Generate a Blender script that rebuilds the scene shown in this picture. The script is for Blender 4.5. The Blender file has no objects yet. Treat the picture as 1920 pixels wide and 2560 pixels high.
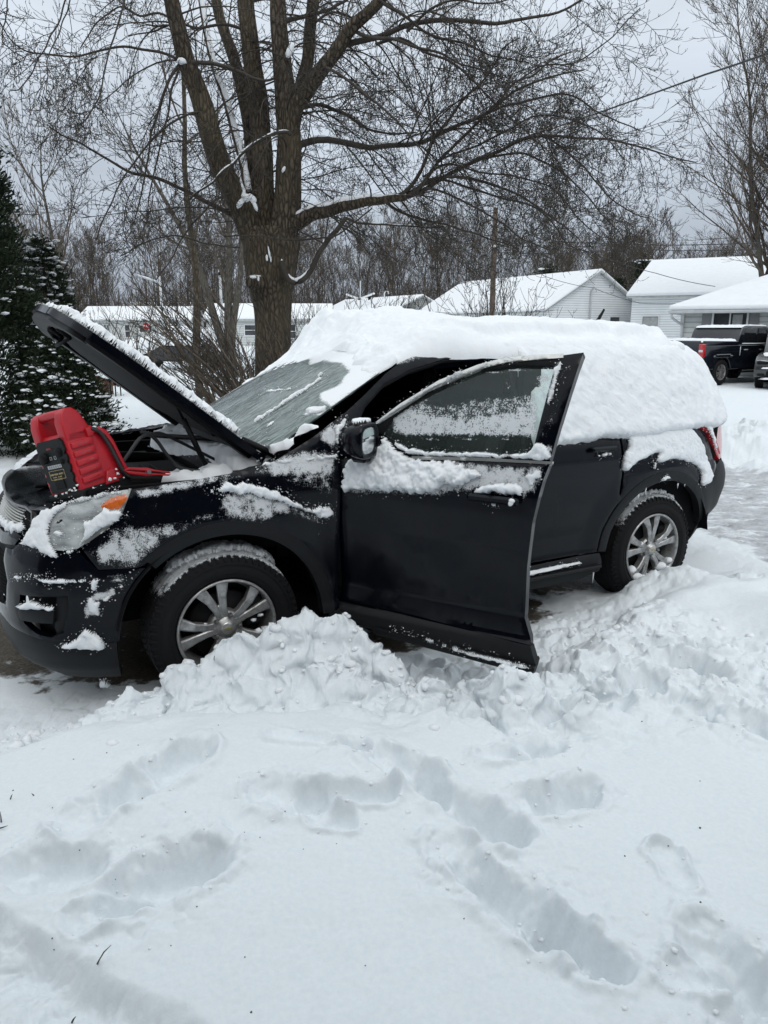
import bpy, math, random
import numpy as np
from mathutils import Vector, Matrix
from mathutils.geometry import delaunay_2d_cdt
random.seed(7); RNG = np.random.default_rng(11)
SC = bpy.context.scene
COL = SC.collection
# ------------------------------------------------------------------ camera
CAMH = 1.722; PITCH = 0.2412; F = 1850.0; IW, IH = 1920.0, 2560.0
cd = bpy.data.cameras.new("Camera"); cam = bpy.data.objects.new("Camera", cd); COL.objects.link(cam)
cd.sensor_fit = 'VERTICAL'; cd.sensor_height = 24.0; cd.lens = 24.0*F/IH
cd.clip_start = 0.05; cd.clip_end = 3000
cam.location = (0, 0, CAMH); cam.rotation_euler = (math.pi/2-PITCH, 0, 0)
SC.camera = cam
# ------------------------------------------------------------------ light
world = bpy.data.worlds.new("World"); SC.world = world; world.use_nodes = True
SUN_EL, SUN_AZ = math.radians(48), math.radians(200)
def build_world():
    nt = world.node_tree; N = nt.nodes; L = nt.links; N.clear()
    out = N.new('ShaderNodeOutputWorld'); bg = N.new('ShaderNodeBackground')
    sky = N.new('ShaderNodeTexSky'); sky.sky_type = 'NISHITA'; sky.sun_disc = False
    sky.sun_elevation = SUN_EL; sky.sun_rotation = SUN_AZ; sky.dust_density = 4; sky.air_density = 1.0
    tc = N.new('ShaderNodeTexCoord'); sep = N.new('ShaderNodeSeparateXYZ'); L.new(tc.outputs['Generated'], sep.inputs[0])
    # overcast deck: cloud brightness varies with direction
    ramp = N.new('ShaderNodeValToRGB'); L.new(sep.outputs['Z'], ramp.inputs[0])
    e = ramp.color_ramp.elements
    e[0].position = 0.0; e[0].color = (3.0, 3.4, 4.05, 1)
    e[1].position = 1.0; e[1].color = (8.9, 9.5, 9.8, 1)
    for p, c in ((0.08, (3.5, 3.95, 4.6, 1)), (0.2, (4.7, 5.25, 5.95, 1)), (0.36, (5.9, 6.5, 7.15, 1)), (0.6, (7.8, 8.4, 8.8, 1))):
        q = e.new(p); q.color = c
    mp = N.new('ShaderNodeMapping'); mp.inputs['Scale'].default_value = (1.2, 1.2, 4.5); L.new(tc.outputs['Generated'], mp.inputs[0])
    nz = N.new('ShaderNodeTexNoise'); nz.inputs['Scale'].default_value = 1.9; nz.inputs['Detail'].default_value = 5; nz.inputs['Roughness'].default_value = .5
    L.new(mp.outputs[0], nz.inputs['Vector'])
    mr = N.new('ShaderNodeMapRange'); mr.inputs[1].default_value = .3; mr.inputs[2].default_value = .7; mr.inputs[3].default_value = .80; mr.inputs[4].default_value = 1.18
    L.new(nz.outputs['Fac'], mr.inputs[0])
    mul = N.new('ShaderNodeMixRGB'); mul.blend_type = 'MULTIPLY'; mul.inputs[0].default_value = 1
    L.new(ramp.outputs[0], mul.inputs[1]); L.new(mr.outputs[0], mul.inputs[2])
    mix = N.new('ShaderNodeMixRGB'); mix.inputs[0].default_value = .93
    L.new(sky.outputs[0], mix.inputs[1]); L.new(mul.outputs[0], mix.inputs[2])
    L.new(mix.outputs[0], bg.inputs['Color']); bg.inputs['Strength'].default_value = 0.1
    L.new(bg.outputs[0], out.inputs['Surface'])
build_world()
sd = bpy.data.lights.new("Sun", 'SUN'); so = bpy.data.objects.new("Sun", sd); COL.objects.link(so)
sd.energy = 0.6; sd.angle = math.radians(40); sd.color = (1, .97, .93)
so.rotation_euler = (math.pi/2-SUN_EL, 0, math.radians(20))
SC.view_settings.view_transform = 'Standard'; SC.view_settings.look = 'None'
SC.view_settings.exposure = 0.38; SC.view_settings.gamma = 1.0
SC.render.engine = 'CYCLES'
SC.cycles.max_bounces = 6; SC.cycles.transparent_max_bounces = 12; SC.cycles.diffuse_bounces = 3
SC.cycles.glossy_bounces = 3; SC.cycles.use_denoising = True
# ------------------------------------------------------------------ measured frames (turn a sight line into a real point)
cT, sT = math.cos(PITCH), math.sin(PITCH)
def ray(px, py):
    X = (px-IW/2)/F; U = (IH/2-py)/F
    return np.array([X, cT+U*sT, -sT+U*cT])
CAMP = np.array([0, 0, CAMH])
def wz(px, py, z=0.0):
    d = ray(px, py); return CAMP+d*((z-CAMH)/d[2])
def wd(px, py, Y):
    d = ray(px, py); return CAMP+d*(Y/d[1])
YAW, AL = .5125, -.012
_r = np.array([math.cos(YAW), math.sin(YAW), 0]); _l = np.array([math.sin(YAW), -math.cos(YAW), 0]); _z = np.array([0, 0, 1.])
CX = math.cos(AL)*_r+math.sin(AL)*_z; CZ = math.cos(AL)*_z-math.sin(AL)*_r; CY = _l
CO = np.array([-1.163, 4.0, 0.0])
CARM = Matrix(((CX[0], CY[0], CZ[0], CO[0]), (CX[1], CY[1], CZ[1], CO[1]), (CX[2], CY[2], CZ[2], CO[2]), (0, 0, 0, 1)))
# car frame: x rearward from the front axle, y towards the left (driver's) side, z up  (right handed check below)
def car2w(P):
    P = np.atleast_2d(P); return CO+P[:, :1]*CX+P[:, 1:2]*CY+P[:, 2:3]*CZ
def w2car(P):
    v = np.atleast_2d(P)-CO; return np.stack([v@CX, v@CY, v@CZ], 1)
def proj(Pw):
    v = np.atleast_2d(Pw)-CAMP; d = v[:, 1]*cT-v[:, 2]*sT; u = v[:, 2]*cT+v[:, 1]*sT
    return np.stack([IW/2+F*v[:, 0]/d, IH/2-F*u/d], 1)
def aty(px, py, y):
    a = w2car(CAMP)[0]; d = ray(px, py); b = np.array([d@CX, d@CY, d@CZ]); return a+b*((y-a[1])/b[1])
def atcz(px, py, z):
    a = w2car(CAMP)[0]; d = ray(px, py); b = np.array([d@CX, d@CY, d@CZ]); return a+b*((z-a[2])/b[2])
# ------------------------------------------------------------------ noise
def _h(ix, iy, s=0):
    n = (ix.astype(np.int64)*374761393+iy.astype(np.int64)*668265263+s*974711) & 0x7fffffff
    n = ((n ^ (n >> 13))*1274126177) & 0x7fffffff
    n = (n ^ (n >> 16)) & 0xffffff
    return n/float(0xffffff)
def perlin(x, y, s=0):
    x = np.asarray(x, float); y = np.asarray(y, float)
    ix = np.floor(x); iy = np.floor(y); fx = x-ix; fy = y-iy
    u = fx*fx*fx*(fx*(fx*6-15)+10); v = fy*fy*fy*(fy*(fy*6-15)+10)
    def g(a, b):
        t = _h(ix+a, iy+b, s)*6.28318; return np.cos(t)*(fx-a)+np.sin(t)*(fy-b)
    return ((g(0, 0)*(1-u)+g(1, 0)*u)*(1-v)+(g(0, 1)*(1-u)+g(1, 1)*u)*v)*1.4
def fbm(x, y, o=4, s=0, gain=.5):
    a = 1; r = 0
    for k in range(o):
        r = r+a*perlin(x, y, s+k*17); x = x*2.03+3.1; y = y*2.03+1.7; a *= gain
    return r
def worley(x, y, s=0, prob=1.0):
    ix = np.floor(x); iy = np.floor(y); best = np.full(np.shape(x), 9.0)
    for a in (-1, 0, 1):
        for b in (-1, 0, 1):
            cx = ix+a+_h(ix+a, iy+b, s); cy = iy+b+_h(ix+a, iy+b, s+5)
            rr = .45+.55*_h(ix+a, iy+b, s+9)
            if prob < 1: rr = np.where(_h(ix+a, iy+b, s+12) < prob, rr, 1e-3)
            d = np.hypot(x-cx, y-cy)/rr
            best = np.minimum(best, d)
    return best
def lumps(x, y, s=0, prob=1.0):
    d = worley(x, y, s, prob); return np.clip(1-d*d, 0, 1)**.85
def sstep(a, b, x):
    t = np.clip((x-a)/(b-a), 0, 1); return t*t*(3-2*t)
# ------------------------------------------------------------------ objects
def tag(o, label=None, cat=None, group=None, kind=None):
    if label: o['label'] = label
    if cat: o['category'] = cat
    if group: o['group'] = group
    if kind: o['kind'] = kind
    return o
def empty(name, loc=(0, 0, 0), rz=0, mat=None):
    o = bpy.data.objects.new(name, None); COL.objects.link(o)
    o.empty_display_size = .1
    if mat is not None: o.matrix_world = mat
    else:
        o.location = loc; o.rotation_euler = (0, 0, rz)
    return o
def mkmesh(name, V, T, mat=None, parent=None, smooth=True, attrs=None, mats=None, midx=None, Q=None):
    """V (n,3); T triangles (m,3) and/or Q quads (k,4); one object"""
    V = np.asarray(V, np.float32)
    parts = []
    if T is not None and len(T): parts.append(np.asarray(T, np.int32))
    if Q is not None and len(Q): parts.append(np.asarray(Q, np.int32))
    me = bpy.data.meshes.new(name)
    me.vertices.add(len(V)); me.vertices.foreach_set('co', V.ravel())
    loops = np.concatenate([p.ravel() for p in parts]) if parts else np.zeros(0, np.int32)
    tot = np.concatenate([np.full(len(p), p.shape[1], np.int32) for p in parts]) if parts else np.zeros(0, np.int32)
    st = np.concatenate([[0], np.cumsum(tot)[:-1]]).astype(np.int32) if len(tot) else tot
    me.loops.add(len(loops)); me.loops.foreach_set('vertex_index', loops)
    me.polygons.add(len(tot)); me.polygons.foreach_set('loop_start', st); me.polygons.foreach_set('loop_total', tot)
    if smooth is True: me.polygons.foreach_set('use_smooth', np.ones(len(tot), bool))
    if midx is not None: me.polygons.foreach_set('material_index', np.asarray(midx, np.int32))
    me.update(calc_edges=True); me.validate()
    if attrs:
        for k, a in attrs.items():
            at = me.attributes.new(k, 'FLOAT', 'POINT'); at.data.foreach_set('value', np.asarray(a, np.float32))
    for m in (mats or ([mat] if mat else [])): me.materials.append(m)
    o = bpy.data.objects.new(name, me); COL.objects.link(o)
    if parent is not None: o.parent = parent
    return o
class MB:
    """collects primitive shapes into one mesh"""
    def __init__(s): s.v = []; s.f = []; s.n = 0; s.sm = []; s.mi = []; s.cur = 0
    def add(s, V, Fs, smooth=False):
        V = np.asarray(V, float).reshape(-1, 3)
        s.v.append(V)
        for f in Fs: s.f.append(tuple(int(i)+s.n for i in f)); s.sm.append(smooth); s.mi.append(s.cur)
        s.n += len(V); return s
    def box(s, c, d, M=None, bev=0.0):
        c = np.array(c, float); d = np.array(d, float)/2
        if bev <= 0:
            V = np.array([[x, y, z] for x in (-1, 1) for y in (-1, 1) for z in (-1, 1)], float)*d
            Fs = [(0, 1, 3, 2), (4, 6, 7, 5), (0, 4, 5, 1), (2, 3, 7, 6), (0, 2, 6, 4), (1, 5, 7, 3)]
        else:
            b = min(bev, d.min()*.9); V = []; 
            for x in (-1, 1):
                for y in (-1, 1):
                    for z in (-1, 1):
                        for k in range(3):
                            p = d-b; p[k] = d[k]; V.append(p*np.array([x, y, z]))
            V = np.array(V); idx = lambda x, y, z, k: ((x*2+y)*2+z)*3+k
            Fs = []
            for k in range(3):
                a, b2 = [(1, 2), (2, 0), (0, 1)][k]
                for sgn in (0, 1):
                    q = []
                    for (u, w) in ((0, 0), (1, 0), (1, 1), (0, 1)):
                        t = [0, 0, 0]; t[k] = sgn; t[a] = u; t[b2] = w; q.append(idx(*t, k))
                    Fs.append(q if sgn else q[::-1])
            for k in range(3):      # edges parallel to axis k
                a, b2 = [(1, 2), (2, 0), (0, 1)][k]
                for u in (0, 1):
                    for w in (0, 1):
                        t0 = [0, 0, 0]; t0[a] = u; t0[b2] = w; t1 = list(t0); t1[k] = 1
                        q = [idx(*t0, a), idx(*t0, b2), idx(*t1, b2), idx(*t1, a)]
                        Fs.append(q if (u == w) else q[::-1])
            for x in (0, 1):
                for y in (0, 1):
                    for z in (0, 1):
                        q = [idx(x, y, z, 0), idx(x, y, z, 1), idx(x, y, z, 2)]
                        Fs.append(q if (x+y+z) % 2 else q[::-1])
        if M is not None: V = V@np.array(M, float).T
        return s.add(V+c, Fs)
    def tube(s, pts, r, n=8, cap=True, smooth=True):
        P = np.array(pts, float); m = len(P); R = np.full(m, r, float) if np.isscalar(r) else np.array(r, float)
        T = np.gradient(P, axis=0); T /= np.linalg.norm(T, axis=1)[:, None]+1e-12
        ref = np.array([0, 0, 1.]) if abs(T[:, 2]).mean() < .8 else np.array([1., 0, 0])
        A = np.cross(T, ref); A /= np.linalg.norm(A, axis=1)[:, None]+1e-12; B = np.cross(T, A)
        an = np.arange(n)*2*math.pi/n
        V = P[:, None]+R[:, None, None]*(A[:, None]*np.cos(an)[None, :, None]+B[:, None]*np.sin(an)[None, :, None])
        Fs = [(i*n+j, i*n+(j+1) % n, (i+1)*n+(j+1) % n, (i+1)*n+j) for i in range(m-1) for j in range(n)]
        s.add(V, Fs, smooth)
        if cap: s.f.append(tuple(s.n-m*n+j for j in range(n))[::-1]); s.f.append(tuple(s.n-n+j for j in range(n))); s.sm += [False]*2; s.mi += [s.cur]*2
        return s
    def lathe(s, prof, n=48, c=(0, 0, 0), axis='y', smooth=True, close=False):
        """prof list of (radius, along)"""
        P = np.array(prof, float); m = len(P); an = np.arange(n)*2*math.pi/n
        r = P[:, 0][:, None]; a = np.repeat(P[:, 1][:, None], n, 1); x = r*np.cos(an); z = r*np.sin(an)
        V = {'y': np.stack([x, a, z], 2), 'z': np.stack([x, z, a], 2), 'x': np.stack([a, x, z], 2)}[axis]+np.array(c, float)
        rng = m if close else m-1
        Fs = [(i*n+j, i*n+(j+1) % n, ((i+1) % m)*n+(j+1) % n, ((i+1) % m)*n+j) for i in range(rng) for j in range(n)]
        return s.add(V, Fs, smooth)
    def prism(s, poly, h0, h1, M=None, o=(0, 0, 0), smooth=False):
        """poly in (a,b); extruded along third axis; M columns = axes a,b,h"""
        P = np.array(poly, float); n = len(P)
        V = np.concatenate([np.c_[P, np.full(n, h0)], np.c_[P, np.full(n, h1)]])
        if M is not None: V = V@np.array(M, float).T
        Fs = [(i, (i+1) % n, n+(i+1) % n, n+i) for i in range(n)]+[tuple(range(n))[::-1], tuple(range(n, 2*n))]
        return s.add(V+np.array(o, float), Fs, smooth)
    def build(s, name, mat, parent=None, mats=None):
        me = bpy.data.meshes.new(name); me.from_pydata(np.concatenate(s.v).tolist(), [], s.f)
        me.polygons.foreach_set('use_smooth', s.sm); 
        if mats: me.polygons.foreach_set('material_index', s.mi)
        for m in (mats or [mat]): me.materials.append(m)
        me.update(); me.validate()
        o = bpy.data.objects.new(name, me); COL.objects.link(o)
        if parent is not None: o.parent = parent
        return o
# batch tubes for branches: P (M,N,3) R (M,N)
def tubes(P, R, n=3):
    M, N, _ = P.shape
    T = np.gradient(P, axis=1); T /= np.linalg.norm(T, axis=2)[..., None]+1e-9
    ref = np.where(np.abs(T[:, :1, 2:3]) < .8, np.array([0, 0, 1.]), np.array([1., 0, 0]))
    A = np.cross(T, np.broadcast_to(ref, T.shape)); A /= np.linalg.norm(A, axis=2)[..., None]+1e-9
    B = np.cross(T, A); an = np.arange(n)*2*math.pi/n
    V = P[:, :, None]+R[:, :, None, None]*(A[:, :, None]*np.cos(an)[None, None, :, None]+B[:, :, None]*np.sin(an)[None, None, :, None])
    i = np.arange(M)[:, None, None]*N*n; j = np.arange(N-1)[None, :, None]*n; k = np.arange(n)[None, None, :]; k2 = (k+1) % n
    Q = np.stack([i+j+k, i+j+k2, i+j+n+k2, i+j+n+k], -1).reshape(-1, 4)
    return V.reshape(-1, 3), Q
def joinVQ(L):
    Vs = []; Qs = []; n = 0
    for V, Q in L:
        Vs.append(V); Qs.append(Q+n); n += len(V)
    return np.concatenate(Vs), np.concatenate(Qs)
def unit(v): return v/(np.linalg.norm(v, axis=-1, keepdims=True)+1e-9)
def ico(sub=1):
    import bmesh
    bm = bmesh.new(); bmesh.ops.create_icosphere(bm, subdivisions=sub, radius=1)
    V = np.array([v.co[:] for v in bm.verts]); T = np.array([[v.index for v in f.verts] for f in bm.faces]); bm.free(); return V, T
ICO1 = ico(1); ICO2 = ico(2)
def blobs(C, R, flat=.75, rough=.25, base=ICO1):
    V0, T0 = base; n = len(C); C = np.asarray(C, float); R = np.asarray(R, float)
    A_ = RNG.normal(size=(n, 3, 3)); ph = RNG.random((n, 3, 1))*6.28; q_ = np.einsum('nkc,vc->nkv', A_, V0)
    J = 1+rough*(.9*np.sin(1.6*q_[:, 0]+ph[:, 0])+.6*np.sin(3.1*q_[:, 1]+ph[:, 1])+.35*np.sin(5.7*q_[:, 2]+ph[:, 2])+.25*(RNG.random((n, len(V0)))-.5))
    sc = 1+.35*(RNG.random((n, 1, 3))-.5); sc[:, :, 2] *= flat
    V = C[:, None]+V0[None]*J[..., None]*R[:, None, None]*sc
    T = T0[None]+np.arange(n)[:, None, None]*len(V0)
    return V.reshape(-1, 3), T.reshape(-1, 3)
# ------------------------------------------------------------------ materials
def mat(name):
    m = bpy.data.materials.new(name); m.use_nodes = True; nt = m.node_tree; nt.nodes.clear()
    o = nt.nodes.new('ShaderNodeOutputMaterial'); b = nt.nodes.new('ShaderNodeBsdfPrincipled'); nt.links.new(b.outputs[0], o.inputs[0])
    return m, nt.nodes, nt.links, b, o
def setp(b, **k):
    for a, v in k.items():
        n = {'col': 'Base Color', 'rough': 'Roughness', 'metal': 'Metallic', 'coat': 'Coat Weight', 'coatr': 'Coat Roughness', 'spec': 'Specular IOR Level', 'sss': 'Subsurface Weight', 'ssss': 'Subsurface Scale', 'tr': 'Transmission Weight', 'ior': 'IOR', 'alpha': 'Alpha'}[a]
        b.inputs[n].default_value = (*v, 1) if a == 'col' else v
def noise(N, L, vec, scale, detail=3, rough=.55, dist=0):
    n = N.new('ShaderNodeTexNoise'); n.inputs['Scale'].default_value = scale; n.inputs['Detail'].default_value = detail
    n.inputs['Roughness'].default_value = rough; n.inputs['Distortion'].default_value = dist
    if vec is not None: L.new(vec, n.inputs['Vector'])
    return n.outputs['Fac']
def coord(N, kind='Object', scale=None, L=None, rot=None):
    t = N.new('ShaderNodeTexCoord').outputs[kind]
    if scale is None and rot is None: return t
    m = N.new('ShaderNodeMapping'); 
    if scale: m.inputs['Scale'].default_value = scale
    if rot: m.inputs['Rotation'].default_value = rot
    L.new(t, m.inputs[0]); return m.outputs[0]
def bump(N, L, h, b, strength=.3, dist=.01, prev=None):
    n = N.new('ShaderNodeBump'); n.inputs['Strength'].default_value = strength; n.inputs['Distance'].default_value = dist
    L.new(h, n.inputs['Height'])
    if prev is not None: L.new(prev, n.inputs['Normal'])
    if b is not None: L.new(n.outputs[0], b.inputs['Normal'])
    return n.outputs[0]
def math_(N, L, op, a, b=None, clamp=False):
    n = N.new('ShaderNodeMath'); n.operation = op; n.use_clamp = clamp
    for i, v in enumerate((a, b)):
        if v is None: continue
        if isinstance(v, (int, float)): n.inputs[i].default_value = v
        else: L.new(v, n.inputs[i])
    return n.outputs[0]
def maprange(N, L, v, a, b, c=0, d=1, smooth=False):
    n = N.new('ShaderNodeMapRange'); n.interpolation_type = 'SMOOTHSTEP' if smooth else 'LINEAR'
    for i, x in enumerate((a, b, c, d)): n.inputs[i+1].default_value = x
    L.new(v, n.inputs[0]); return n.outputs[0]
def mixc(N, L, f, a, b):
    n = N.new('ShaderNodeMixRGB')
    for i, v in enumerate((f, a, b)):
        if isinstance(v, tuple): n.inputs[i].default_value = (*v, 1) if len(v) == 3 else v
        elif isinstance(v, (int, float)): n.inputs[i].default_value = v
        else: L.new(v, n.inputs[i])
    return n.outputs[0]
def attr(N, name):
    a = N.new('ShaderNodeAttribute'); a.attribute_name = name; return a.outputs['Fac']
SNOWC = (.80, .825, .85)
def simple(name, col, rough=.5, metal=0, coat=0, nscale=None, namp=.15, bscale=None, bstr=.2, bdist=.004, spec=.5):
    m, N, L, b, o = mat(name); setp(b, col=col, rough=rough, metal=metal, coat=coat, spec=spec)
    if nscale:
        f = noise(N, L, coord(N), nscale, 4)
        L.new(mixc(N, L, maprange(N, L, f, .3, .7), tuple(c*(1-namp) for c in col), tuple(min(1, c*(1+namp)) for c in col)), b.inputs['Base Color'])
    if bscale: bump(N, L, noise(N, L, coord(N), bscale, 4), b, bstr, bdist)
    return m
def snow_mat(name, bs=1.0, sss=.35, streak=False):
    m, N, L, b, o = mat(name); setp(b, col=SNOWC, rough=.65, sss=sss, ssss=.012, spec=.25, coat=0)
    b.inputs['Subsurface Radius'].default_value = (.9, 1.0, 1.1)
    v = coord(N)
    n1 = bump(N, L, noise(N, L, v, 38*bs, 5, .6), None, .35, .008)
    n2 = bump(N, L, noise(N, L, v, 170*bs, 4, .7), None, .45, .003, n1)
    if streak:
        v2 = coord(N, 'Object', None, L, (0, -.52, 0)); mp_ = N.new('ShaderNodeMapping'); mp_.inputs['Scale'].default_value = (5, 6, 20); L.new(v2, mp_.inputs[0])
        n2 = bump(N, L, noise(N, L, mp_.outputs[0], 1.3, 5, .6, .7), None, .33, .04, n2)
    L.new(n2, b.inputs['Normal'])
    return m
M = {}
M['snow'] = snow_mat('snow')
M['snow_side'] = snow_mat('snow_side', 1, .3, True)
def ground_mat():
    m, N, L, b, o = mat('snow_ground'); setp(b, rough=.68, sss=.14, ssss=.015, spec=.22)
    b.inputs['Subsurface Radius'].default_value = (.9, 1, 1.1)
    v = coord(N)
    dirt = attr(N, 'dirt'); ice = attr(N, 'ice')
    n = noise(N, L, v, 11, 6, .65); nf = noise(N, L, v, 70, 4, .6)
    dm = maprange(N, L, math_(N, L, 'ADD', dirt, math_(N, L, 'MULTIPLY', math_(N, L, 'SUBTRACT', n, .5), .9)), .42, .62, smooth=True)
    st = coord(N, 'Object', (1.6, 5.0, 1), L, (0, 0, .12))
    s1 = noise(N, L, st, 1.4, 9, .72, .6); s2 = noise(N, L, v, 7.5, 8, .75)
    im = maprange(N, L, math_(N, L, 'MULTIPLY', ice, math_(N, L, 'ADD', s1, math_(N, L, 'MULTIPLY', s2, .55))), .56, .76, smooth=True)
    c0 = mixc(N, L, maprange(N, L, nf, .35, .65), (.71, .755, .785), (.75, .79, .815))
    c1 = mixc(N, L, im, c0, mixc(N, L, maprange(N, L, s2, .35, .7), (.26, .265, .275), (.58, .60, .63)))
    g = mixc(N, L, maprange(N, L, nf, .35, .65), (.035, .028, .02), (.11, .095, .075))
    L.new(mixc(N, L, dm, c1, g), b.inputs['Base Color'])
    L.new(mixc(N, L, dm, (.68, .68, .68), (.45, .45, .45)), b.inputs['Roughness'])
    n1 = bump(N, L, noise(N, L, v, 30, 5, .6), None, .25, .007)
    n2 = bump(N, L, noise(N, L, v, 150, 3, .7), None, .38, .0025, n1)
    L.new(n2, b.inputs['Normal'])
    return m
M['ground'] = ground_mat()
def dust_mat(name, build, scale=1.0, rough_snow=.7):
    """surface carrying frozen powder where the 'dust' attribute says so"""
    m, N, L, b, o = mat(name); build(N, L, b)
    v = coord(N); d = attr(N, 'dust')
    n1 = noise(N, L, v, 26*scale, 5, .62); n2 = noise(N, L, v, 190*scale, 4, .75); n3 = noise(N, L, v, 520*scale, 2, .6)
    s = math_(N, L, 'ADD', math_(N, L, 'MULTIPLY', n1, .55), math_(N, L, 'ADD', math_(N, L, 'MULTIPLY', n2, .50), math_(N, L, 'MULTIPLY', n3, .40)))
    s = math_(N, L, 'SUBTRACT', s, .225)
    thr = math_(N, L, 'ADD', math_(N, L, 'MULTIPLY', d, .72), -.06)
    f = maprange(N, L, math_(N, L, 'SUBTRACT', thr, s), -.04, .05, smooth=True)
    sb = N.new('ShaderNodeBsdfPrincipled'); setp(sb, col=SNOWC, rough=rough_snow, spec=.2)
    bump(N, L, math_(N, L, 'ADD', n1, n2), sb, .8, .012)
    mx = N.new('ShaderNodeMixShader'); L.new(f, mx.inputs[0]); L.new(b.outputs[0], mx.inputs[1]); L.new(sb.outputs[0], mx.inputs[2])
    L.new(mx.outputs[0], o.inputs[0])
    return m
def _paint(N, L, b):
    setp(b, col=(.0016, .0025, .0066), rough=.13, coat=.14, coatr=.05, spec=.17)
    v = coord(N, 'Object', (1, 1, .25), L); n = noise(N, L, v, 9, 6, .7)
    L.new(maprange(N, L, n, .35, .7, .07, .30), b.inputs['Roughness'])
    L.new(maprange(N, L, n, .35, .75, .03, .16), b.inputs['Coat Roughness'])
    L.new(mixc(N, L, maprange(N, L, noise(N, L, v, 26, 5, .7), .55, .8), (.0014, .0022, .005), (.004, .005, .007)), b.inputs['Base Color'])
M['paint'] = dust_mat('car_paint', _paint)
def _plast(N, L, b):
    setp(b, col=(.010, .011, .0125), rough=.5, spec=.22); bump(N, L, noise(N, L, coord(N), 500, 2), b, .2, .001)
M['plastic'] = dust_mat('black_plastic', _plast)
M['black'] = simple('matte_black', (.005, .005, .006), .6, nscale=20, namp=.3, spec=.2)
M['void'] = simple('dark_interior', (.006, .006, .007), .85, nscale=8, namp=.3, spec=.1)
def _rub(N, L, b):
    setp(b, col=(.009, .009, .010), rough=.75, spec=.2)
    bump(N, L, noise(N, L, coord(N), 120, 4), b, .25, .002)
M['rubber'] = dust_mat('tyre_rubber', _rub)
def _alloy(N, L, b):
    setp(b, col=(.42, .42, .42), rough=.34, metal=.75)
    n = noise(N, L, coord(N), 24, 6, .7)
    L.new(mixc(N, L, maprange(N, L, n, .4, .68), (.46, .46, .46), (.22, .21, .20)), b.inputs['Base Color'])
    L.new(maprange(N, L, n, .3, .7, .28, .6), b.inputs['Roughness'])
M['alloy'] = dust_mat('dirty_alloy', _alloy)
M['chrome'] = simple('satin_trim', (.60, .60, .58), .28, metal=.9, nscale=30, namp=.1)
M['steel'] = simple('dull_steel', (.25, .25, .25), .45, metal=.9, nscale=40, namp=.25)
M['gold'] = simple('gold_emblem', (.55, .42, .16), .35, metal=.8)
M['red'] = simple('red_plastic', (.46, .012, .022), .38, nscale=14, namp=.12, bscale=300, bstr=.12, bdist=.001)
M['panelblack'] = simple('black_panel', (.006, .0075, .0075), .5, nscale=30, namp=.2, spec=.25)
M['labelgold'] = simple('label_print', (.48, .38, .20), .6)
M['labelgrey'] = simple('label_grey', (.42, .44, .46), .5)
M['redlens'] = simple('red_lens', (.42, .006, .012), .12, coat=1, nscale=18, namp=.25)
M['amber'] = simple('amber_lens', (.62, .13, .02), .18, coat=1, nscale=60, namp=.15)
def _lens(N, L, b):
    setp(b, col=(.36, .38, .38), rough=.16, coat=.8)
    n = noise(N, L, coord(N, 'Object', (1, 1, 3), L), 9, 5, .6)
    L.new(mixc(N, L, maprange(N, L, n, .35, .65), (.22, .235, .24), (.50, .53, .53)), b.inputs['Base Color'])
M['lens'] = dust_mat('hazed_lens', _lens)
def glass_mat(name, tint=(.75, .85, .82), frost=True):
    m, N, L, b, o = mat(name)
    N.remove(b); tr = N.new('ShaderNodeBsdfTransparent'); tr.inputs[0].default_value = (*tint, 1)
    gl = N.new('ShaderNodeBsdfGlossy'); gl.inputs['Roughness'].default_value = .03; gl.inputs[0].default_value = (.9, .95, .95, 1)
    fr = N.new('ShaderNodeFresnel'); fr.inputs[0].default_value = 1.5
    mx = N.new('ShaderNodeMixShader'); L.new(fr.outputs[0], mx.inputs[0]); L.new(tr.outputs[0], mx.inputs[1]); L.new(gl.outputs[0], mx.inputs[2])
    hz = N.new('ShaderNodeBsdfDiffuse'); hz.inputs[0].default_value = (.16, .215, .20, 1)
    mh = N.new('ShaderNodeMixShader'); mh.inputs[0].default_value = .13 if frost else 0; L.new(mx.outputs[0], mh.inputs[1]); L.new(hz.outputs[0], mh.inputs[2])
    last = mh.outputs[0]
    if frost:
        v = coord(N); d = attr(N, 'dust')
        n1 = noise(N, L, v, 34, 6, .68); n2 = noise(N, L, v, 160, 4, .7)
        s = math_(N, L, 'ADD', math_(N, L, 'MULTIPLY', n1, .45), math_(N, L, 'MULTIPLY', n2, .55))
        f = maprange(N, L, math_(N, L, 'SUBTRACT', math_(N, L, 'MULTIPLY', d, .74), s), -.04, .05, smooth=True)
        df = N.new('ShaderNodeBsdfDiffuse'); df.inputs[0].default_value = (*SNOWC, 1)
        tl = N.new('ShaderNodeBsdfTranslucent'); tl.inputs[0].default_value = (.6, .68, .68, 1)
        m2 = N.new('ShaderNodeMixShader'); m2.inputs[0].default_value = .25; L.new(df.outputs[0], m2.inputs[1]); L.new(tl.outputs[0], m2.inputs[2])
        bp_ = bump(N, L, s, None, .8, .01); L.new(bp_, df.inputs['Normal'])
        m3 = N.new('ShaderNodeMixShader'); L.new(f, m3.inputs[0]); L.new(last, m3.inputs[1]); L.new(m2.outputs[0], m3.inputs[2]); last = m3.outputs[0]
    L.new(last, o.inputs[0]); return m
M['glass'] = glass_mat('frosted_side_glass')
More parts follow.
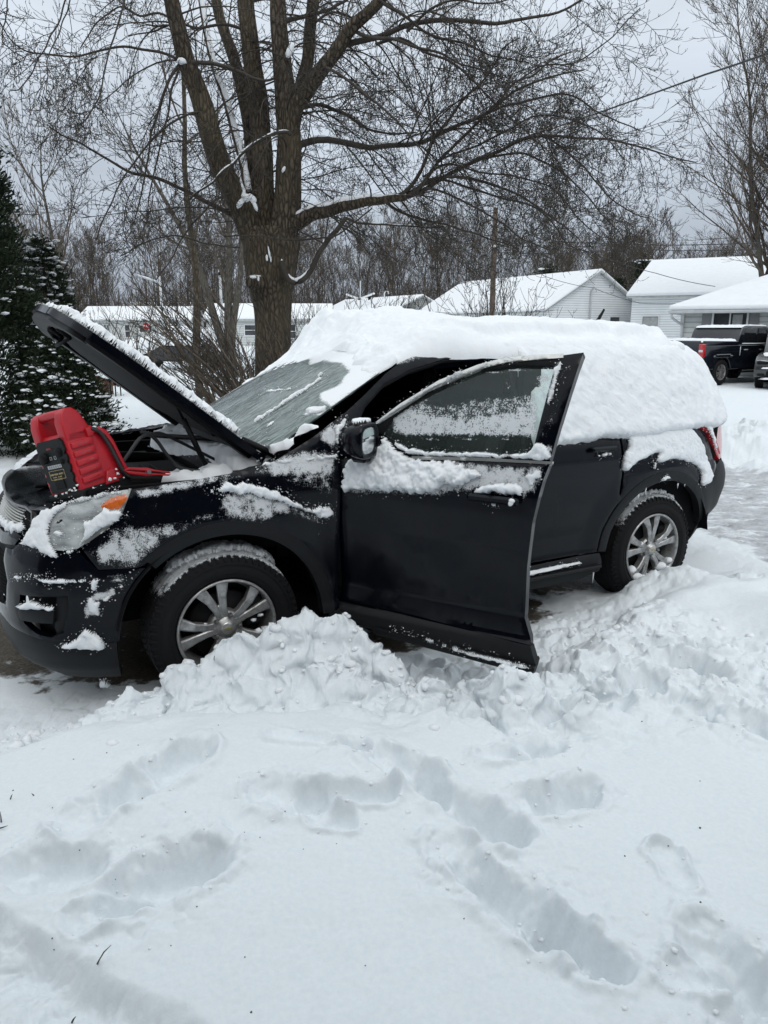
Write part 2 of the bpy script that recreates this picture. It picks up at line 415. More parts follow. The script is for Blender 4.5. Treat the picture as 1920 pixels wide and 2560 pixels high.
def ws_mat():
    m, N, L, b, o = mat('frosted_windshield'); setp(b, rough=.15, spec=.5, coat=.6)
    v = coord(N, 'Object', (2.2, 22, 6), L, (0, .45, .15)); d = attr(N, 'dust')
    st = noise(N, L, v, 3.2, 6, .65, .8); n1 = noise(N, L, coord(N), 9, 6, .6); n2 = noise(N, L, coord(N), 140, 4, .7)
    base = mixc(N, L, maprange(N, L, st, .42, .60, smooth=True), (.030, .048, .046), (.19, .245, .235))
    base = mixc(N, L, maprange(N, L, n1, .45, .75), base, (.15, .19, .185))
    fine = noise(N, L, coord(N, 'Object', (5, 60, 14), L, (0, .45, .15)), 3.0, 3, .6, 1.2); base = mixc(N, L, maprange(N, L, fine, .60, .66), base, (.02, .03, .03))
    s = math_(N, L, 'ADD', math_(N, L, 'MULTIPLY', n1, .3), math_(N, L, 'ADD', math_(N, L, 'MULTIPLY', st, .3), math_(N, L, 'MULTIPLY', n2, .4)))
    f = maprange(N, L, math_(N, L, 'SUBTRACT', math_(N, L, 'MULTIPLY', d, .7), s), -.06, .08, smooth=True)
    L.new(mixc(N, L, f, base, SNOWC), b.inputs['Base Color']); L.new(maprange(N, L, f, 0, 1, .2, .7), b.inputs['Roughness'])
    bump(N, L, s, b, .45, .012)
    return m
M['windshield'] = ws_mat()
def bark(name, c1, c2, vs=1.0, snow=True, bst=.9):
    m, N, L, b, o = mat(name); setp(b, rough=.85, spec=.2)
    v = coord(N, 'Object', (16*vs, 16*vs, 4.2*vs), L)
    n = noise(N, L, v, 1.4, 7, .65, .9); n2 = noise(N, L, coord(N), 1.3, 3)
    w = N.new('ShaderNodeTexVoronoi'); w.feature = 'DISTANCE_TO_EDGE'; L.new(coord(N, 'Object', (19*vs, 19*vs, 6.0*vs), L), w.inputs['Vector']); w.inputs['Scale'].default_value = 1.0
    h = math_(N, L, 'ADD', math_(N, L, 'MULTIPLY', maprange(N, L, w.outputs['Distance'], 0, .28), .7), math_(N, L, 'MULTIPLY', n, .8))
    c = mixc(N, L, maprange(N, L, h, .35, 1.15), c1, c2)
    c = mixc(N, L, maprange(N, L, n2, .4, .75), c, tuple(x*.75+y for x, y in zip(c2, (.012, .012, .0))))
    if snow:
        g = N.new('ShaderNodeNewGeometry'); sp = N.new('ShaderNodeSeparateXYZ'); L.new(g.outputs['Normal'], sp.inputs[0])
        sn = maprange(N, L, math_(N, L, 'ADD', sp.outputs['Z'], math_(N, L, 'MULTIPLY', noise(N, L, coord(N), 7, 5, .6), .9)), 1.18, 1.28, smooth=True)
        c = mixc(N, L, sn, c, SNOWC)
    L.new(c, b.inputs['Base Color']); bump(N, L, h, b, bst, .04)
    return m
M['bark'] = bark('maple_bark', (.022, .018, .014), (.135, .108, .082))
M['twig'] = simple('twig_bark', (.042, .035, .027), .8, nscale=6, namp=.35)
M['bark_far'] = bark('grey_bark', (.05, .045, .04), (.12, .108, .095), .7, True, .5)
def twigfar():
    m, N, L, b, o = mat('woods_bark'); setp(b, rough=.9, spec=.1)
    n = noise(N, L, coord(N), .6, 5, .7)
    c = mixc(N, L, maprange(N, L, n, .35, .7), (.07, .058, .047), (.15, .126, .104))
    g = N.new('ShaderNodeNewGeometry'); sp = N.new('ShaderNodeSeparateXYZ'); L.new(g.outputs['Normal'], sp.inputs[0])
    sn = maprange(N, L, math_(N, L, 'ADD', sp.outputs['Z'], math_(N, L, 'MULTIPLY', noise(N, L, coord(N), 3, 3), .8)), 1.15, 1.3, smooth=True)
    L.new(mixc(N, L, sn, c, (.6, .62, .64)), b.inputs['Base Color']); return m
M['woods'] = twigfar()
M['needle'] = simple('conifer_foliage', (.016, .026, .012), .7, nscale=5, namp=.5, spec=.2)
M['shrubtwig'] = simple('shrub_stems', (.10, .078, .058), .8, nscale=9, namp=.35)
M['wood'] = simple('brown_wood', (.10, .045, .022), .6, nscale=12, namp=.3)
M['polewood'] = simple('pole_wood', (.10, .075, .058), .85, nscale=8, namp=.25)
M['wire'] = simple('cable_black', (.03, .03, .033), .6)
M['greysnow'] = simple('distant_snow', (.78, .80, .82), .7, nscale=3, namp=.03, bscale=3, bstr=.3, bdist=.03)
def siding(name, col, pitch=.13, vert=False):
    m, N, L, b, o = mat(name); setp(b, rough=.55, spec=.3)
    t = N.new('ShaderNodeTexCoord').outputs['Object']; sp = N.new('ShaderNodeSeparateXYZ'); L.new(t, sp.inputs[0])
    z = sp.outputs['X' if vert else 'Z']
    fr = math_(N, L, 'FRACT', math_(N, L, 'DIVIDE', z, pitch))
    ln = maprange(N, L, fr, .0, .30)
    n = noise(N, L, t, 1.5, 5)
    c = mixc(N, L, ln, tuple(x*.42 for x in col), mixc(N, L, maprange(N, L, n, .35, .7), tuple(x*.93 for x in col), col))
    L.new(c, b.inputs['Base Color']); bump(N, L, fr, b, .5, .02); return m
M['siding'] = siding('white_siding', (.86, .88, .89), .16)
M['siding2'] = siding('pale_siding', (.60, .62, .61), .2)
M['siding_brown'] = siding('brown_siding', (.075, .062, .052), .15)
M['siding3'] = siding('grey_siding', (.42, .43, .42), .18)
M['trim'] = simple('white_trim', (.72, .73, .74), .5, nscale=2, namp=.06)
M['shutter'] = siding('grey_shutter', (.27, .28, .285), .045)
M['gutter'] = simple('gutter_metal', (.48, .50, .51), .45, nscale=3, namp=.12)
M['winglass'] = simple('window_glass', (.05, .055, .06), .08, coat=.6, nscale=1.5, namp=.5)
M['curtain'] = simple('pale_curtain', (.36, .37, .37), .7, nscale=6, namp=.2)
M['darkcar'] = simple('dark_car_paint', (.006, .008, .013), .18, coat=.8, nscale=3, namp=.3)
M['greycar'] = simple('grey_car_paint', (.035, .037, .04), .25, metal=.4, coat=.8)
M['darkglass'] = simple('dark_glass', (.012, .013, .015), .06, coat=.8)
M['soffit'] = simple('roof_edge', (.42, .43, .42), .6, nscale=4, namp=.2)
M['fabric'] = simple('seat_cloth', (.022, .022, .024), .9, bscale=200)
M['stopred'] = simple('stop_red', (.50, .008, .02), .4, nscale=5, namp=.1)
M['white'] = simple('white_letter', (.8, .8, .8), .5)
M['grass'] = simple('dry_grass', (.045, .04, .02), .7, nscale=30, namp=.4)
M['lamp'] = simple('lamp_cover', (.55, .58, .62), .15, coat=.8)
# ------------------------------------------------------------------ ground (one sheet out to the horizon)
def segdist(x, y, A, B):
    ax, ay = A; bx, by = B; dx, dy = bx-ax, by-ay; L2 = dx*dx+dy*dy+1e-9
    t = np.clip(((x-ax)*dx+(y-ay)*dy)/L2, 0, 1)
    return np.hypot(x-ax-t*dx, y-ay-t*dy), t
CREST = np.array([(-1.75, 2.75, .02), (-1.45, 2.85, .07), (-1.25, 2.98, .16), (-1.09, 3.0, .22), (-.85, 3.03, .29), (-.60, 3.12, .345), (-.37, 3.18, .405), (-.18, 3.20, .425), (-.05, 3.12, .34), (.08, 3.04, .255), (.26, 2.98, .21), (.43, 2.92, .20), (.7, 2.9, .20)])
PR = [  # footprints and drag marks: A px, B px, half width m, depth m
    ((690, 1872), (900, 1888), .045, .045), ((895, 1885), (1080, 1975), .075, .10), ((1075, 1975), (1262, 2080), .085, .15),
    ((1120, 2125), (1250, 2230), .07, .07), ((1210, 2190), (1380, 2320), .10, .11), ((1370, 2300), (1515, 2415), .07, .13),
    ((195, 2085), (340, 2010), .07, .05), ((330, 2020), (485, 1925), .085, .11),
    ((205, 2300), (330, 2250), .05, .05), ((320, 2235), (500, 2165), .095, .14),
    ((60, 2200), (205, 2180), .09, .10), ((675, 2015), (780, 2030), .075, .08), ((780, 2020), (960, 2010), .05, .07), ((800, 2070), (860, 2075), .045, .05),
    ((1225, 1895), (1310, 1880), .05, .05), ((1320, 1865), (1370, 1850), .075, .11),
    ((1330, 2010), (1380, 1995), .075, .08), ((1390, 2000), (1440, 1975), .095, .13),
    ((1395, 1775), (1430, 1760), .07, .10), ((1480, 1760), (1545, 1740), .08, .12), ((1560, 1715), (1630, 1690), .08, .11), ((1500, 1680), (1540, 1660), .07, .08),
    ((1640, 1610), (1780, 1625), .07, .08), ((1660, 1660), (1730, 1655), .08, .10), ((1720, 1655), (1800, 1690), .075, .13),
    ((1730, 1745), (1800, 1790), .10, .10), ((1790, 1760), (1900, 1815), .11, .16), ((1660, 1720), (1740, 1760), .08, .08),
    ((1790, 2370), (1930, 2470), .10, .15), ((1660, 2140), (1700, 2190), .05, .02), ((1880, 2600), (1960, 2560), .1, .1), ((1700, 2440), (1760, 2450), .05, .03),
    ((1000, 1560), (1080, 1580), .06, .05), ((1380, 1650), (1420, 1640), .06, .07)]
PRW = [(wz(*a, .24)[:2], wz(*b, .24)[:2], w, d) for a, b, w, d in PR]
def ground(x, y):
    """height, dirt, ice at world x,y (numpy arrays)"""
    n1 = fbm(x*.9, y*.9, 4, 3); nw = perlin(x*3.1, y*3.1, 21); nw2 = perlin(x*7.3, y*7.3, 22)
    q = w2car(np.stack([x.ravel(), y.ravel(), np.zeros(x.size)], 1)); cx = q[:, 0].reshape(x.shape); cy = q[:, 1].reshape(x.shape)
    # the lot: nearly flat packed snow
    z = .045+.02*n1
    # yard snow on the camera side of the car, edge runs along the berm and then back along the car's side
    ex = 3.0+.05*nw
    # distance in front of the yard edge (positive = inside the yard)
    edge_y = np.interp(x, [-9, -3, -1.6, -1.1, -.5, .1, .7, 1.2, 1.9, 3.2, 6], [2.3, 2.3, 2.45, 2.72, 2.85, 2.95, 3.2, 3.75, 4.35, 4.75, 5.4])+.06*nw
    ins = sstep(-.16, .28, edge_y-y)
    yard = .235+.03*fbm(x*.8, y*.8, 3, 8)+.05*sstep(1.2, -.6, x)*np.exp(-((y-2.3)/.7)**2)
    z = z*(1-ins)+yard*ins
    # left low corner where the walk has been scraped
    d0, _ = segdist(x, y, wz(-140, 2330, .1)[:2], wz(420, 2640, .1)[:2])
    side = (x-wz(-140, 2330, .1)[0])*(wz(420, 2640, .1)[1]-wz(-140, 2330, .1)[1])-(y-wz(-140, 2330, .1)[1])*(wz(420, 2640, .1)[0]-wz(-140, 2330, .1)[0])
    corner = sstep(-.03, .04, side/.9+.02*nw2)
    z = z-.065*corner*sstep(3, 2.2, y)
    clump = .25*ins*0
    # trampled ground right of the door, between yard and lot
    dt, _ = segdist(x, y, wz(1330, 1600, .1)[:2], wz(1930, 1760, .15)[:2])
    tr = sstep(.75, .2, dt+.15*nw)
    dt2, _ = segdist(x, y, wz(1100, 1700, .2)[:2], wz(1500, 1560, .1)[:2]); tr = np.maximum(tr, sstep(.55, .15, dt2+.12*nw))
    dt4, _ = segdist(x, y, wz(1350, 1500, .05)[:2], wz(1900, 1470, .05)[:2]); tr = np.maximum(tr, .8*sstep(.5, .1, dt4+.12*nw))
    # berm
    P = CREST; best = np.full(x.shape, 9.); hz = np.zeros(x.shape); sgn = np.zeros(x.shape)
    for i in range(len(P)-1):
        d, t = segdist(x, y, P[i, :2], P[i+1, :2]); m = d < best
        best = np.where(m, d, best); hz = np.where(m, P[i, 2]*(1-t)+P[i+1, 2]*t, hz)
    front = y < np.interp(x, P[:, 0], P[:, 1])
    wdt = np.where(front, .50, .26)*(1+.25*nw)
    prof = np.clip(1-best/wdt, 0, 1); prof = prof*prof*(3-2*prof)*.55+prof*.45
    z = z+np.maximum(hz-z, 0)*prof
    bm = sstep(.62, .12, best+.06*nw)*np.where(front, 1, .8)
    # lower-left fringe of clumps before the bumper
    df, _ = segdist(x, y, wz(-160, 1850, .08)[:2], wz(470, 1735, .12)[:2]); fr = sstep(.40, .08, df+.06*nw)
    bm = np.maximum(bm, fr*.9); z = z+.045*fr
    # chunky structure
    wx = x+.035*perlin(x*11, y*11, 11)+.012*perlin(x*27, y*27, 13); wy = y+.035*perlin(x*11, y*11, 12)+.012*perlin(x*27, y*27, 14)
    L1 = lumps(wx*3.7+.4*nw, wy*3.7, 1, .8); L2 = lumps(wx*8.5+.3*nw2, wy*8.5, 2, .75); L3 = lumps(wx*19, wy*19, 3, .7); L4 = lumps(wx*41, wy*41, 6, .7)
    b1 = np.abs(perlin(wx*3.0, wy*3.0, 201)); b2 = np.abs(perlin(wx*7, wy*7, 202)); b3 = np.abs(perlin(wx*16, wy*16, 203)); b4 = np.abs(perlin(wx*37, wy*37, 204)); b5 = np.abs(perlin(wx*80, wy*80, 205))
    rub = .20*b1+.07*b2+.022*b3+.010*b4+.005*b5
    z = z+bm*(rub-.085)
    rub2 = .075*b1+.045*b2+.020*b3+.009*b4+.004*b5
    z = z+corner*sstep(3, 2.2, y)*(rub2*.7-.02)
    z = z+tr*(rub2-.04)
    # crumbs thrown over the smooth snow near footprints and trampled ground
    near = np.zeros(x.shape)
    for (A, B, w, d) in PRW:
        L = math.hypot(B[0]-A[0], B[1]-A[1])
        bb = (np.abs(x-(A[0]+B[0])/2) < L/2+w*4) & (np.abs(y-(A[1]+B[1])/2) < L/2+w*4)
        if not bb.any(): continue
        xs, ys = x[bb], y[bb]; dd, t = segdist(xs, ys, A, B)
        e = 1+.20*perlin(xs*7, ys*7, 40)+.10*perlin(xs*17, ys*17, 41)+.07*perlin(xs*38, ys*38, 42)
        r = dd/(w*e); 
        dep = d*.80*(1-sstep(.30, 1.05, r))*(.5+.5*sstep(0, .75, t))
        floor = (.020*fbm(xs*9, ys*9, 3, 51)+.008*lumps(xs*20, ys*20, 52))*sstep(1.15, .6, r)*sstep(.03, .1, d)
        rim = .016*np.exp(-((r-1.2)/.22)**2)*(.4+.9*np.clip(perlin(xs*13, ys*13, 43)+.3, 0, 1))
        z[bb] += -dep+floor+rim
        near[bb] = np.maximum(near[bb], np.exp(-np.clip(r-1, 0, 9)**2/1.4)*(r > .9))
    cr = np.clip(_crumb(x, y), 0, 1)
    z = z+.016*cr*np.clip(near*.9+tr*.5+bm*.3, 0, 1)*sstep(-.1, .5, perlin(x*2.7, y*2.7, 61)+.35)
    # wind-smoothed soft relief of the yard
    z = z+ins*(.012*fbm(x*1.7, y*1.7, 3, 70)+.0022*fbm(x*14, y*14, 3, 71)+.0009*perlin(x*55, y*55, 72))
    # under and around the car: thin, swept, with bare patches
    under = sstep(1.06, .78, np.abs(cy))*sstep(-1.5, -1.05, cx)*sstep(4.1, 3.7, cx)
    z = z*(1-.75*under)+.0*under
    # snow drifted against the rear wheel
    wd2 = np.hypot((cx-2.88)/.50, (cy-1.04)/.26); z = z+.19*np.exp(-wd2**2*1.4)*(1+.0*x)
    z = z+.05*np.exp(-(((cx-2.6)/1.1)**2+((cy-1.35)/.3)**2))
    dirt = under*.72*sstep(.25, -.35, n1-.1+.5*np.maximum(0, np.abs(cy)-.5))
    # bare gravel patch before the bumper at the far left
    g = wz(60, 1665, 0)[:2]; dg = np.hypot((x-g[0])/.34, (y-g[1])/.20)
    dirt = np.maximum(dirt, .70*np.exp(-dg**2)); z = z-.03*np.exp(-dg**2)
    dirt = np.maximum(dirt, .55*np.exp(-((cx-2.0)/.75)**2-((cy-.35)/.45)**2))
    wx = x+.035*perlin(x*11, y*11, 11); wy = y+.035*perlin(x*11, y*11, 12)
    # icy lot beyond the car on the right
    ice = sstep(3.9, 4.6, cx+.35*cy+.3*nw)*sstep(16, 9, y)*sstep(-2.9, -1.6, cy+cx*.25)*.95
    ice = np.maximum(ice, .45*sstep(2.2, 3.2, x)*sstep(7.0, 5.5, y)*sstep(4.2, 4.9, y))
    road = sstep(11.5, 13, y)*sstep(30, 26, y)*sstep(3, 4.5, x)
    ice = np.maximum(ice, road*.5)
    z = z+ice*(.010*fbm(x*2.2, y*6, 4, 80)+.035*b1+.022*b2+.012*b3-.018)
    # ploughed bank at the right
    bk, t = segdist(x, y, (4.8, 9.9), (9.5, 12.4)); bkm = sstep(1.35, .2, bk+.35*nw)
    z = z+bkm*(.30+.13*b1+.05*b2+.02*b3+.10*fbm(x*1.3, y*1.3, 3, 90))
    bk2, t = segdist(x, y, (2.4, 3.4), (5.2, 4.4)); z = z+.14*sstep(.8, .1, bk2+.1*nw)
    # far side gardens: soft drifts
    far = sstep(6.5, 9, y)*sstep(1.0, -1.5, x)
    z = z+far*(.10+.10*fbm(x*.45, y*.45, 3, 95)+.012*fbm(x*4, y*4, 3, 96))
    z = z+sstep(30, 60, y)*(.25+.35*perlin(x*.06, y*.06, 97))
    z = z-sstep(14, 22, y)*sstep(2, 5, x)*sstep(60, 30, y)*.10
    ground.rough = np.maximum(bm, tr*.6)
    return z, dirt, ice*(1-ins)*(1-bkm)
def _crumb(x, y):
    xw = x+.012*perlin(x*31, y*31, 67); yw = y+.012*perlin(x*31, y*31, 68)
    return lumps(xw*26, yw*26, 63, .35)*.6+lumps(xw*12, yw*12, 65, .22)*1.0
def build_ground():
    py = np.concatenate([np.linspace(2900, 2520, 60, endpoint=False), np.linspace(2520, 1300, 560, endpoint=False), np.linspace(1300, 905, 190)])
    Y = np.array([wz(960, p, .2)[1] for p in py]); Y = np.concatenate([[-14, -6, -2, 0, .4], Y[Y > .55], np.geomspace(Y[-1]*1.06, 1400, 40)])
    u = np.concatenate([-np.geomspace(9, .74, 14), np.linspace(-.7, .7, 820), np.geomspace(.74, 9, 14)])
    X = u[None, :]*(np.abs(Y)[:, None]*.93+.35); YY = np.repeat(Y[:, None], len(u), 1)
    z, d, i = ground(X, YY)
    rgh = ground.rough; nx_ = .030*perlin(X*9, z*9+YY*3, 301)+.012*perlin(X*23, z*23+YY*7, 302)+.005*perlin(X*55, z*55+YY*12, 305); ny_ = .040*perlin(X*8, z*10+YY*3, 303)+.016*perlin(X*21, z*24+YY*6, 304)+.006*perlin(X*50, z*55+YY*12, 306)
    X = X+rgh*nx_; YY = YY+rgh*ny_
    n, m = X.shape; idx = np.arange(n*m).reshape(n, m)
    Q = np.stack([idx[:-1, :-1], idx[:-1, 1:], idx[1:, 1:], idx[1:, :-1]], -1).reshape(-1, 4)
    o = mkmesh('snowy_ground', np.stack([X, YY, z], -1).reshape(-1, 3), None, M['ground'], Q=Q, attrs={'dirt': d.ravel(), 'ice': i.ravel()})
    tag(o, kind='structure')
def gz(x, y):
    z, _, _ = ground(np.array([[float(x)]]), np.array([[float(y)]])); return float(z[0, 0])
def gzv(P):
    P = np.asarray(P); z, _, _ = ground(P[:, 0].reshape(1, -1), P[:, 1].reshape(1, -1)); return z[0]
build_ground()
def build_chunks():
    # loose snow clods on the berm and the trampled strip
    A = RNG.random((900, 2)); P = []
    for k in range(900):
        i = RNG.integers(0, len(CREST)-1); t = RNG.random(); c = CREST[i]*(1-t)+CREST[i+1]*t
        P.append((c[0]+RNG.normal()*.10, c[1]-abs(RNG.normal())*.22+.05))
    P = np.array(P[:230])
    F1 = np.array([wz(*(np.array((-40, 1830))*(1-t)+np.array((450, 1745))*t), .1)[:2]+RNG.normal(size=2)*.09 for t in RNG.random(110)])
    F2 = np.array([wz(1300+650*t, 1560+160*t+RNG.normal()*40, .1)[:2] for t in RNG.random(90)])
    P = np.concatenate([P, F1, F2]); z = gzv(P); R = .005+.020*RNG.random(len(P))**3
    R[230:340] *= 1.3
    V, T = blobs(np.c_[P, z-R*.15], R, .75, .20, ICO2)
    tag(mkmesh('snow_clods', V, T, M['snow']), 'loose crumbled snow clods along the shovelled ridge', 'snow clods', kind='stuff')
build_chunks()
def print_crumbs():
    C_ = []
    for (A, B, w, d) in PRW:
        for _ in range(int(8+150*d*(1 if d > .06 else .4))):
            t = RNG.random(); a = RNG.random()*6.28; r = w*(1.0+abs(RNG.normal())*.75); C_.append((A[0]+(B[0]-A[0])*t+r*math.cos(a), A[1]+(B[1]-A[1])*t+r*math.sin(a)))
    C_ = np.array(C_); R = .0018+.0075*RNG.random(len(C_))**3; V, T = blobs(np.c_[C_, gzv(C_)-R*.1], R, .65, .25, ICO1)
    tag(mkmesh('snow_crumbs', V, T, M['snow']), 'small snow crumbs kicked out around the footprints', 'snow crumbs', kind='stuff')
print_crumbs()
# ------------------------------------------------------------------ the car's surfaces (car frame, metres)
_pl = np.array([(-.935, 0), (-.932, .25), (-.905, .45), (-.85, .60), (-.76, .72), (-.62, .805), (-.42, .862), (-.2, .888), (0, .900), (.3, .905), (.8, .908), (1.4, .910), (2.2, .910), (2.9, .905), (3.25, .885), (3.5, .835), (3.68, .75), (3.79, .6), (3.835, .35), (3.845, 0)])
def _cr(P, n=24):
    P = np.vstack([2*P[0]-P[1], P, 2*P[-1]-P[-2]]); out = []
    for i in range(1, len(P)-2):
        t = np.linspace(0, 1, n, endpoint=False)[:, None]; a, b, c, d = P[i-1], P[i], P[i+1], P[i+2]
        out.append(.5*((2*b)+(-a+c)*t+(2*a-5*b+4*c-d)*t*t+(-a+3*b-3*c+d)*t**3))
    out.append(P[-2:-1]); return np.vstack(out)
_pc = _cr(_pl); _ps = np.concatenate([[0], np.cumsum(np.hypot(*np.diff(_pc, axis=0).T))]); _ps -= np.interp(0, _pc[:, 0], _ps)
S0, S1 = _ps[0], _ps[-1]
def _ip(z, t): a = np.array(t); return np.interp(z, a[:, 0], a[:, 1])
O_SIDE = [(.15, -.09), (.2, -.05), (.26, -.012), (.33, 0), (.38, -.008), (.42, -.022), (.55, -.028), (.75, -.010), (.9, 0), (1.0, -.002), (1.08, -.018), (1.15, -.045), (1.25, -.08), (1.4, -.14), (1.5, -.185), (1.58, -.235), (1.63, -.29), (1.68, -.40)]
O_FR = [(.12, -.2), (.17, -.11), (.25, -.03), (.33, -.005), (.42, 0), (.6, -.004), (.72, -.02), (.85, -.055), (.95, -.095), (1.02, -.15), (1.08, -.23), (1.15, -.36)]
O_RR = [(.18, -.34), (.3, -.22), (.42, -.12), (.55, -.035), (.7, 0), (.78, 0), (.84, -.015), (.92, -.05), (1.1, -.075), (1.2, -.10), (1.4, -.20), (1.55, -.30), (1.64, -.44), (1.7, -.6)]
def S(s, z):
    s = np.asarray(s, float); z = np.asarray(z, float)
    x = np.interp(s, _ps, _pc[:, 0]); y = np.interp(s, _ps, _pc[:, 1])
    e = .02; tx = np.interp(s+e, _ps, _pc[:, 0])-np.interp(s-e, _ps, _pc[:, 0]); ty = np.interp(s+e, _ps, _pc[:, 1])-np.interp(s-e, _ps, _pc[:, 1])
    L = np.hypot(tx, ty)+1e-9; nx, ny = -ty/L, tx/L
    wf = sstep(-.25, -.85, s); wr = sstep(3.0, 3.65, s)
    o = _ip(z, O_SIDE)*(1-wf)*(1-wr)+_ip(z, O_FR)*wf+_ip(z, O_RR)*wr
    for c in (0.0, 2.857):
        r = np.hypot(s-c, z-.355)
        fl = .020*sstep(.70, .52, r)*sstep(.2, .5, z)*(1-wf)
        o = o+fl
    # crease between door bottom and shoulder over the rear wheel
    return np.stack([x+nx*o, y+ny*o, z], -1)
PHI = math.radians(57); HX, HY = .57, .88
O_DOOR = [(.2, -.03), (.25, .004), (.31, .012), (.375, .002), (.39, -.016), (.5, -.034), (.62, -.022), (.8, -.004), (.95, .002), (1.05, 0), (1.15, -.02), (1.22, -.032), (1.35, -.055), (1.5, -.095), (1.6, -.13), (1.7, -.18)]
DL = np.array([math.cos(PHI), math.sin(PHI), 0]); DN = np.array([-math.sin(PHI), math.cos(PHI), 0])
def D(L, z):
    L = np.asarray(L, float); z = np.asarray(z, float); o = _ip(z, O_DOOR)
    return np.array([HX, HY, 0])+L[..., None]*DL+o[..., None]*DN+z[..., None]*np.array([0, 0, 1.])
WE = [(0, .285, .715, 1.155), (.25, .47, .70, 1.262), (.5, .66, .685, 1.372), (.75, .85, .66, 1.478), (1, 1.03, .625, 1.572)]
def WS(u, v):
    u = np.asarray(u, float); v = np.asarray(v, float); a = np.array(WE)
    x = np.interp(v, a[:, 0], a[:, 1]); y = np.interp(v, a[:, 0], a[:, 2]); z = np.interp(v, a[:, 0], a[:, 3])
    q = 1-np.abs(u)**2.2
    return np.stack([x-.17*q*(1-.35*v), y*u, z+.048*q], -1)
ZR = [(.82, 1.60), (1.0, 1.635), (1.2, 1.66), (1.6, 1.685), (2.0, 1.69), (2.6, 1.68), (3.1, 1.655), (3.4, 1.62), (3.6, 1.58)]
def RF(x, y):
    x = np.asarray(x, float); y = np.asarray(y, float)
    return np.stack([x, y, np.interp(x, *np.array(ZR).T)-.075*np.abs(y/.66)**2.6], -1)
def inv(surf, bounds, pts, n=(260, 130)):
    """sight-line points -> surface parameters"""
    a = np.linspace(bounds[0], bounds[1], n[0]); b = np.linspace(bounds[2], bounds[3], n[1]); A, B = np.meshgrid(a, b, indexing='ij')
    P = surf(A.ravel(), B.ravel()); W_ = car2w(P); q = proj(W_)
    e = 1e-3; Na = surf(A.ravel()+e, B.ravel())-P; Nb = surf(A.ravel(), B.ravel()+e)-P; Nn = np.cross(Na, Nb)
    cc = w2car(CAMP)[0]; f = np.einsum('ij,ij->i', Nn, cc-P); sgn = np.sign(np.median(f)) if True else 1
    bad = f*sgn < 0
    out = []
    for p in pts:
        p = np.array(p, float); d = np.hypot(*(q-p).T)+bad*1e4; k = int(np.argmin(d)); a_, b_ = A.ravel()[k], B.ravel()[k]
        for _ in range(6):
            f0 = proj(car2w(surf(np.array([a_]), np.array([b_]))))[0]; fa = proj(car2w(surf(np.array([a_+e]), np.array([b_]))))[0]; fb = proj(car2w(surf(np.array([a_]), np.array([b_+e]))))[0]
            J = np.stack([(fa-f0)/e, (fb-f0)/e], 1)
            try: st = np.linalg.solve(J, p-f0)
            except Exception: break
            st = np.clip(st, -.05, .05); a_ += st[0]; b_ += st[1]
            if not (bounds[0]-.1 < a_ < bounds[1]+.1 and bounds[2]-.1 < b_ < bounds[3]+.1): a_, b_ = A.ravel()[k], B.ravel()[k]; break
        out.append((a_, b_))
    return np.array(out)
iS = lambda *p: inv(S, (S0, S1, .15, 1.68), p)
iD = lambda *p: inv(D, (-.1, 1.3, .15, 1.75), p)
iW = lambda *p: inv(WS, (-1, 1, 0, 1), p)
def C(k, *p):
    """crop helper: k=(ox,oy,scale) -> photo px"""
    return [(k[0]+x*k[2], k[1]+y*k[2]) for x, y in p]
K2 = (0, 1150, .5787); K6 = (0, 1200, .2441); K3 = (760, 750, .4822); K4 = (1200, 750, .434); KR = (1500, 1000, .2532); K8 = (500, 850, .3014)
def densify(P, h, closed=True):
    P = np.array(P, float); out = []; n = len(P)
    for i in range(n if closed else n-1):
        a, b = P[i], P[(i+1) % n]; k = max(1, int(np.ceil(np.hypot(*(b-a))/h))); t = np.arange(k)[:, None]/k; out.append(a+(b-a)*t)
    if not closed: out.append(P[-1:])
    return np.vstack(out)
def inpoly(P, pts):
    x, y = pts[:, 0], pts[:, 1]; r = np.zeros(len(pts), bool); n = len(P)
    for i in range(n):
        x1, y1 = P[i]; x2, y2 = P[i-1]
        c = ((y1 > y) != (y2 > y)) & (x < (x2-x1)*(y-y1)/(y2-y1+1e-12)+x1); r ^= c
    return r
def pdist(P, pts):
    d = np.full(len(pts), 9e9); n = len(P)
    for i in range(n):
        a, b = P[i-1], P[i]; v = b-a; t = np.clip(((pts-a)@v)/(v@v+1e-12), 0, 1); d = np.minimum(d, np.hypot(*(pts-a-t[:, None]*v).T))
    return d
def smoothpoly(P, k=1):
    P = np.array(P, float)
    for _ in range(k):
        Q = np.roll(P, -1, 0); P = np.stack([P*.75+Q*.25, P*.25+Q*.75], 1).reshape(-1, 2)
    return P
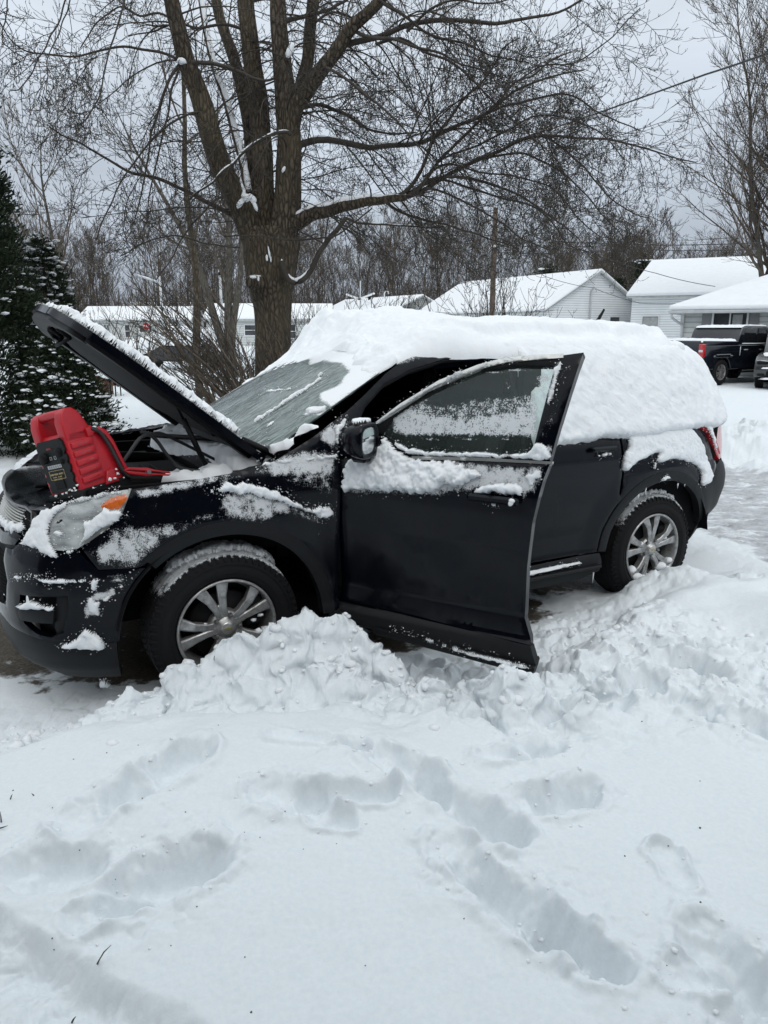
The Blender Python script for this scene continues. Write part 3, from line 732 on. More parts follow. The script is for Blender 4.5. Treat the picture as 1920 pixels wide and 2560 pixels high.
def cdt(poly, res, holes=(), jit=.15):
    B = densify(poly, res); lo, hi = B.min(0), B.max(0)
    g = np.stack(np.meshgrid(np.arange(lo[0], hi[0], res), np.arange(lo[1], hi[1], res), indexing='ij'), -1).reshape(-1, 2)
    g = g+(RNG.random(g.shape)-.5)*res*jit
    g = g[inpoly(B, g)]; g = g[pdist(B, g) > res*.5] if len(g) else g
    loops = [B]
    for h in holes:
        H = densify(h, res); loops.append(H); g = g[~inpoly(H, g)]; g = g[pdist(H, g) > res*.5]
    V = np.vstack(loops+[g]); faces = []; n = 0
    for L in loops: faces.append(list(range(n, n+len(L)))); n += len(L)
    edges = [(f[i], f[(i+1) % len(f)]) for f in faces for i in range(len(f))]
    r = delaunay_2d_cdt([Vector(v) for v in V], edges, [faces[0]] if not holes else [], 1 if not holes else 2, 1e-7)
    vo = np.array([v[:] for v in r[0]]); F_ = np.array([f for f in r[2] if len(f) == 3])
    if holes:
        c = vo[F_].mean(1); ok = inpoly(B, c)
        for L in loops[1:]: ok &= ~inpoly(L, c)
        F_ = F_[ok]
    # orient counter clockwise
    a, b, c = vo[F_[:, 0]], vo[F_[:, 1]], vo[F_[:, 2]]; ar = (b[:, 0]-a[:, 0])*(c[:, 1]-a[:, 1])-(b[:, 1]-a[:, 1])*(c[:, 0]-a[:, 0])
    F_[ar < 0] = F_[ar < 0][:, ::-1]; F_ = F_[np.abs(ar) > 1e-12]
    # boundary loop edges
    e = np.concatenate([F_[:, [0, 1]], F_[:, [1, 2]], F_[:, [2, 0]]]); key = set(map(tuple, e.tolist()))
    bd = np.array([x for x in key if (x[1], x[0]) not in key])
    return vo, F_, bd
def nrm(surf, a, b, up):
    e = 2e-3; Na = surf(a+e, b)-surf(a-e, b); Nb = surf(a, b+e)-surf(a, b-e); N_ = unit(np.cross(Na, Nb))
    return N_*up
DUST = []   # (surf id, polygon, strength, softness)
def dustf(zones, ab):
    r = np.zeros(len(ab))
    for P, st, so in zones:
        P = np.array(P); i = inpoly(P, ab); d = pdist(P, ab); sd = np.where(i, d, -d); r = np.maximum(r, st*sstep(-so, so, sd))
    return r
CAR_PARTS = []
def patch(name, poly, surf, up, mt, parent, res=.022, thick=.014, off=0., zones=None, holes=(), back=False, mirror=False, smooth=0, amb=0., rnd=.004):
    if not getattr(surf, 'ok', 0): up = -up
    poly = smoothpoly(poly, smooth) if smooth else poly
    ab, T, bd = cdt(poly, res, holes)
    N_ = nrm(surf, ab[:, 0], ab[:, 1], up); V = surf(ab[:, 0], ab[:, 1])+N_*off
    # soften the rim a little so that edges catch light
    isb = np.zeros(len(ab), bool); isb[bd.ravel()] = True
    V = V-N_*(isb*rnd)[:, None]
    d = dustf(zones, ab) if zones is not None else np.zeros(len(ab)); d = np.maximum(d, amb)
    flip = up < 0
    if flip: T = T[:, ::-1]; bd = bd[:, ::-1]
    bi = np.unique(bd); mp = {int(k): len(V)+j for j, k in enumerate(bi)}; mp2 = {int(k): len(V)+len(bi)+j for j, k in enumerate(bi)}
    V2 = V[bi]; V3 = V[bi]-N_[bi]*thick
    Qs = np.array([(mp[int(b)], mp[int(a)], mp2[int(a)], mp2[int(b)]) for a, b in bd])
    Vn = np.vstack([V, V2, V3]); dn = np.concatenate([d, d[bi], np.zeros(len(bi))])
    Tn = T
    if back:
        k0 = len(Vn); Vn = np.vstack([Vn, V-N_*thick]); Tn = np.vstack([T, T[:, ::-1]+k0]); dn = np.concatenate([dn, np.zeros(len(V))])
    o = mkmesh(name, Vn, Tn, mt, parent, Q=Qs, attrs={'dust': dn})
    CAR_PARTS.append(o)
    if mirror:
        Vm = Vn*np.array([1, -1, 1]); o2 = mkmesh(name, Vm, Tn[:, ::-1], mt, parent, Q=Qs[:, ::-1], attrs={'dust': dn*.0+.2}); CAR_PARTS.append(o2)
        return o, o2
    return o
def snowlay(name, poly, surf, up, parent, T=.02, w=.02, res=.011, jit=.010, off=.0, mt=None, nz=.5, crumbs=1.0, sc=1.0, smooth=1, droop=0.0, seed=0, cut=.9):
    if cut > 0: res = min(res, .0065); w = w*1.25
    """frozen snow lying on a surface, real thickness with a ragged rim"""
    if not getattr(surf, 'ok', 0): up = -up
    P = smoothpoly(poly, smooth); B = densify(P, res*1.2)
    n_ = np.roll(B, -1, 0)-np.roll(B, 1, 0); n_ = np.stack([n_[:, 1], -n_[:, 0]], 1); n_ /= np.hypot(*n_.T)[:, None]+1e-9
    j = jit*(perlin(B[:, 0]*22, B[:, 1]*22, 3+seed)+.7*perlin(B[:, 0]*60, B[:, 1]*60, 4+seed))
    B = B+n_*j[:, None]
    ab, Tn, bd = cdt(B, res)
    d = pdist(B, ab); a, b = ab[:, 0]*sc, ab[:, 1]*sc
    if cut > 0:
        rg_ = .5+.55*fbm(a*34, b*34, 4, 15+seed)+.25*perlin(a*120, b*120, 17+seed); g = d/w-cut*rg_; q = np.clip(g/(1-.5*cut), 0, 1)
    else: q = np.clip(d/w, 0, 1)
    h = np.sqrt(1-(1-q)**2)
    th = T*h*(1+nz*(.6*fbm(a*9, b*9, 4, 5+seed)+.35*lumps(a*26, b*26, 6+seed)+.25*lumps(a*60, b*60, 8+seed)))
    if cut > 0:
        th = th+.0035*np.abs(perlin(a*70, b*70, 19+seed))*(q > 0)+.002*perlin(a*160, b*160, 20+seed)*(q > 0)
        Tn = Tn[(g > 0)[Tn].sum(1) >= 2]; th = np.where(g > 0, th, -.002)
    N_ = nrm(surf, ab[:, 0], ab[:, 1], up); V = surf(ab[:, 0], ab[:, 1])+N_*(off+np.maximum(th, .0))[:, None]
    V[:, 2] -= droop*h
    isb = np.zeros(len(ab), bool); isb[bd.ravel()] = True
    if cut <= 0: V[isb] -= N_[isb]*.006
    if up < 0: Tn = Tn[:, ::-1]
    if crumbs > 0:
        per = len(B); k = int(per*1.0*crumbs); ii = RNG.integers(0, per, k); pp = B[ii]+RNG.normal(size=(k, 2))*.012*sc**-1; r = .0009+.0028*RNG.random(k)**3
        Cn = surf(pp[:, 0], pp[:, 1])+nrm(surf, pp[:, 0], pp[:, 1], up)*(off+.3*r[:, None])
        bv, bt = blobs(Cn, r, .8, .4); Tn = np.vstack([Tn, bt+len(V)]); V = np.vstack([V, bv])
    o = mkmesh(name, V, Tn, mt or M['snow'], parent); o['kind'] = 'stuff'; CAR_PARTS.append(o); return o
def circ(cx, cz, r, a0, a1, n=30):
    a = np.radians(np.linspace(a0, a1, n)); return [(cx+r*math.cos(t), cz+r*math.sin(t)) for t in a]
def place(mb, name, mt, parent, mats=None):
    o = mb.build(name, mt, parent, mats); CAR_PARTS.append(o); return o
SX = np.eye(3)
def build_suv():
    car = empty('suv'); tag(car, 'black suv half buried in snow with its hood raised and driver door open', 'car')
    pt, pl, bk = M['paint'], M['plastic'], M['black']
    # --- dust zones (surface parameters)
    zf = [(iS(*C(K2, (385, 380), (480, 290), (540, 230), (600, 215), (560, 300), (700, 285), (850, 262), (985, 190), (970, 250), (860, 300), (720, 360), (610, 470), (560, 480), (430, 478), (390, 420))), .86, .06),
          ([(-.6, .80), (-.45, .93), (-.2, .93), (.0, .97), (.0, .90), (-.2, .86), (-.35, .76), (-.42, .71), (-.56, .71)], .80, .06),
          (iS(*C(K2, (575, 128), (700, 98), (900, 66), (1000, 48), (1000, 75), (850, 112), (700, 145), (600, 165))), .92, .02),
          ([(.05, 1.07), (.2, 1.10), (.56, 1.12), (.56, .94), (.45, .93), (.33, .99), (.2, 1.05)], .72, .07),
          ([(-.02, 1.02), (.1, 1.04), (.3, .97), (.42, .88), (.53, .86), (.53, .81), (.4, .835), (.28, .88), (.2, .855), (.1, .86), (.0, .88), (-.04, .95)], .84, .05),
          (iS(*C(K8, (930, 800), (1020, 700), (1150, 640), (1240, 630), (1200, 740), (1150, 920), (1040, 900))), .90, .05),
          (iS(*C(K8, (560, 960), (700, 920), (930, 880), (1140, 930), (1140, 1160), (600, 1160), (400, 1100))), .90, .05), ([(-.39, 1.05), (-.1, 1.085), (.1, 1.10), (.1, 1.06), (-.1, 1.04), (-.38, 1.0)], .82, .03)]
    zb = [(iS(*C(K6, (870, 1200), (1190, 1080), (1180, 1180), (1000, 1280), (1030, 1400), (980, 1400), (850, 1420))), .93, .015),
          (iS(*C(K6, (1040, 950), (1390, 930), (1200, 1170), (1190, 1080), (1040, 1040))), .80, .03),
          (iS(*C(K6, (240, 690), (420, 710), (400, 760), (250, 750))), .75, .03),
          (iS(*C(K6, (1100, 1990), (1230, 2000), (1230, 2100), (1130, 2110))), .8, .02)]
    # --- front wing
    arch_f = circ(0, .355, .472, 4, 131, 40)
    fen = [(-.392, 1.056), (-.30, 1.068), (-.1, 1.086), (.10, 1.105), (.25, 1.135), (.34, 1.175), (.47, 1.235), (.56, 1.285), (.60, 1.30), (.585, 1.16), (.572, .9), (.565, .36), (.50, .36)]+circ(0, .355, .50, 2, 131, 40)+[(-.397, .715), (-.553, .715), (-.612, .80), (-.61, .822), (-.518, .88), (-.445, .95)]
    fd, fr_ = patch('fender', fen, S, 1, pt, car, res=.018, zones=zf, mirror=True, amb=.50)
    snowlay('snow_layer', [(-.085, 1.031), (-.005, 1.049), (.013, 1.078), (.048, 1.055), (.103, 1.061), (.166, 1.035), (.252, 1.007), (.319, .968), (.399, .905), (.46, .915), (.53, .905), (.527, .845), (.47, .84), (.42, .868), (.36, .90), (.30, .93), (.22, .955), (.14, .985), (.06, 1.0), (.0, 1.008), (-.05, 1.018)], S, 1, fd, T=.022, w=.02, res=.010, jit=.008, nz=.9, crumbs=2, cut=.6)
    snowlay('snow_layer', iS(*C(K8, (470, 1030), (560, 1010), (760, 985), (930, 965), (1120, 930), (1150, 960), (1120, 990), (940, 1000), (760, 1020), (600, 1045), (480, 1055))), S, 1, fd, T=.012, w=.012, res=.008, jit=.008, nz=.9, crumbs=2)
    snowlay('snow_layer', iS(*C(K8, (1130, 660), (1235, 632), (1210, 720), (1165, 830), (1150, 915), (1120, 900), (1110, 800), (1100, 720))), S, 1, fd, T=.014, w=.02, res=.009, jit=.012, nz=.9, crumbs=2)
    # --- arch trims
    for c, a0, a1, nm in ((0, 1, 132, 'f'), (2.857, 16, 172, 'r')):
        ring = circ(c, .355, .472, a0, a1, 40)+circ(c, .355, .534, a1, a0, 40)
        patch('wheel_arch_trim', ring, S, 1, pl, car, res=.018, off=.007, thick=.05, mirror=True, amb=.12)
    # --- front bumper (painted) and its lower plastic
    bump_ = [(-.405, .712), (-.553, .712), (-.64, .798), (-.72, .79), (-.85, .797), (-.985, .80), (-1.03, .77), (-1.12, .76), (-1.12, .70), (-1.06, .62), (-1.10, .50), (-1.25, .47), (S0+.001, .46), (S0+.001, .40), (-1.194, .415), (-.95, .405), (-.72, .385), (-.50, .385)]+circ(0, .355, .486, 176, 133, 20)
    fogP = iS(*C(K6, (195, 1175), (690, 1190), (700, 1330), (640, 1560), (520, 1620), (370, 1580), (240, 1470), (190, 1320)))
    bmp, _ = patch('front_bumper', bump_, S, 1, pt, car, res=.02, zones=zb, mirror=True, holes=[fogP], thick=.03, amb=.42)
    patch('fog_recess', fogP, S, 1, bk, bmp, off=-.055, thick=.0)
    patch('fog_surround', iS(*C(K6, (555, 1200), (700, 1190), (705, 1330), (640, 1560), (560, 1600), (530, 1530), (550, 1400))), S, 1, pl, bmp, off=-.018, thick=.03)
    patch('fog_bar', iS(*C(K6, (185, 1305), (550, 1340), (545, 1470), (210, 1430), (195, 1380))), S, 1, pl, bmp, off=.006, thick=.05, amb=.15)
    snowlay('snow_layer', iS(*C(K6, (185, 1310), (195, 1262), (300, 1245), (420, 1255), (550, 1300), (555, 1345), (400, 1330))), S, 1, bmp, T=.024, w=.012, off=-.005, res=.008, cut=.3)
    patch('lower_lip', [(-.50, .382), (-.72, .382), (-.95, .402), (-1.194, .412), (S0+.001, .396), (S0+.001, .30), (-1.2, .27), (-.95, .215), (-.80, .175), (-.65, .165), (-.50, .17)], S, 1, pl, bmp, thick=.04, mirror=False, off=-.004, amb=.1)
    for P, T_ in ((C(K6, (350, 1012), (430, 1000), (700, 1010), (900, 1015), (930, 1030), (860, 1045), (700, 1062), (480, 1065), (380, 1045)), .016),
                  (C(K6, (870, 1500), (980, 1560), (1070, 1630), (1110, 1730), (900, 1737), (720, 1722), (560, 1692), (690, 1680), (800, 1600)), .028),
                  (C(K6, (925, 1020), (1020, 985), (1000, 1130), (930, 1150)), .02), (C(K6, (1000, 2085), (1060, 2010), (1160, 2100), (1100, 2120)), .02),
                  (C(K6, (110, 1002), (170, 975), (420, 968), (600, 985), (420, 985), (170, 1012)), .008),
                  (C(K6, (875, 1225), (935, 1190), (1000, 1260), (1180, 1120), (1185, 1170), (1010, 1290), (1030, 1390), (985, 1400), (900, 1330)), .012),
                  (C(K6, (1205, 1110), (1290, 1030), (1390, 940), (1330, 1020), (1240, 1130)), .012)):
        snowlay('snow_layer', iS(*P), S, 1, bmp, T=T_, w=.013, res=.008, jit=.006, cut=.5)
    # --- headlight
    hl = [(-.392, 1.058), (-.44, 1.052), (-.563, 1.024), (-.713, .985), (-.829, .936), (-.91, .880), (-.968, .815), (-.848, .801), (-.716, .797), (-.645, .803), (-.612, .822), (-.518, .882), (-.445, .950)]
    hd = patch('headlight', hl, S, 1, M['lens'], car, res=.015, off=-.002, thick=.05, smooth=1, amb=.1, zones=[(iS(*C(K6, (270, 620), (400, 330), (620, 230), (1000, 140), (900, 230), (600, 330), (500, 470), (560, 700), (400, 740))), .85, .02)])
    patch('headlight', [(a, b) for a, b in hl], lambda s, z: S(s, z)*np.array([1, -1, 1]), -1, M['lens'], car, res=.03, off=-.002, thick=.05, smooth=1)
    patch('turn_lamp', [(-.535, .976), (-.505, 1.008), (-.470, 1.025), (-.407, 1.040), (-.412, 1.012), (-.435, .985), (-.46, .970)], S, 1, M['amber'], hd, res=.012, off=.002, thick=.01, smooth=1)
    patch('reflector_bowl', circ(-.735, .875, .052, 0, 360, 26)[:-1], S, 1, M['lens'], hd, off=.0012, thick=.006, res=.014, amb=.2)
    patch('lens_divider', [(-.86, .900), (-.70, .935), (-.54, .972), (-.53, .964), (-.70, .925), (-.86, .890)], S, 1, M['steel'], hd, off=.001, thick=.004, res=.014)
    patch('reflector_shade', [(-.79, .885), (-.74, .925), (-.70, .93), (-.76, .86), (-.80, .85)], S, 1, M['panelblack'], hd, off=.0008, thick=.004, res=.012, amb=.2)
    patch('reflector_bar', [(-.70, .955), (-.55, .985), (-.545, .975), (-.70, .94)], S, 1, M['chrome'], hd, off=.001, thick=.004, res=.014)
    patch('chrome_rim', [(-.392, 1.058), (-.44, .950), (-.512, .884), (-.60, .826), (-.606, .834), (-.522, .894), (-.45, .962), (-.402, 1.06)], S, 1, M['chrome'], hd, off=.003, thick=.01, res=.012)
    for P, T_ in ((C(K6, (190, 650), (270, 620), (330, 450), (400, 340), (620, 235), (900, 165), (1180, 100), (1330, 90), (1340, 130), (1180, 150), (1000, 190), (800, 235), (640, 290), (560, 400), (505, 470), (520, 600), (560, 700), (620, 790), (560, 805), (470, 770), (380, 700), (280, 680)), .018),
                  (C(K6, (930, 420), (990, 350), (1060, 275), (1110, 300), (1200, 300), (1290, 330), (1220, 400), (1080, 500), (900, 600), (800, 710), (770, 690), (870, 560), (830, 400)), .02),
                  (C(K6, (540, 530), (590, 510), (645, 515), (640, 600), (560, 590)), .018), (C(K6, (745, 380), (775, 360), (770, 400)), .01), (C(K6, (750, 540), (790, 520), (800, 550)), .008), (C(K6, (640, 730), (760, 705), (740, 745), (660, 755)), .01)):
        snowlay('snow_layer', iS(*P), S, 1, hd, T=T_, w=.013, res=.008, jit=.008, off=0, cut=.5)
    # --- grille between the lamps
    gr = patch('grille', [(-.955, .815), (-.905, .885), (-.93, .935), (-1.0, .945), (-1.3, .93), (S0+.001, .93), (S0+.001, .50), (-1.25, .48), (-1.11, .51), (-1.07, .62), (-1.13, .70), (-1.12, .76), (-1.03, .78)], S, 1, bk, car, off=-.03, thick=.02, res=.03)
    g = MB()
    for i in range(26):
        for j in range(9):
            s_ = -1.02-.021*i-(.0105 if j % 2 else 0); z_ = .845+.0115*j
            if s_ < S0: continue
            p = S(np.array([s_]), np.array([z_]))[0]; g.box(p-np.array([-.012, 0, 0]), (.012, .011, .007), bev=.002)
    place(g, 'grille_mesh', M['chrome'], gr)
    patch('grille_bar', [(-.97, .835), (-1.02, .79), (-1.2, .765), (S0+.001, .755), (S0+.001, .80), (-1.2, .815), (-1.03, .845)], S, 1, pt, gr, off=.0, thick=.03, mirror=True)
    patch('grille_rim', [(-.90, .885), (-.93, .945), (-1.0, .958), (-1.3, .948), (S0+.001, .948), (S0+.001, .940), (-1.3, .940), (-1.0, .950), (-.933, .938), (-.906, .885)], S, 1, M['steel'], gr, off=.004, thick=.03, mirror=True)
    snowlay('snow_layer', [(-.97, .845), (-.945, .90), (-1.0, .90), (-1.2, .875), (-1.45, .86), (-1.5, .835), (-1.2, .82), (-1.03, .835)], S, 1, gr, T=.012, w=.02, off=-.01)
    g = MB()
    for i in range(26):
        for j in range(11):
            s_ = -1.10-.018*i-(.009 if j % 2 else 0); z_ = .54+.018*j
            if s_ < S0: continue
            p = S(np.array([s_]), np.array([z_]))[0]; g.box(p-np.array([-.014, 0, 0]), (.012, .010, .009), bev=.002)
    place(g, 'lower_grille_mesh', bk, gr)
    # --- A-pillar and roof rail
    ap = iS((777, 1091), (800, 1073), (850, 1035), (900, 985), (960, 935), (1020, 905), (1050, 890))
    ap = [(.47, 1.235)]+[(.53, 1.27), (.67, 1.345), (.79, 1.425), (.92, 1.515), (1.03, 1.572), (1.14, 1.61), (1.35, 1.64), (1.80, 1.652), (1.80, 1.603), (1.6, 1.603), (1.31, 1.588), (1.07, 1.534), (.895, 1.465), (.77, 1.37), (.69, 1.26), (.655, 1.14), (.60, 1.14), (.60, 1.30), (.56, 1.285)]
    zp = [([(.95, 1.56), (1.05, 1.55), (1.2, 1.59), (1.8, 1.60), (1.8, 1.66), (1.1, 1.66)], .85, .04), ([(.76, 1.44), (.9, 1.53), (.9, 1.50), (.8, 1.42)], .5, .04), ([(.5, 1.26), (.66, 1.2), (.6, 1.3), (.6, 1.35)], .8, .03)]
    patch('roof_pillar', ap, S, 1, pt, car, res=.018, zones=zp, mirror=True, thick=.07)
    # rubber seal inside the opening
    sl = [S(np.array([a]), np.array([b]))[0]-np.array([0, .03, .0]) for a, b in ((.63, .45), (.63, .8), (.655, 1.14), (.69, 1.25), (.77, 1.36), (.895, 1.455), (1.07, 1.524), (1.31, 1.578), (1.6, 1.593), (1.76, 1.59), (1.76, 1.2), (1.74, .45))]
    m = MB(); m.tube(sl, .016, 8); m.tube([p+np.array([.012, -.035, -.012]) for p in sl], .013, 8); place(m, 'door_seal', bk, car)
    # --- windshield
    wz_ = [([(-1.02, .78), (0, .84), (.25, .74), (.33, .82), (.56, .83), (.74, .77), (.82, .64), (.75, .55), (.86, .46), (1.03, .43), (1.03, 1.02), (-1.02, 1.02)], .92, .07),
           ([(.62, .17), (.66, .17), (.65, .45), (.64, .68), (.60, .68), (.61, .45)], .84, .02), ([(.90, .33), (.83, .41), (.95, .44), (1.03, .43), (1.03, .36)], .88, .03), ([(.78, .12), (.80, .13), (.77, .235), (.74, .23)], .86, .02),
           ([(-1.02, 0), (-.55, 0), (-.3, .8), (-1.02, .8)], .76, .15), ([(.1, .3), (.35, .35), (.3, .7), (.0, .75), (-.2, .5)], .60, .2), ([(-1, -.01), (1, -.01), (1, .05), (-1, .05)], .8, .05), ([(.55, .3), (.9, .25), (1, .4), (.7, .5)], .62, .12)]
    ws = patch('windshield', [(-1, 0), (1, 0), (1, 1), (-1, 1)], WS, 1, M['windshield'], car, res=.03, thick=.01, zones=wz_, off=.006)
    patch('windshield_frame', [(-1.0, -.06), (1.0, -.06), (1.0, .012), (-1.0, .012)], WS, 1, pl, car, res=.03, thick=.03, off=.004, amb=.6)
    for rp, T_ in (([(.62, .17), (.655, .17), (.65, .40), (.655, .52), (.64, .70), (.61, .70), (.615, .5), (.61, .35)], .014), ([(.78, .12), (.80, .13), (.775, .235), (.75, .23)], .008), ([(.9, .33), (.86, .40), (.93, .44), (1.0, .44), (1.0, .38)], .010), ([(.56, .66), (.60, .70), (.585, .73), (.55, .70)], .018), ([(.2, .42), (.5, .50), (.5, .53), (.2, .45)], .006)):
        snowlay('snow_layer', rp, WS, 1, ws, T=T_, w=.02, res=.008, off=.006, sc=.5, nz=1, cut=.5, crumbs=.6)
    # raked-up windshield edge snow near the pillar base
    snowlay('snow_layer', iW(*C(K8, (470, 890), (540, 905), (640, 890), (690, 850), (780, 810), (930, 745), (1000, 720), (960, 770), (860, 850), (760, 900), (640, 930), (520, 935))), WS, 1, ws, T=.03, w=.05, res=.03, off=.008, sc=.4, cut=0)
    # --- hood, hinged up 38.6 deg
    hb = math.radians(38.6); hx, hz = .27, 1.135; ca, sa = math.cos(hb), math.sin(hb)
    def HD(y, t):       # y across, t from hinge forward
        y = np.asarray(y, float); t = np.asarray(t, float); q = np.abs(y)/.72
        d = t*(1.02+.12*(1-q**2)) - .03*(1-q**2)     # nose is longer at the centre line
        cr = .055*(1-q**2.2)*(.35+.65*np.sin(np.clip(t, 0, 1)*math.pi*.62))+.012*np.exp(-((np.abs(y)-.42)/.05)**2)-.115*np.clip(t-.55, 0, 1)**2*1.6
        yy = y*(1-.10*t**2)
        return np.stack([hx-d*ca-cr*sa, yy, hz+d*sa-cr*ca*-1], -1)
    hp = [(-.72, 0), (.72, 0), (.72, .93), (.68, 1.0), (-.68, 1.0), (-.72, .93)]
    ho = patch('hood', hp, HD, -1, pt, car, res=.03, thick=.035, amb=.5)
    # underside: pressed inner frame + insulation pad
    under = patch('hood_frame', hp, HD, 1, M['black'], ho, res=.03, off=.035, thick=.0, rnd=0)
    patch('hood_liner', smoothpoly([(-.58, .12), (.58, .12), (.60, .6), (.50, .84), (-.50, .84), (-.60, .6)], 1), HD, 1, M['fabric'], ho, res=.03, off=.052, thick=.03)
    for sgn in (1, -1):
        patch('hood_rib', [(sgn*.60, .05), (sgn*.68, .05), (sgn*.68, .92), (sgn*.60, .90)], HD, 1, pl, ho, res=.03, off=.06, thick=.03)
    patch('hood_lip', [(-.66, .90), (.66, .90), (.64, .985), (-.64, .985)], HD, 1, pl, ho, res=.03, off=.065, thick=.05, amb=.25)
    m = MB()
    for yy in (.16, -.16): m.tube([HD(np.array(yy), np.array(t))-np.array([sa*.0, 0, .07]) for t in (.86, .9, .93)], .014, 6)
    m.tube([HD(np.array(.16), np.array(.86))-np.array([0, 0, .075]), HD(np.array(0.), np.array(.88))-np.array([0.03, 0, .13]), HD(np.array(-.16), np.array(.86))-np.array([0, 0, .075])], .008, 8)
    place(m, 'hood_latch', bk, ho)
    snowlay('snow_layer', [(-.69, .02), (.69, .02), (.705, .5), (.70, .90), (.62, .985), (-.62, .985), (-.69, .9)], HD, -1, ho, T=.026, w=.05, res=.012, nz=.9, off=0, crumbs=2.5, cut=.75, jit=.004)
    # gas strut
    m = MB(); a, b = np.array([-.19, .58, 1.565]), np.array([-.0, .62, 1.10]); m.tube([a, a*.45+b*.55], .006, 8); m.tube([a*.47+b*.53, b], .013, 10); m.tube([a+[.02, 0, .02], a], .014, 8)
    place(m, 'hood_strut', bk, car)
    # hinges
    for sgn in (1, -1):
        m = MB(); m.tube([(.30, sgn*.70, 1.06), (.33, sgn*.70, 1.12), (.28, sgn*.70, 1.16), (.16, sgn*.69, 1.22)], .016, 8)
        place(m, 'hood_hinge', bk, car)
    # --- engine bay
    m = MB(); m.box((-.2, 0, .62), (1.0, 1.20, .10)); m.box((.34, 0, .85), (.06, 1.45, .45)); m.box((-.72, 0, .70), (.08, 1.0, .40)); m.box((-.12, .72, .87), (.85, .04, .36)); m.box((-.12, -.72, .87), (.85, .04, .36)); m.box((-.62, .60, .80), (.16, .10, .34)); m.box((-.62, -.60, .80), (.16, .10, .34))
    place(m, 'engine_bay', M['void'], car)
    m = MB(); m.box((-.22, .02, .93), (.62, .52, .14), bev=.04)
    for k in range(7): m.box((-.42+.05*k, .10, 1.008), (.018, .26, .02), bev=.004)
    m.box((-.35, .46, .95), (.30, .24, .17), bev=.02); m.box((-.05, .50, .93), (.22, .22, .2), bev=.03); m.box((-.2, -.5, .92), (.4, .26, .16), bev=.03)
    m.tube([(-.55, .3, .98), (-.45, .42, 1.03), (-.25, .5, 1.03), (-.05, .44, 1.0)], .035, 10); m.tube([(-.5, -.3, .97), (-.3, -.36, 1.02), (0, -.3, 1.0)], .03, 10)
    m.lathe([(0, 1.04), (.05, 1.04), (.055, 1.03), (.055, .98)], 16, (.12, .60, 0), 'z')
    place(m, 'engine_cover', bk, car)
    # upper radiator cover behind the grille
    m = MB()
    def RC(x, y):
        x = np.asarray(x, float); y = np.asarray(y, float)
        return np.stack([x, y, 1.005-.02*((y)/.6)**2-.24*np.clip(-.60-x, 0, 1)], -1)
    rc = [(-.805, -.45), (-.845, 0), (-.805, .45), (-.76, .55), (-.70, .63), (-.60, .67), (-.50, .56), (-.50, 0), (-.50, -.56), (-.60, -.67), (-.70, -.63), (-.76, -.55)]
    RC.ok = 1
    rcv = patch('radiator_cover', rc, RC, 1, M['paint'], car, res=.03, thick=.09, amb=.45)
    m.box((-.74, .30, 1.006), (.12, .05, .014), bev=.004, M=[[.8, -.6, 0], [.6, .8, 0], [0, 0, 1]]) if False else m.box((-.66, .25, .995), (.12, .05, .014), bev=.004)
    place(m, 'hood_catch', M['void'], rcv)
    # far front corner: snow on the other lamp and wing line
    rs = lambda s, z: S(s, z)*np.array([1, -1, 1])
    snowlay('snow_layer', [(-.40, 1.06), (-.6, 1.01), (-.8, .94), (-.9, .88), (-.9, .93), (-.78, 1.0), (-.6, 1.06), (-.42, 1.09)], rs, -1, car, T=.035, w=.03, res=.02, cut=0)
    snowlay('snow_layer', [(-.38, 1.05), (-.1, 1.075), (.25, 1.12), (.25, 1.145), (-.1, 1.10), (-.38, 1.075)], rs, -1, car, T=.02, w=.02, res=.012, cut=0)
    # cowl: snow heaped along the far and near side of the firewall
    def CW(x, y):
        x = np.asarray(x, float); y = np.asarray(y, float); return np.stack([x, y, 1.03+.12*np.clip((x-.05)/.35, 0, 1)+0*y], -1)
    CW.ok = 1
    patch('cowl_panel', [(.06, -.72), (.44, -.72), (.44, .72), (.06, .72)], CW, 1, pl, car, res=.04, thick=.10, amb=.35)
    snowlay('snow_layer', [(.02, -.70), (.40, -.72), (.40, -.2), (.34, .25), (.36, .68), (.18, .69), (.10, .50), (.14, .1), (.04, -.2), (.0, -.5)], CW, 1, car, T=.055, w=.06, res=.02, nz=.8, cut=0)
    m = MB(); m.tube([(.30, .55, 1.16), (.26, .25, 1.17), (.20, -.1, 1.16), (.22, -.5, 1.17)], .012, 8); m.tube([(.20, .3, 1.17), (.08, .0, 1.15), (-.02, -.3, 1.13), (-.05, -.55, 1.12)], .014, 8)
    m.tube([(.33, .60, 1.14), (.42, .35, 1.20), (.52, -.05, 1.28)], .010, 6)
    place(m, 'wiper_arm', bk, car)
    def BX(x, y): return np.stack([x, y, 1.00+0*x+.35*np.clip(x, 0, 1)], -1)
    BX.ok = 1
    snowlay('snow_layer', [(-.16, .40), (.10, .46), (.16, .62), (.05, .70), (-.12, .66), (-.2, .54)], BX, 1, car, T=.05, w=.06, res=.02, nz=.7, cut=0)
    # --- roof
    RF.ok = 1
    rf = patch('roof', [(.86, -.64), (.98, -.655), (3.45, -.62), (3.52, 0), (3.45, .62), (.98, .655), (.86, .64), (.80, 0)], RF, 1, pt, car, res=.06, thick=.03, amb=.5) if 0 else patch('roof', [(1.04, -.64), (1.1, -.655), (3.1, -.60), (3.40, 0), (3.1, .60), (1.1, .655), (1.04, .64), (.97, .4), (.93, 0), (.97, -.4)], RF, 1, pt, car, res=.06, thick=.03, amb=.5)
    build_roof_snow(car)
    # --- rear door, quarter, rear bumper, lamps, sills
    rdz = [(iS(*C(K4, (300, 1500), (620, 1400), (620, 1560), (290, 1560))), .12, .1)]
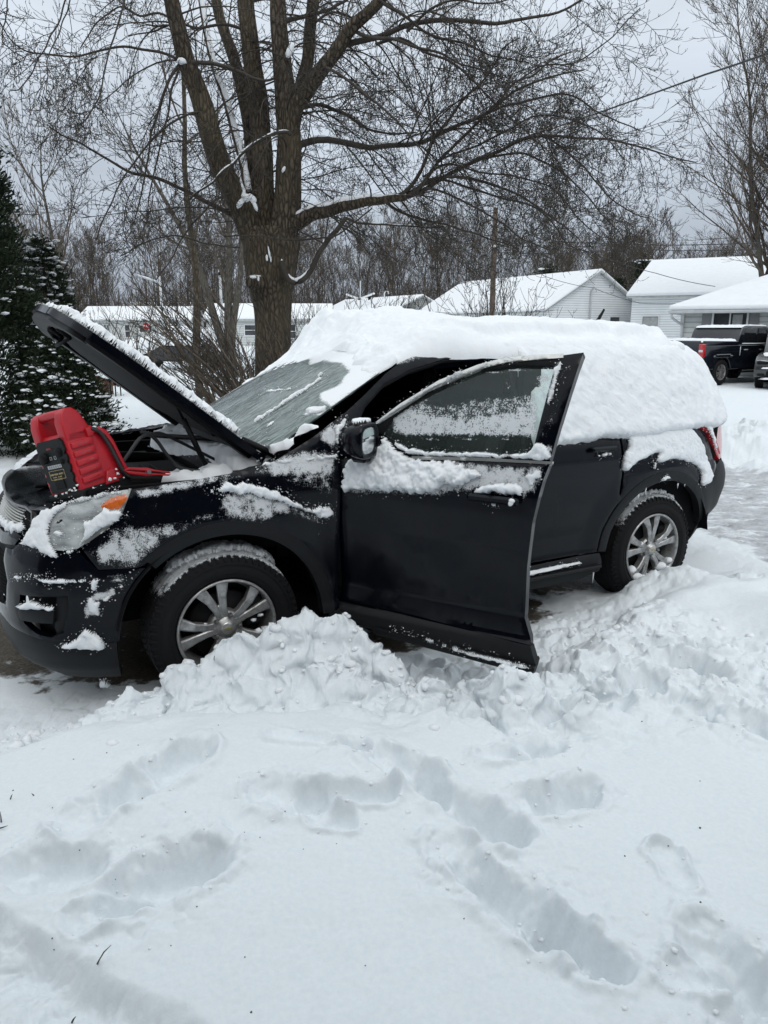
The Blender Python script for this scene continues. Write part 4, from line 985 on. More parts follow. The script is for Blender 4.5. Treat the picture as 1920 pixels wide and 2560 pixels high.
    rd = [(1.80, 1.125), (2.46, 1.125), (2.475, .9), (2.46, .78)]+circ(2.857, .355, .535, 133, 173, 16)+[(2.325, .425), (1.80, .425)]
    a, b = patch('rear_door', rd, S, 1, pt, car, res=.02, mirror=True)
    hm = MB(); q = S(np.array([2.30]), np.array([1.055]))[0]; hm.box(q+np.array([0, .022, .012]), (.20, .03, .032), bev=.01); hm.box(q+np.array([.0, .004, -.01]), (.10, .012, .045), bev=.004)
    for sg in (-.09, .09): hm.box(q+np.array([sg, .008, .01]), (.02, .03, .028), bev=.006)
    place(hm, 'door_handle', pt, a)
    snowlay('snow_layer', [(2.25, 1.015), (2.37, 1.02), (2.37, 1.045), (2.25, 1.042)], S, 1, a, T=.02, w=.015, off=.01)
    # front door shut on the far side
    patch('passenger_door', [(.585, 1.15), (1.79, 1.125), (1.79, .425), (.575, .40)], lambda s, z: S(s, z)*np.array([1, -1, 1]), -1, pt, car, res=.05, amb=.2)
    for X0, X1, mir in ((.52, 1.80, 1), (1.80, 2.50, 0), (2.50, 3.9, 0)):
        pp = [(X0+(.62 if X0 < .6 else 0), 1.60), (X0, 1.14), (X1, 1.12), (X1, 1.62)] if X0 < .6 else [(X0, 1.12), (X1, 1.12), (X1, 1.62), (X0, 1.62)]
        if mir: patch('side_window', pp, lambda s, z: S(s, z)*np.array([1, -1, 1]), -1, M['darkglass'], car, res=.06)
        else: patch('side_window', pp, S, 1, M['darkglass'], car, res=.06, mirror=True, off=-.004)
    qz = [(iS(*C(KR, (960, 300), (1060, 290), (1160, 560), (1100, 640), (960, 400))), .25, .1)]
    qd = [(2.478, 1.125), (3.10, 1.138), (3.22, 1.14), (3.33, 1.10), (3.45, .955), (3.50, .87), (3.385, .775), (3.19, .75), (3.165, .745)]+circ(2.857, .355, .50, 52, 148, 30)+[(2.44, .66), (2.478, .79), (2.492, .9)]
    patch('rear_quarter_panel', qd, S, 1, pt, car, res=.02, zones=qz, mirror=True)
    rb = [(3.17, .742), (3.385, .772), (3.505, .868), (3.60, .89), (3.8, .86), (S1-.001, .84), (S1-.001, .56), (3.9, .53), (3.62, .42), (3.40, .33), (3.20, .31)]+circ(2.857, .355, .486, 0, 50, 16)
    rbp, _ = patch('rear_bumper', rb, S, 1, pl, car, res=.025, mirror=True, thick=.03, amb=.1)
    tl = [(3.235, 1.142), (3.34, 1.095), (3.46, .955), (3.53, .895), (3.60, .905), (3.68, .99), (3.69, 1.05), (3.645, 1.075), (3.69, 1.12), (3.69, 1.155), (3.40, 1.16)]
    tl_, _ = patch('taillight', tl, S, 1, M['redlens'], car, res=.015, off=.018, thick=.05, mirror=True)
    patch('lamp_divider', [(3.30, 1.155), (3.42, 1.04), (3.54, .93), (3.57, .935), (3.455, 1.05), (3.36, 1.155)], S, 1, M['redlens'], tl_, off=.024, thick=.01, res=.012)
    snowlay('snow_layer', [(3.235, 1.155), (3.33, 1.09), (3.44, .97), (3.47, .975), (3.40, 1.06), (3.37, 1.155)], S, 1, tl_, T=.012, w=.01, off=.02, res=.008)
    patch('liftgate', [(3.70, 1.16), (3.70, .87), (S1-.001, .85), (S1-.001, 1.18)], S, 1, pt, car, res=.05, mirror=True, amb=.4)
    patch('side_sill', [(.50, .385), (2.345, .418), (2.36, .36), (2.35, .30), (2.2, .265), (.52, .25)], lambda s, z: S(s, z), 1, pl, car, off=.0, thick=.10, res=.025, mirror=True, amb=.1)
    SI = lambda x, w: np.stack([x, .905+w+0*x, .385+.02*(x-1.8)/.6+0*w], -1)
    m = MB(); m.box((1.95, .925, .345), (.76, .05, .018), bev=.006); place(m, 'sill_step', pl, car)
    snowlay('snow_layer', [(1.55, .35), (2.18, .37), (2.18, .388), (1.55, .378)], S, 1, car, T=.022, w=.012, off=.012, res=.008, jit=.003, cut=0)
    # quarter snow (continues the mass above)
    snowlay('snow_layer', [(2.50, 1.15), (2.725, 1.16), (2.93, 1.16), (3.12, 1.15), (3.17, 1.09), (3.22, 1.05), (3.32, .915), (3.39, .775), (3.205, .745), (3.225, .865), (3.06, .935), (2.912, .962), (2.815, .950), (2.775, .94), (2.755, .975), (2.79, 1.015), (2.649, .988), (2.556, .955), (2.49, .905), (2.458, .94), (2.47, 1.007), (2.535, 1.081)], S, 1, car, T=.026, w=.022, res=.012, jit=.006, mt=M['snow_side'], nz=.35, cut=.2)
    snowlay('snow_layer', [(2.79, .835), (2.80, .86), (2.83, .885), (2.865, .87), (2.875, .84)], S, 1, car, T=.018, w=.015, res=.008, jit=.003, off=.012)
    for P in (C(KR, (512, 560), (520, 560), (545, 650), (515, 720)), C(KR, (480, 610), (500, 620), (495, 645))):
        snowlay('snow_layer', iS(*P), S, 1, car, T=.014, w=.012, res=.008, jit=.003, off=.01)
    m = MB()
    for s_, z_, l in ((2.62, .765, .04), (2.68, .80, .05), (2.98, .80, .035), (3.05, .79, .02), (2.30, .30, .07)):
        p = S(np.array([s_]), np.array([z_]))[0]; m = MB(); m.tube([p, p-np.array([0, 0, l*.5]), p-np.array([0, 0, l])], [.005, .003, .0006], 6); place(m, 'icicle', M['snow'], car)
    # --- dark underside, wheel wells and cabin
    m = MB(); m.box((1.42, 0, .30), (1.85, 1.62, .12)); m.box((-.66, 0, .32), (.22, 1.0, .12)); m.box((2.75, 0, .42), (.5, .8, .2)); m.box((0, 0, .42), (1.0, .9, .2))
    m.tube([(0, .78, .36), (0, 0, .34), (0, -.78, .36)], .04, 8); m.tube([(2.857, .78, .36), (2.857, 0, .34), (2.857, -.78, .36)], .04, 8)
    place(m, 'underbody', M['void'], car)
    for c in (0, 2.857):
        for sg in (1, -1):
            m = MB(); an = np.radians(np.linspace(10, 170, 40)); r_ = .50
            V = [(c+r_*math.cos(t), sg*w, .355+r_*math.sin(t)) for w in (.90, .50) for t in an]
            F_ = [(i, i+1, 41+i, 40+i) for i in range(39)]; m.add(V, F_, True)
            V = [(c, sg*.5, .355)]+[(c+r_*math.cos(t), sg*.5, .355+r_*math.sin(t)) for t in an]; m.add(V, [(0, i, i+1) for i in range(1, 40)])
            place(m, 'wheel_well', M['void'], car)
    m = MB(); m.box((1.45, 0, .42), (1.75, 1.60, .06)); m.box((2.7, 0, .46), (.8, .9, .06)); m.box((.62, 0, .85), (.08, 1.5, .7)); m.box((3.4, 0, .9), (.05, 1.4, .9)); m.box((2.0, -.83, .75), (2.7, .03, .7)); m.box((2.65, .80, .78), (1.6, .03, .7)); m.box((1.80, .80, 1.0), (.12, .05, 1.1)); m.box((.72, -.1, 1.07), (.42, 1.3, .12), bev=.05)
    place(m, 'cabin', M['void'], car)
    m = MB(); m.box((2.2, 0, 1.575), (2.3, 1.1, .03)); place(m, 'headliner', M['fabric'], car)
    m = MB(); cc = np.array([.92, .38, 1.05]); A_ = np.array([0, 1, 0]); B_ = unit(np.array([-.35, 0, .94])); m.tube([cc+.185*(math.cos(t)*A_+math.sin(t)*B_) for t in np.linspace(0, 2*math.pi, 33)], .015, 8); m.tube([cc-.18*A_, cc, cc+.18*A_], .02, 6); place(m, 'steering_wheel', bk, car)
    for yy in (.38, -.38):
        m = MB(); m.box((1.45, yy, .66), (.50, .50, .18), bev=.06); R_ = [[.95, 0, .3], [0, 1, 0], [-.3, 0, .95]]; m.box((1.74, yy, 1.02), (.14, .48, .62), M=R_, bev=.05); m.box((1.84, yy, 1.42), (.10, .26, .18), M=R_, bev=.04); m.tube([(1.82, yy-.06, 1.25), (1.83, yy-.06, 1.38)], .008, 6); m.tube([(1.82, yy+.06, 1.25), (1.83, yy+.06, 1.38)], .008, 6)
        place(m, 'seat', M['fabric'], car)
    m = MB(); m.box((2.62, 0, .98), (.14, 1.3, .6), bev=.05); place(m, 'rear_bench', M['fabric'], car)
    # antenna and the rack foot showing through the snow
    m = MB(); m.tube([(3.05, -.02, 1.66), (3.09, -.02, 1.80), (3.16, -.02, 1.905)], [.02, .014, .008], 8); place(m, 'antenna', bk, car)
    m = MB(); p = aty(1273, 893, .66); m.box(p, (.045, .03, .05), bev=.012); place(m, 'rack_foot', bk, car)
    wheels(car); front_door(car)
    return car
def build_roof_snow(car):
    # thick cap on the roof: height field over (x,y), overhanging the rails
    nx, ny = 340, 190; A_, B_ = np.meshgrid(np.linspace(0, 1, nx), np.linspace(-1, 1, ny), indexing='ij')
    A_ = A_**1.15; B_ = np.sign(B_)*(1-(1-np.abs(B_))**1.35)
    yn = B_*.7
    xf = np.interp(yn, [-.7, -.5, -.3, -.1, .05, .2, .35, .5, .62, .7], [.58, .52, .56, .66, .80, .93, .90, .86, .84, .88])+.05*perlin(yn*6, yn*0+2, 4)+.03*perlin(yn*17, yn*0, 5)
    xr = 3.50-.34*(np.abs(yn)/.7)**2
    X = xf+(xr-xf)*A_
    edge = .705+.012*perlin(X*5, X*0+3, 1)+.008*perlin(X*13, X*0, 2)-.045*sstep(1.75, 1.25, X)*(B_ > 0)-.03*sstep(1.1, .8, X)-.09*sstep(2.4, 3.4, X)
    Y = B_*edge
    q = 1-np.clip(np.abs(Y)/.66, 0, 1)**2.2
    rb = np.interp(X, *np.array(ZR).T)-.075*np.minimum(np.abs(Y/.66), 1.15)**2.6
    wb = 1.578+.048*q-((1.03-.11*q)-X)*.555
    base = np.where(X < 1.03, np.minimum(wb, rb+.03), rb); base = np.minimum(wb, base) if False else base
    dS = edge-np.abs(Y); dF = X-xf; dR = xr-X
    h = np.sqrt(np.clip(1-(1-np.clip(np.minimum(dS, dR)/.13, 0, 1))**2, 0, 1))*sstep(0, .04, dF)
    T = .140+.018*fbm(X*1.4, Y*1.6, 3, 4)+.006*fbm(X*6, Y*6, 3, 7)
    T = T+.010*np.abs(perlin(X*5, Y*5, 31))+.006*np.abs(perlin(X*13, Y*13, 32))+.003*perlin(X*30, Y*30, 33)
    T = T*(sstep(.92, 1.42, X+.10*perlin(X*4, Y*4, 9)+.10*(Y < 0)*np.abs(Y))*.92+.08)
    T = T+.12*np.exp(-(((X-1.14)/.16)**2+((Y+.50)/.22)**2))+.05*np.exp(-(((X-1.42)/.26)**2+((Y+.2)/.35)**2))+.018*np.exp(-(((X-1.72)/.20)**2+((Y+.48)/.15)**2))
    rough = np.exp(-(((X-1.2)/.34)**2+((Y+.35)/.45)**2))
    T = T+rough*(.024*lumps(X*8, Y*8, 3)+.014*lumps(X*19, Y*19, 5)+.022*fbm(X*7, Y*7, 3, 11))
    T = T+.006*fbm(X*22, Y*22, 3, 14)*sstep(1.5, 1.0, X)
    st = edge-.17+.05*perlin(X*2.2, X*0+8, 5)+.02*perlin(X*7, Y*3, 6); T = T-.055*sstep(-.035, .03, np.abs(Y)-st)*(Y > 0)*sstep(1.3, 1.7, X)*sstep(3.3, 2.9, X)
    T = T+.022*lumps(X*7+.5*perlin(X*9, Y*9, 3), Y*7, 12)*sstep(.06, .0, np.abs(np.abs(Y)-st))
    T = T-.028*np.exp(-(((X-2.75)/.05)**2))*sstep(-.2, .3, Y)
    Z = base+h*np.maximum(T, .006)-.012*(1-h)+.0012*fbm(X*40, Y*40, 2, 30)
    idx = np.arange(nx*ny).reshape(nx, ny); Q = np.stack([idx[:-1, :-1], idx[1:, :-1], idx[1:, 1:], idx[:-1, 1:]], -1).reshape(-1, 4)
    o = mkmesh('roof_snow', np.stack([X, Y, Z], -1).reshape(-1, 3), None, M['snow'], car, Q=Q); CAR_PARTS.append(o)
    # side mass: from under the roof cap down over windows to the belt line, wrapping the rear corner
    low = [(1.79, 1.10), (1.94, 1.100), (2.115, 1.104), (2.314, 1.120), (2.541, 1.108), (2.678, 1.112), (3.0, 1.125), (3.187, 1.133), (3.30, 1.125), (3.45, 1.11), (3.72, 1.13), (4.0, 1.12), (4.45, 1.15)]
    poly = low+[(4.45, 1.62), (1.70, 1.65), (1.70, 1.60), (1.78, 1.59)]
    def SS(s, z):
        return S(s, z)
    o = snowlay('side_snow', poly, SS, 1, car, T=.055, w=.035, res=.014, jit=.010, mt=M['snow_side'], nz=.34, crumbs=.6, smooth=0, cut=0)
    # rear spoiler lump
    c = np.array([aty(1672, 880, .5)[0], .5, 1.64])
    V, T_ = blobs([c, c+[-.03, -.05, .0], c+[-.05, .08, .0]], [.07, .085, .075], .8, .04, ICO2); o = mkmesh('spoiler_snow', V, T_, M['snow'], car); o['kind'] = 'stuff'; CAR_PARTS.append(o)
    m = MB(); m.box((3.38, 0, 1.60), (.16, 1.06, .035), bev=.015); place(m, 'rear_spoiler', M['paint'], car)
def wheels(car):
    def wheel(c, yo, base, snowy, side=1):
        w = empty('wheel'); w.parent = car; CAR_EMP.append(w)
        R, r = .362, .236
        m = MB()
        prof = [(r-.004, yo-.035), (r+.004, yo-.012), (r+.02, yo+.002), (r+.05, yo+.008), (R-.055, yo+.002), (R-.02, yo-.012), (R-.006, yo-.028), (R, yo-.05), (R, yo-.19), (R-.008, yo-.215), (R-.03, yo-.232), (r+.04, yo-.24), (r, yo-.22)]
        m.lathe(prof, 72, (c, 0, .362), 'y')
        for k in range(72):      # tread blocks
            a = 2*math.pi*k/72
            for j, yy in enumerate((-.035, -.078, -.12, -.163, -.205)):
                t = a+(.5*(j % 2))*2*math.pi/72; e = np.array([math.cos(t), 0, math.sin(t)]); tt = np.array([-math.sin(t), 0, math.cos(t)])
                m.box(np.array([c, yo+yy, .362])+e*(R-(.009 if j in (0, 4) else .003)), (.010, .034, .023), M=np.stack([e, [0, 1, 0], tt], 1))
        for k in range(60):
            t = 2*math.pi*k/60; e = np.array([math.cos(t), 0, math.sin(t)]); tt = np.array([-math.sin(t), 0, math.cos(t)])
            m.box(np.array([c, yo-.010, .362])+e*(R-.022), (.028, .010, .012), M=np.stack([unit(e-np.array([0, .45, 0])), unit(np.array([0, 1, 0])+.45*e), tt], 1))
        for rr in (r+.035, r+.075): m.lathe([(rr, yo+.0065), (rr+.002, yo+.0085), (rr+.004, yo+.0065)], 72, (c, 0, .362), 'y')
        ty = m.build('tyre', M['rubber'], w); CAR_PARTS.append(ty)
        at = ty.data.attributes.new('dust', 'FLOAT', 'POINT'); co = np.zeros(len(ty.data.vertices)*3); ty.data.vertices.foreach_get('co', co); co = co.reshape(-1, 3)
        ang = np.arctan2(co[:, 2]-.362, co[:, 0]-c); rr = np.hypot(co[:, 2]-.362, co[:, 0]-c)
        top = sstep(.15, .75, np.sin(ang)); d = top*sstep(.325, .36, rr)*.95
        if side > 0: d = np.maximum(d, sstep(.30, .35, rr)*.5*sstep(-.3, .4, np.sin(ang)))
        at.data.foreach_set('value', d.astype(np.float32))
        m = MB()
        m.lathe([(r+.004, yo-.006), (r+.001, yo+.002), (r-.008, yo+.0), (r-.013, yo-.012), (r-.016, yo-.03), (r-.028, yo-.06), (r-.04, yo-.12), (r-.03, yo-.2)], 72, (c, 0, .362), 'y')
        O_ = np.array([c, 0, .362])
        for k in range(5):
            ax = math.radians(base+72*k)
            for sg in (-1, 1):
                a_in, a_out = ax+sg*.20, ax+sg*.225
                # blade: hub end to rim end; polygons in (radius, tangential)
                def pt(rad, ang, h): return O_+np.array([rad*math.cos(ang), yo+h, rad*math.sin(ang)])
                st = [(.050, ax+sg*.30, .030), (.10, ax+sg*.175, .029), (.16, ax+sg*.19, .036), (.224, ax+sg*.245, .052)]
                V = []; Fs = []
                hh = [-.020, -.010, -.004, -.012]
                for (rad, an, wd_), h in zip(st, hh):
                    da = wd_/rad*.55
                    V += [pt(rad, an-da, h-.004), pt(rad, an-da*.7, h), pt(rad, an+da*.7, h), pt(rad, an+da, h-.004), pt(rad, an+da*.8, h-.045), pt(rad, an-da*.8, h-.045)]
                for i in range(3):
                    for j in range(6): Fs.append((i*6+j, i*6+(j+1) % 6, (i+1)*6+(j+1) % 6, (i+1)*6+j))
                Fs.append(tuple(range(6))); Fs.append(tuple(range(18, 24))[::-1])
                m.add(V, Fs)
            # web between the pair near the hub
            m.box(O_+np.array([.085*math.cos(ax), yo-.032, .085*math.sin(ax)]), (.07, .03, .018), M=np.array([[math.cos(ax), 0, -math.sin(ax)], [0, 1, 0], [math.sin(ax), 0, math.cos(ax)]]), bev=.004)
        m.lathe([(0, yo-.004), (.030, yo-.004), (.036, yo-.008), (.040, yo-.016), (.075, yo-.026), (.082, yo-.04), (.082, yo-.09)], 40, tuple(O_), 'y')
        rim = m.build('rim', M['alloy'], w); CAR_PARTS.append(rim)
        at = rim.data.attributes.new('dust', 'FLOAT', 'POINT'); n = len(rim.data.vertices); co = np.zeros(n*3); rim.data.vertices.foreach_get('co', co); co = co.reshape(-1, 3)
        d = (.45 if snowy else .30)*np.ones(n)
        if snowy: d = np.maximum(d, .85*sstep(.30, .16, co[:, 2]))
        at.data.foreach_set('value', d.astype(np.float32))
        m = MB(); m.lathe([(.0, yo-.07), (.165, yo-.07), (.17, yo-.085), (.17, yo-.10)], 40, tuple(O_), 'y'); m.lathe([(0, yo-.12), (.22, yo-.12)], 40, tuple(O_), 'y')
        m.box(O_+np.array([.14, yo-.07, .06]), (.10, .08, .16), bev=.02)
        bd = m.build('brake_disc', M['steel'] if False else M['black'], w); CAR_PARTS.append(bd)
        for k in range(5):
            m = MB(); ax = math.radians(base+36+72*k); p = O_+np.array([.062*math.cos(ax), 0, .062*math.sin(ax)])
            m.lathe([(0, yo-.002), (.008, yo-.003), (.0105, yo-.008), (.0105, yo-.03), (.014, yo-.032)], 6, tuple(p), 'y', smooth=False)
            ln = m.build('lug_nut', M['steel'], rim); CAR_PARTS.append(ln)
        m = MB(); m.lathe([(0, yo+.001), (.027, yo+.0), (.031, yo-.004), (.033, yo-.012)], 32, tuple(O_), 'y')
        cp = m.build('centre_cap', M['chrome'], rim); CAR_PARTS.append(cp)
        m = MB(); M_ = [[1, 0, 0], [0, 0, 1], [0, 1, 0]]
        m.prism([(-.019, -.0035), (-.0165, .0045), (-.006, .0045), (-.005, .008), (.007, .008), (.006, .0045), (.019, .0045), (.0165, -.0045), (.006, -.0045), (.005, -.008), (-.007, -.008), (-.006, -.0045), (-.0185, -.0045)], yo+.0005, yo+.003, M=M_, o=tuple(O_))
        em = m.build('emblem', M['gold'], rim); CAR_PARTS.append(em)
        # snow lying on the tyre crown
        def TC(t, v): a = np.radians(t*100); return np.stack([c+R*1.002*np.cos(a), yo-.03-v+0*t, .362+R*1.002*np.sin(a)], -1)
        if side > 0:
            lo, hi = (.40, 1.34) if not snowy else (.30, 1.45)
            snowlay('snow_layer', [(lo, .0), (hi, .0), (hi-.05, .19), (lo+.05, .19)], TC, -1, w, T=.026, w=.04, res=.012, jit=.012, nz=.6, crumbs=1.0, cut=.5)
        if snowy:
            V, T_ = blobs([O_+np.array([x_, yo-.02, z_]) for x_, z_ in ((-.12, -.17), (-.16, -.12), (.10, -.13), (.15, -.17), (.0, -.21), (-.06, -.2), (.06, -.2), (.18, -.10), (.12, .06), (-.10, .05))], [.04, .03, .035, .045, .05, .05, .05, .03, .018, .018], .7, .15, ICO2)
            o = mkmesh('snow_layer', V, T_, M['snow'], w); o['kind'] = 'stuff'; CAR_PARTS.append(o)
        else:
            V, T_ = blobs([O_+np.array([x_, yo-.025, z_]) for x_, z_ in ((-.14, .03), (-.10, .027), (.13, .01), (.17, .03), (.12, -.05), (.16, -.06), (.2, -.05))], [.012, .014, .016, .014, .02, .026, .03], .7, .2, ICO1)
            o = mkmesh('snow_layer', V, T_, M['snow'], w); o['kind'] = 'stuff'; CAR_PARTS.append(o)
        return w
    wheel(0, .875, 108, False); wheel(2.857, .875, 96, True)
    for c, b in ((0, 80), (2.857, 40)):
        k0 = len(CAR_PARTS); w = wheel(c, .875, b, False, 0)
        for o in CAR_PARTS[k0:]:
            o.data.transform(Matrix.Diagonal((1, -1, 1, 1))); o.data.flip_normals()
CAR_EMP = []
def front_door(car):
    K = K3; pt, pl = M['paint'], M['plastic']
    skin = iD((851, 1150), (847, 1300), (849, 1500), (1100, 1558), (1327, 1612), (1311, 1545), (1317, 1420), (1330, 1310), (1358, 1198), (1374, 1160), (1200, 1153), (1030, 1146), (930, 1138))
    band = iD(*C(K, (195, 860), (400, 790), (1270, 860), (1200, 1030), (870, 1010), (790, 1010), (700, 1030), (380, 1020), (190, 1015)))
    zd = [(band, .90, .05), (iD(*C(K, (1110, 850), (1280, 830), (1240, 930), (1130, 1080), (1100, 1000))), .84, .04)]
    door = empty('front_door'); door.parent = car; CAR_EMP.append(door)
    sk = patch('door_skin', skin, D, 1, pt, door, res=.015, thick=.05, zones=zd, back=True)
    patch('door_cladding', iD((849, 1503), (1100, 1561), (1327, 1615), (1334, 1640), (1341, 1660), (1336, 1681), (1150, 1628), (939, 1573), (851, 1546)), D, 1, pl, door, res=.015, thick=.06, off=.012, back=True, amb=.1)
    patch('cladding_step', iD((940, 1566), (1150, 1615), (1341, 1662), (1337, 1682), (1150, 1632), (940, 1577)), D, 1, pl, door, res=.012, thick=.06, off=.036)
    snowlay('snow_layer', iD(*[(820+x*.3496, 1300+y*.3496) for x, y in ((670, 820), (760, 838), (880, 880), (1100, 930), (1250, 965), (1450, 1010), (1455, 1035), (1380, 1025), (1150, 970), (1000, 935), (840, 880), (700, 840))]), D, 1, door, T=.013, w=.010, res=.007, jit=.004, off=.034, cut=.25)
    snowlay('snow_layer', iD(*[(820+x*.3496, 1300+y*.3496) for x, y in ((460, 765), (520, 775), (640, 800), (640, 812), (520, 785))]), D, 1, door, T=.006, w=.006, res=.006, jit=.003, off=.032)
    # inner trim panel
    tp = [(.03, .42), (.95, .42), (.93, .9), (.98, 1.15), (.05, 1.15)]
    patch('door_trim', tp, D, -1, M['void'], door, res=.06, thick=.04, off=.055)
    # window frame: front-top rail and rear pillar
    outer = C(K, (372, 640), (500, 545), (700, 425), (900, 345), (1050, 305), (1200, 292), (1345, 288))
    inner = C(K, (1290, 340), (1100, 335), (905, 362), (760, 425), (600, 505), (455, 605), (405, 700), (385, 690))
    patch('window_frame', iD(*(outer+inner)), D, 1, M['black'], door, res=.015, thick=.045, back=True, off=-.004)
    zpil = [(iD(*C(K, (1345, 280), (1448, 270), (1290, 760), (1180, 760), (1300, 440))), .64, .05), (iD(*C(K, (1290, 330), (1345, 300), (1300, 500), (1240, 560))), .95, .02), (iD(*C(K, (1180, 740), (1300, 740), (1285, 840), (1170, 840))), .9, .03)]
    patch('window_pillar', iD(*C(K, (1345, 284), (1448, 270), (1300, 740), (1268, 855), (1165, 850), (1190, 765), (1240, 565), (1290, 380), (1292, 338))), D, 1, pt, door, res=.015, thick=.045, back=True, zones=zpil)
    patch('window_trim', iD(*C(K, (374, 632), (500, 537), (700, 416), (900, 336), (1050, 297), (1200, 285), (1345, 279), (1345, 300), (1200, 310), (1050, 323), (930, 354), (780, 415), (640, 478), (500, 570), (386, 645))), D, 1, M['chrome'], door, res=.012, thick=.02, off=.006)
    patch('belt_trim', iD(*C(K, (560, 810), (900, 817), (1290, 838), (1288, 852), (900, 833), (560, 826))), D, 1, M['chrome'], door, res=.012, thick=.02, off=.008)
    patch('window_seal', iD(*C(K, (420, 700), (560, 790), (900, 800), (1180, 806), (1180, 822), (560, 812), (400, 740))), D, 1, M['black'], door, res=.015, thick=.02, off=.0)
    gp = C(K, (400, 700), (455, 603), (600, 503), (760, 422), (905, 360), (1100, 333), (1292, 338), (1290, 380), (1240, 565), (1190, 765), (1165, 812), (900, 805), (560, 792))
    gz_ = [(iD(*C(K, (420, 610), (540, 520), (640, 560), (800, 590), (1000, 560), (1220, 520), (1220, 726), (900, 720), (480, 720))), .765, .035), (iD(*C(K, (440, 590), (600, 480), (700, 520), (900, 480), (1230, 440), (1220, 640), (900, 640), (480, 660))), .66, .05), (iD(*C(K, (430, 620), (600, 500), (760, 420), (800, 430), (600, 560), (520, 720), (430, 700))), .80, .06),
           (iD(*C(K, (1170, 380), (1290, 335), (1290, 400), (1240, 565), (1200, 720), (1100, 720), (1210, 560))), .82, .06), (iD(*C(K, (1040, 500), (1220, 440), (1200, 640), (1030, 640))), .76, .08), (iD(*C(K, (880, 365), (1290, 325), (1290, 350), (900, 385))), .8, .012), (iD(*C(K, (520, 715), (1180, 715), (1180, 730), (520, 732))), .8, .012), (iD(*C(K, (740, 420), (930, 360), (860, 410), (760, 450))), .7, .02), (iD(*C(K, (1020, 390), (1060, 385), (1090, 470), (1030, 480))), .66, .02)]
    patch('side_window', iD(*gp), D, 1, M['glass'], door, res=.013, thick=.004, off=-.022, zones=gz_)
    # snow bands
    b1 = C(K, (190, 1000), (270, 985), (380, 1000), (520, 1000), (600, 1016), (690, 1000), (740, 962), (790, 985), (850, 965), (890, 940), (1000, 915), (1068, 893), (960, 898), (860, 868), (820, 838), (690, 826), (560, 812), (500, 770), (400, 690), (395, 760), (330, 800), (240, 810), (205, 900))
    snowlay('snow_layer', iD(*b1), D, 1, door, T=.030, w=.03, res=.010, jit=.010, nz=1.1, cut=.55)
    b2 = C(K, (470, 720), (520, 762), (700, 787), (900, 786), (1110, 800), (1170, 775), (1200, 735), (1250, 745), (1285, 790), (1275, 835), (1130, 826), (900, 817), (560, 810), (470, 760))
    snowlay('snow_layer', iD(*b2), D, 1, door, T=.022, w=.014, res=.009, jit=.006, nz=.8, off=-.004, cut=.4)
    b3 = C(K, (865, 1005), (882, 972), (950, 952), (1080, 942), (1145, 965), (1138, 1022), (1060, 1010), (960, 1000))
    snowlay('snow_layer', iD(*b3), D, 1, door, T=.034, w=.022, res=.009, jit=.006, nz=.6, cut=.35)
    snowlay('snow_layer', iD(*C(K, (1150, 920), (1180, 880), (1250, 865), (1245, 900), (1190, 960), (1150, 960))), D, 1, door, T=.012, w=.015, res=.009, jit=.012)
    for P, T_ in ((C(K, (385, 625), (430, 585), (600, 485), (740, 405), (800, 370), (870, 360), (800, 392), (640, 470), (450, 590)), .012), (C(K, (740, 405), (800, 370), (880, 358), (800, 402), (760, 425)), .03), (C(K, (900, 338), (1050, 290), (1200, 280), (1240, 285), (1060, 305), (930, 345)), .008), (C(K, (1300, 330), (1350, 310), (1330, 400), (1290, 520), (1270, 560), (1250, 560), (1290, 420)), .008)):
        snowlay('snow_layer', iD(*P), D, 1, door, T=T_, w=.012, res=.008, jit=.004, off=.006)
    # handle
    def dp(L, out, z): return np.array([HX, HY, 0])+L*DL+(out+_ip(z, O_DOOR))*DN+np.array([0, 0, z])
    Md = np.stack([DL, DN, [0, 0, 1]], 1); m = MB()
    m.box(dp(.80, .030, 1.022), (.235, .026, .034), M=Md, bev=.010); 
    for L in (.70, .90): m.box(dp(L, .012, 1.020), (.03, .035, .030), M=Md, bev=.008)
    m.lathe([(0, .03), (.012, .028), (.014, .02), (.014, 0)], 14, (0, 0, 0), 'y') if False else None
    h = place(m, 'door_handle', pt, door)
    V, T_ = blobs([dp(.89, .045, 1.028), dp(.885, .046, 1.018)], [.016, .012], .9, .12, ICO2); o = mkmesh('snow_layer', V, T_, M['snow'], h); o['kind'] = 'stuff'; CAR_PARTS.append(o)
    snowlay('snow_layer', iD(*C(K, (935, 1043), (1022, 1046), (1010, 1070), (975, 1075), (950, 1062))), D, 1, h, T=.012, w=.012, res=.008, jit=.002)
    # mirror: glass looks rearwards (along +L), housing ahead of it
    m = MB(); n = 28; an = np.linspace(0, 2*math.pi, n, endpoint=False)
    def ring(L, cy_, cz_, ry, rz, p=3.2):
        out = []
        for t in an:
            c_, s_ = math.cos(t), math.sin(t); out.append((L, cy_+ry*abs(c_)**(2/p)*np.sign(c_), cz_+rz*abs(s_)**(2/p)*np.sign(s_)))
        return out
    ring0 = ring
    def ring(L, cy_, cz_, ry, rz, p=3.2): return ring0(L+.100, .072, 1.238, ry*.80, rz*.86, p)
    st = [ring(.002, .135, 1.245, .050, .045), ring(.010, .135, 1.245, .082, .066), ring(.035, .135, 1.245, .100, .082), ring(.075, .135, 1.246, .112, .094), ring(.105, .135, 1.246, .115, .097), ring(.118, .135, 1.246, .112, .094), ring(.118, .135, 1.246, .092, .072), ring(.106, .135, 1.246, .090, .070)]
    P = np.array(st).reshape(-1, 3); Pw = np.array([HX, HY, 0])+P[:, :1]*DL+P[:, 1:2]*DN+P[:, 2:3]*np.array([0, 0, 1.])
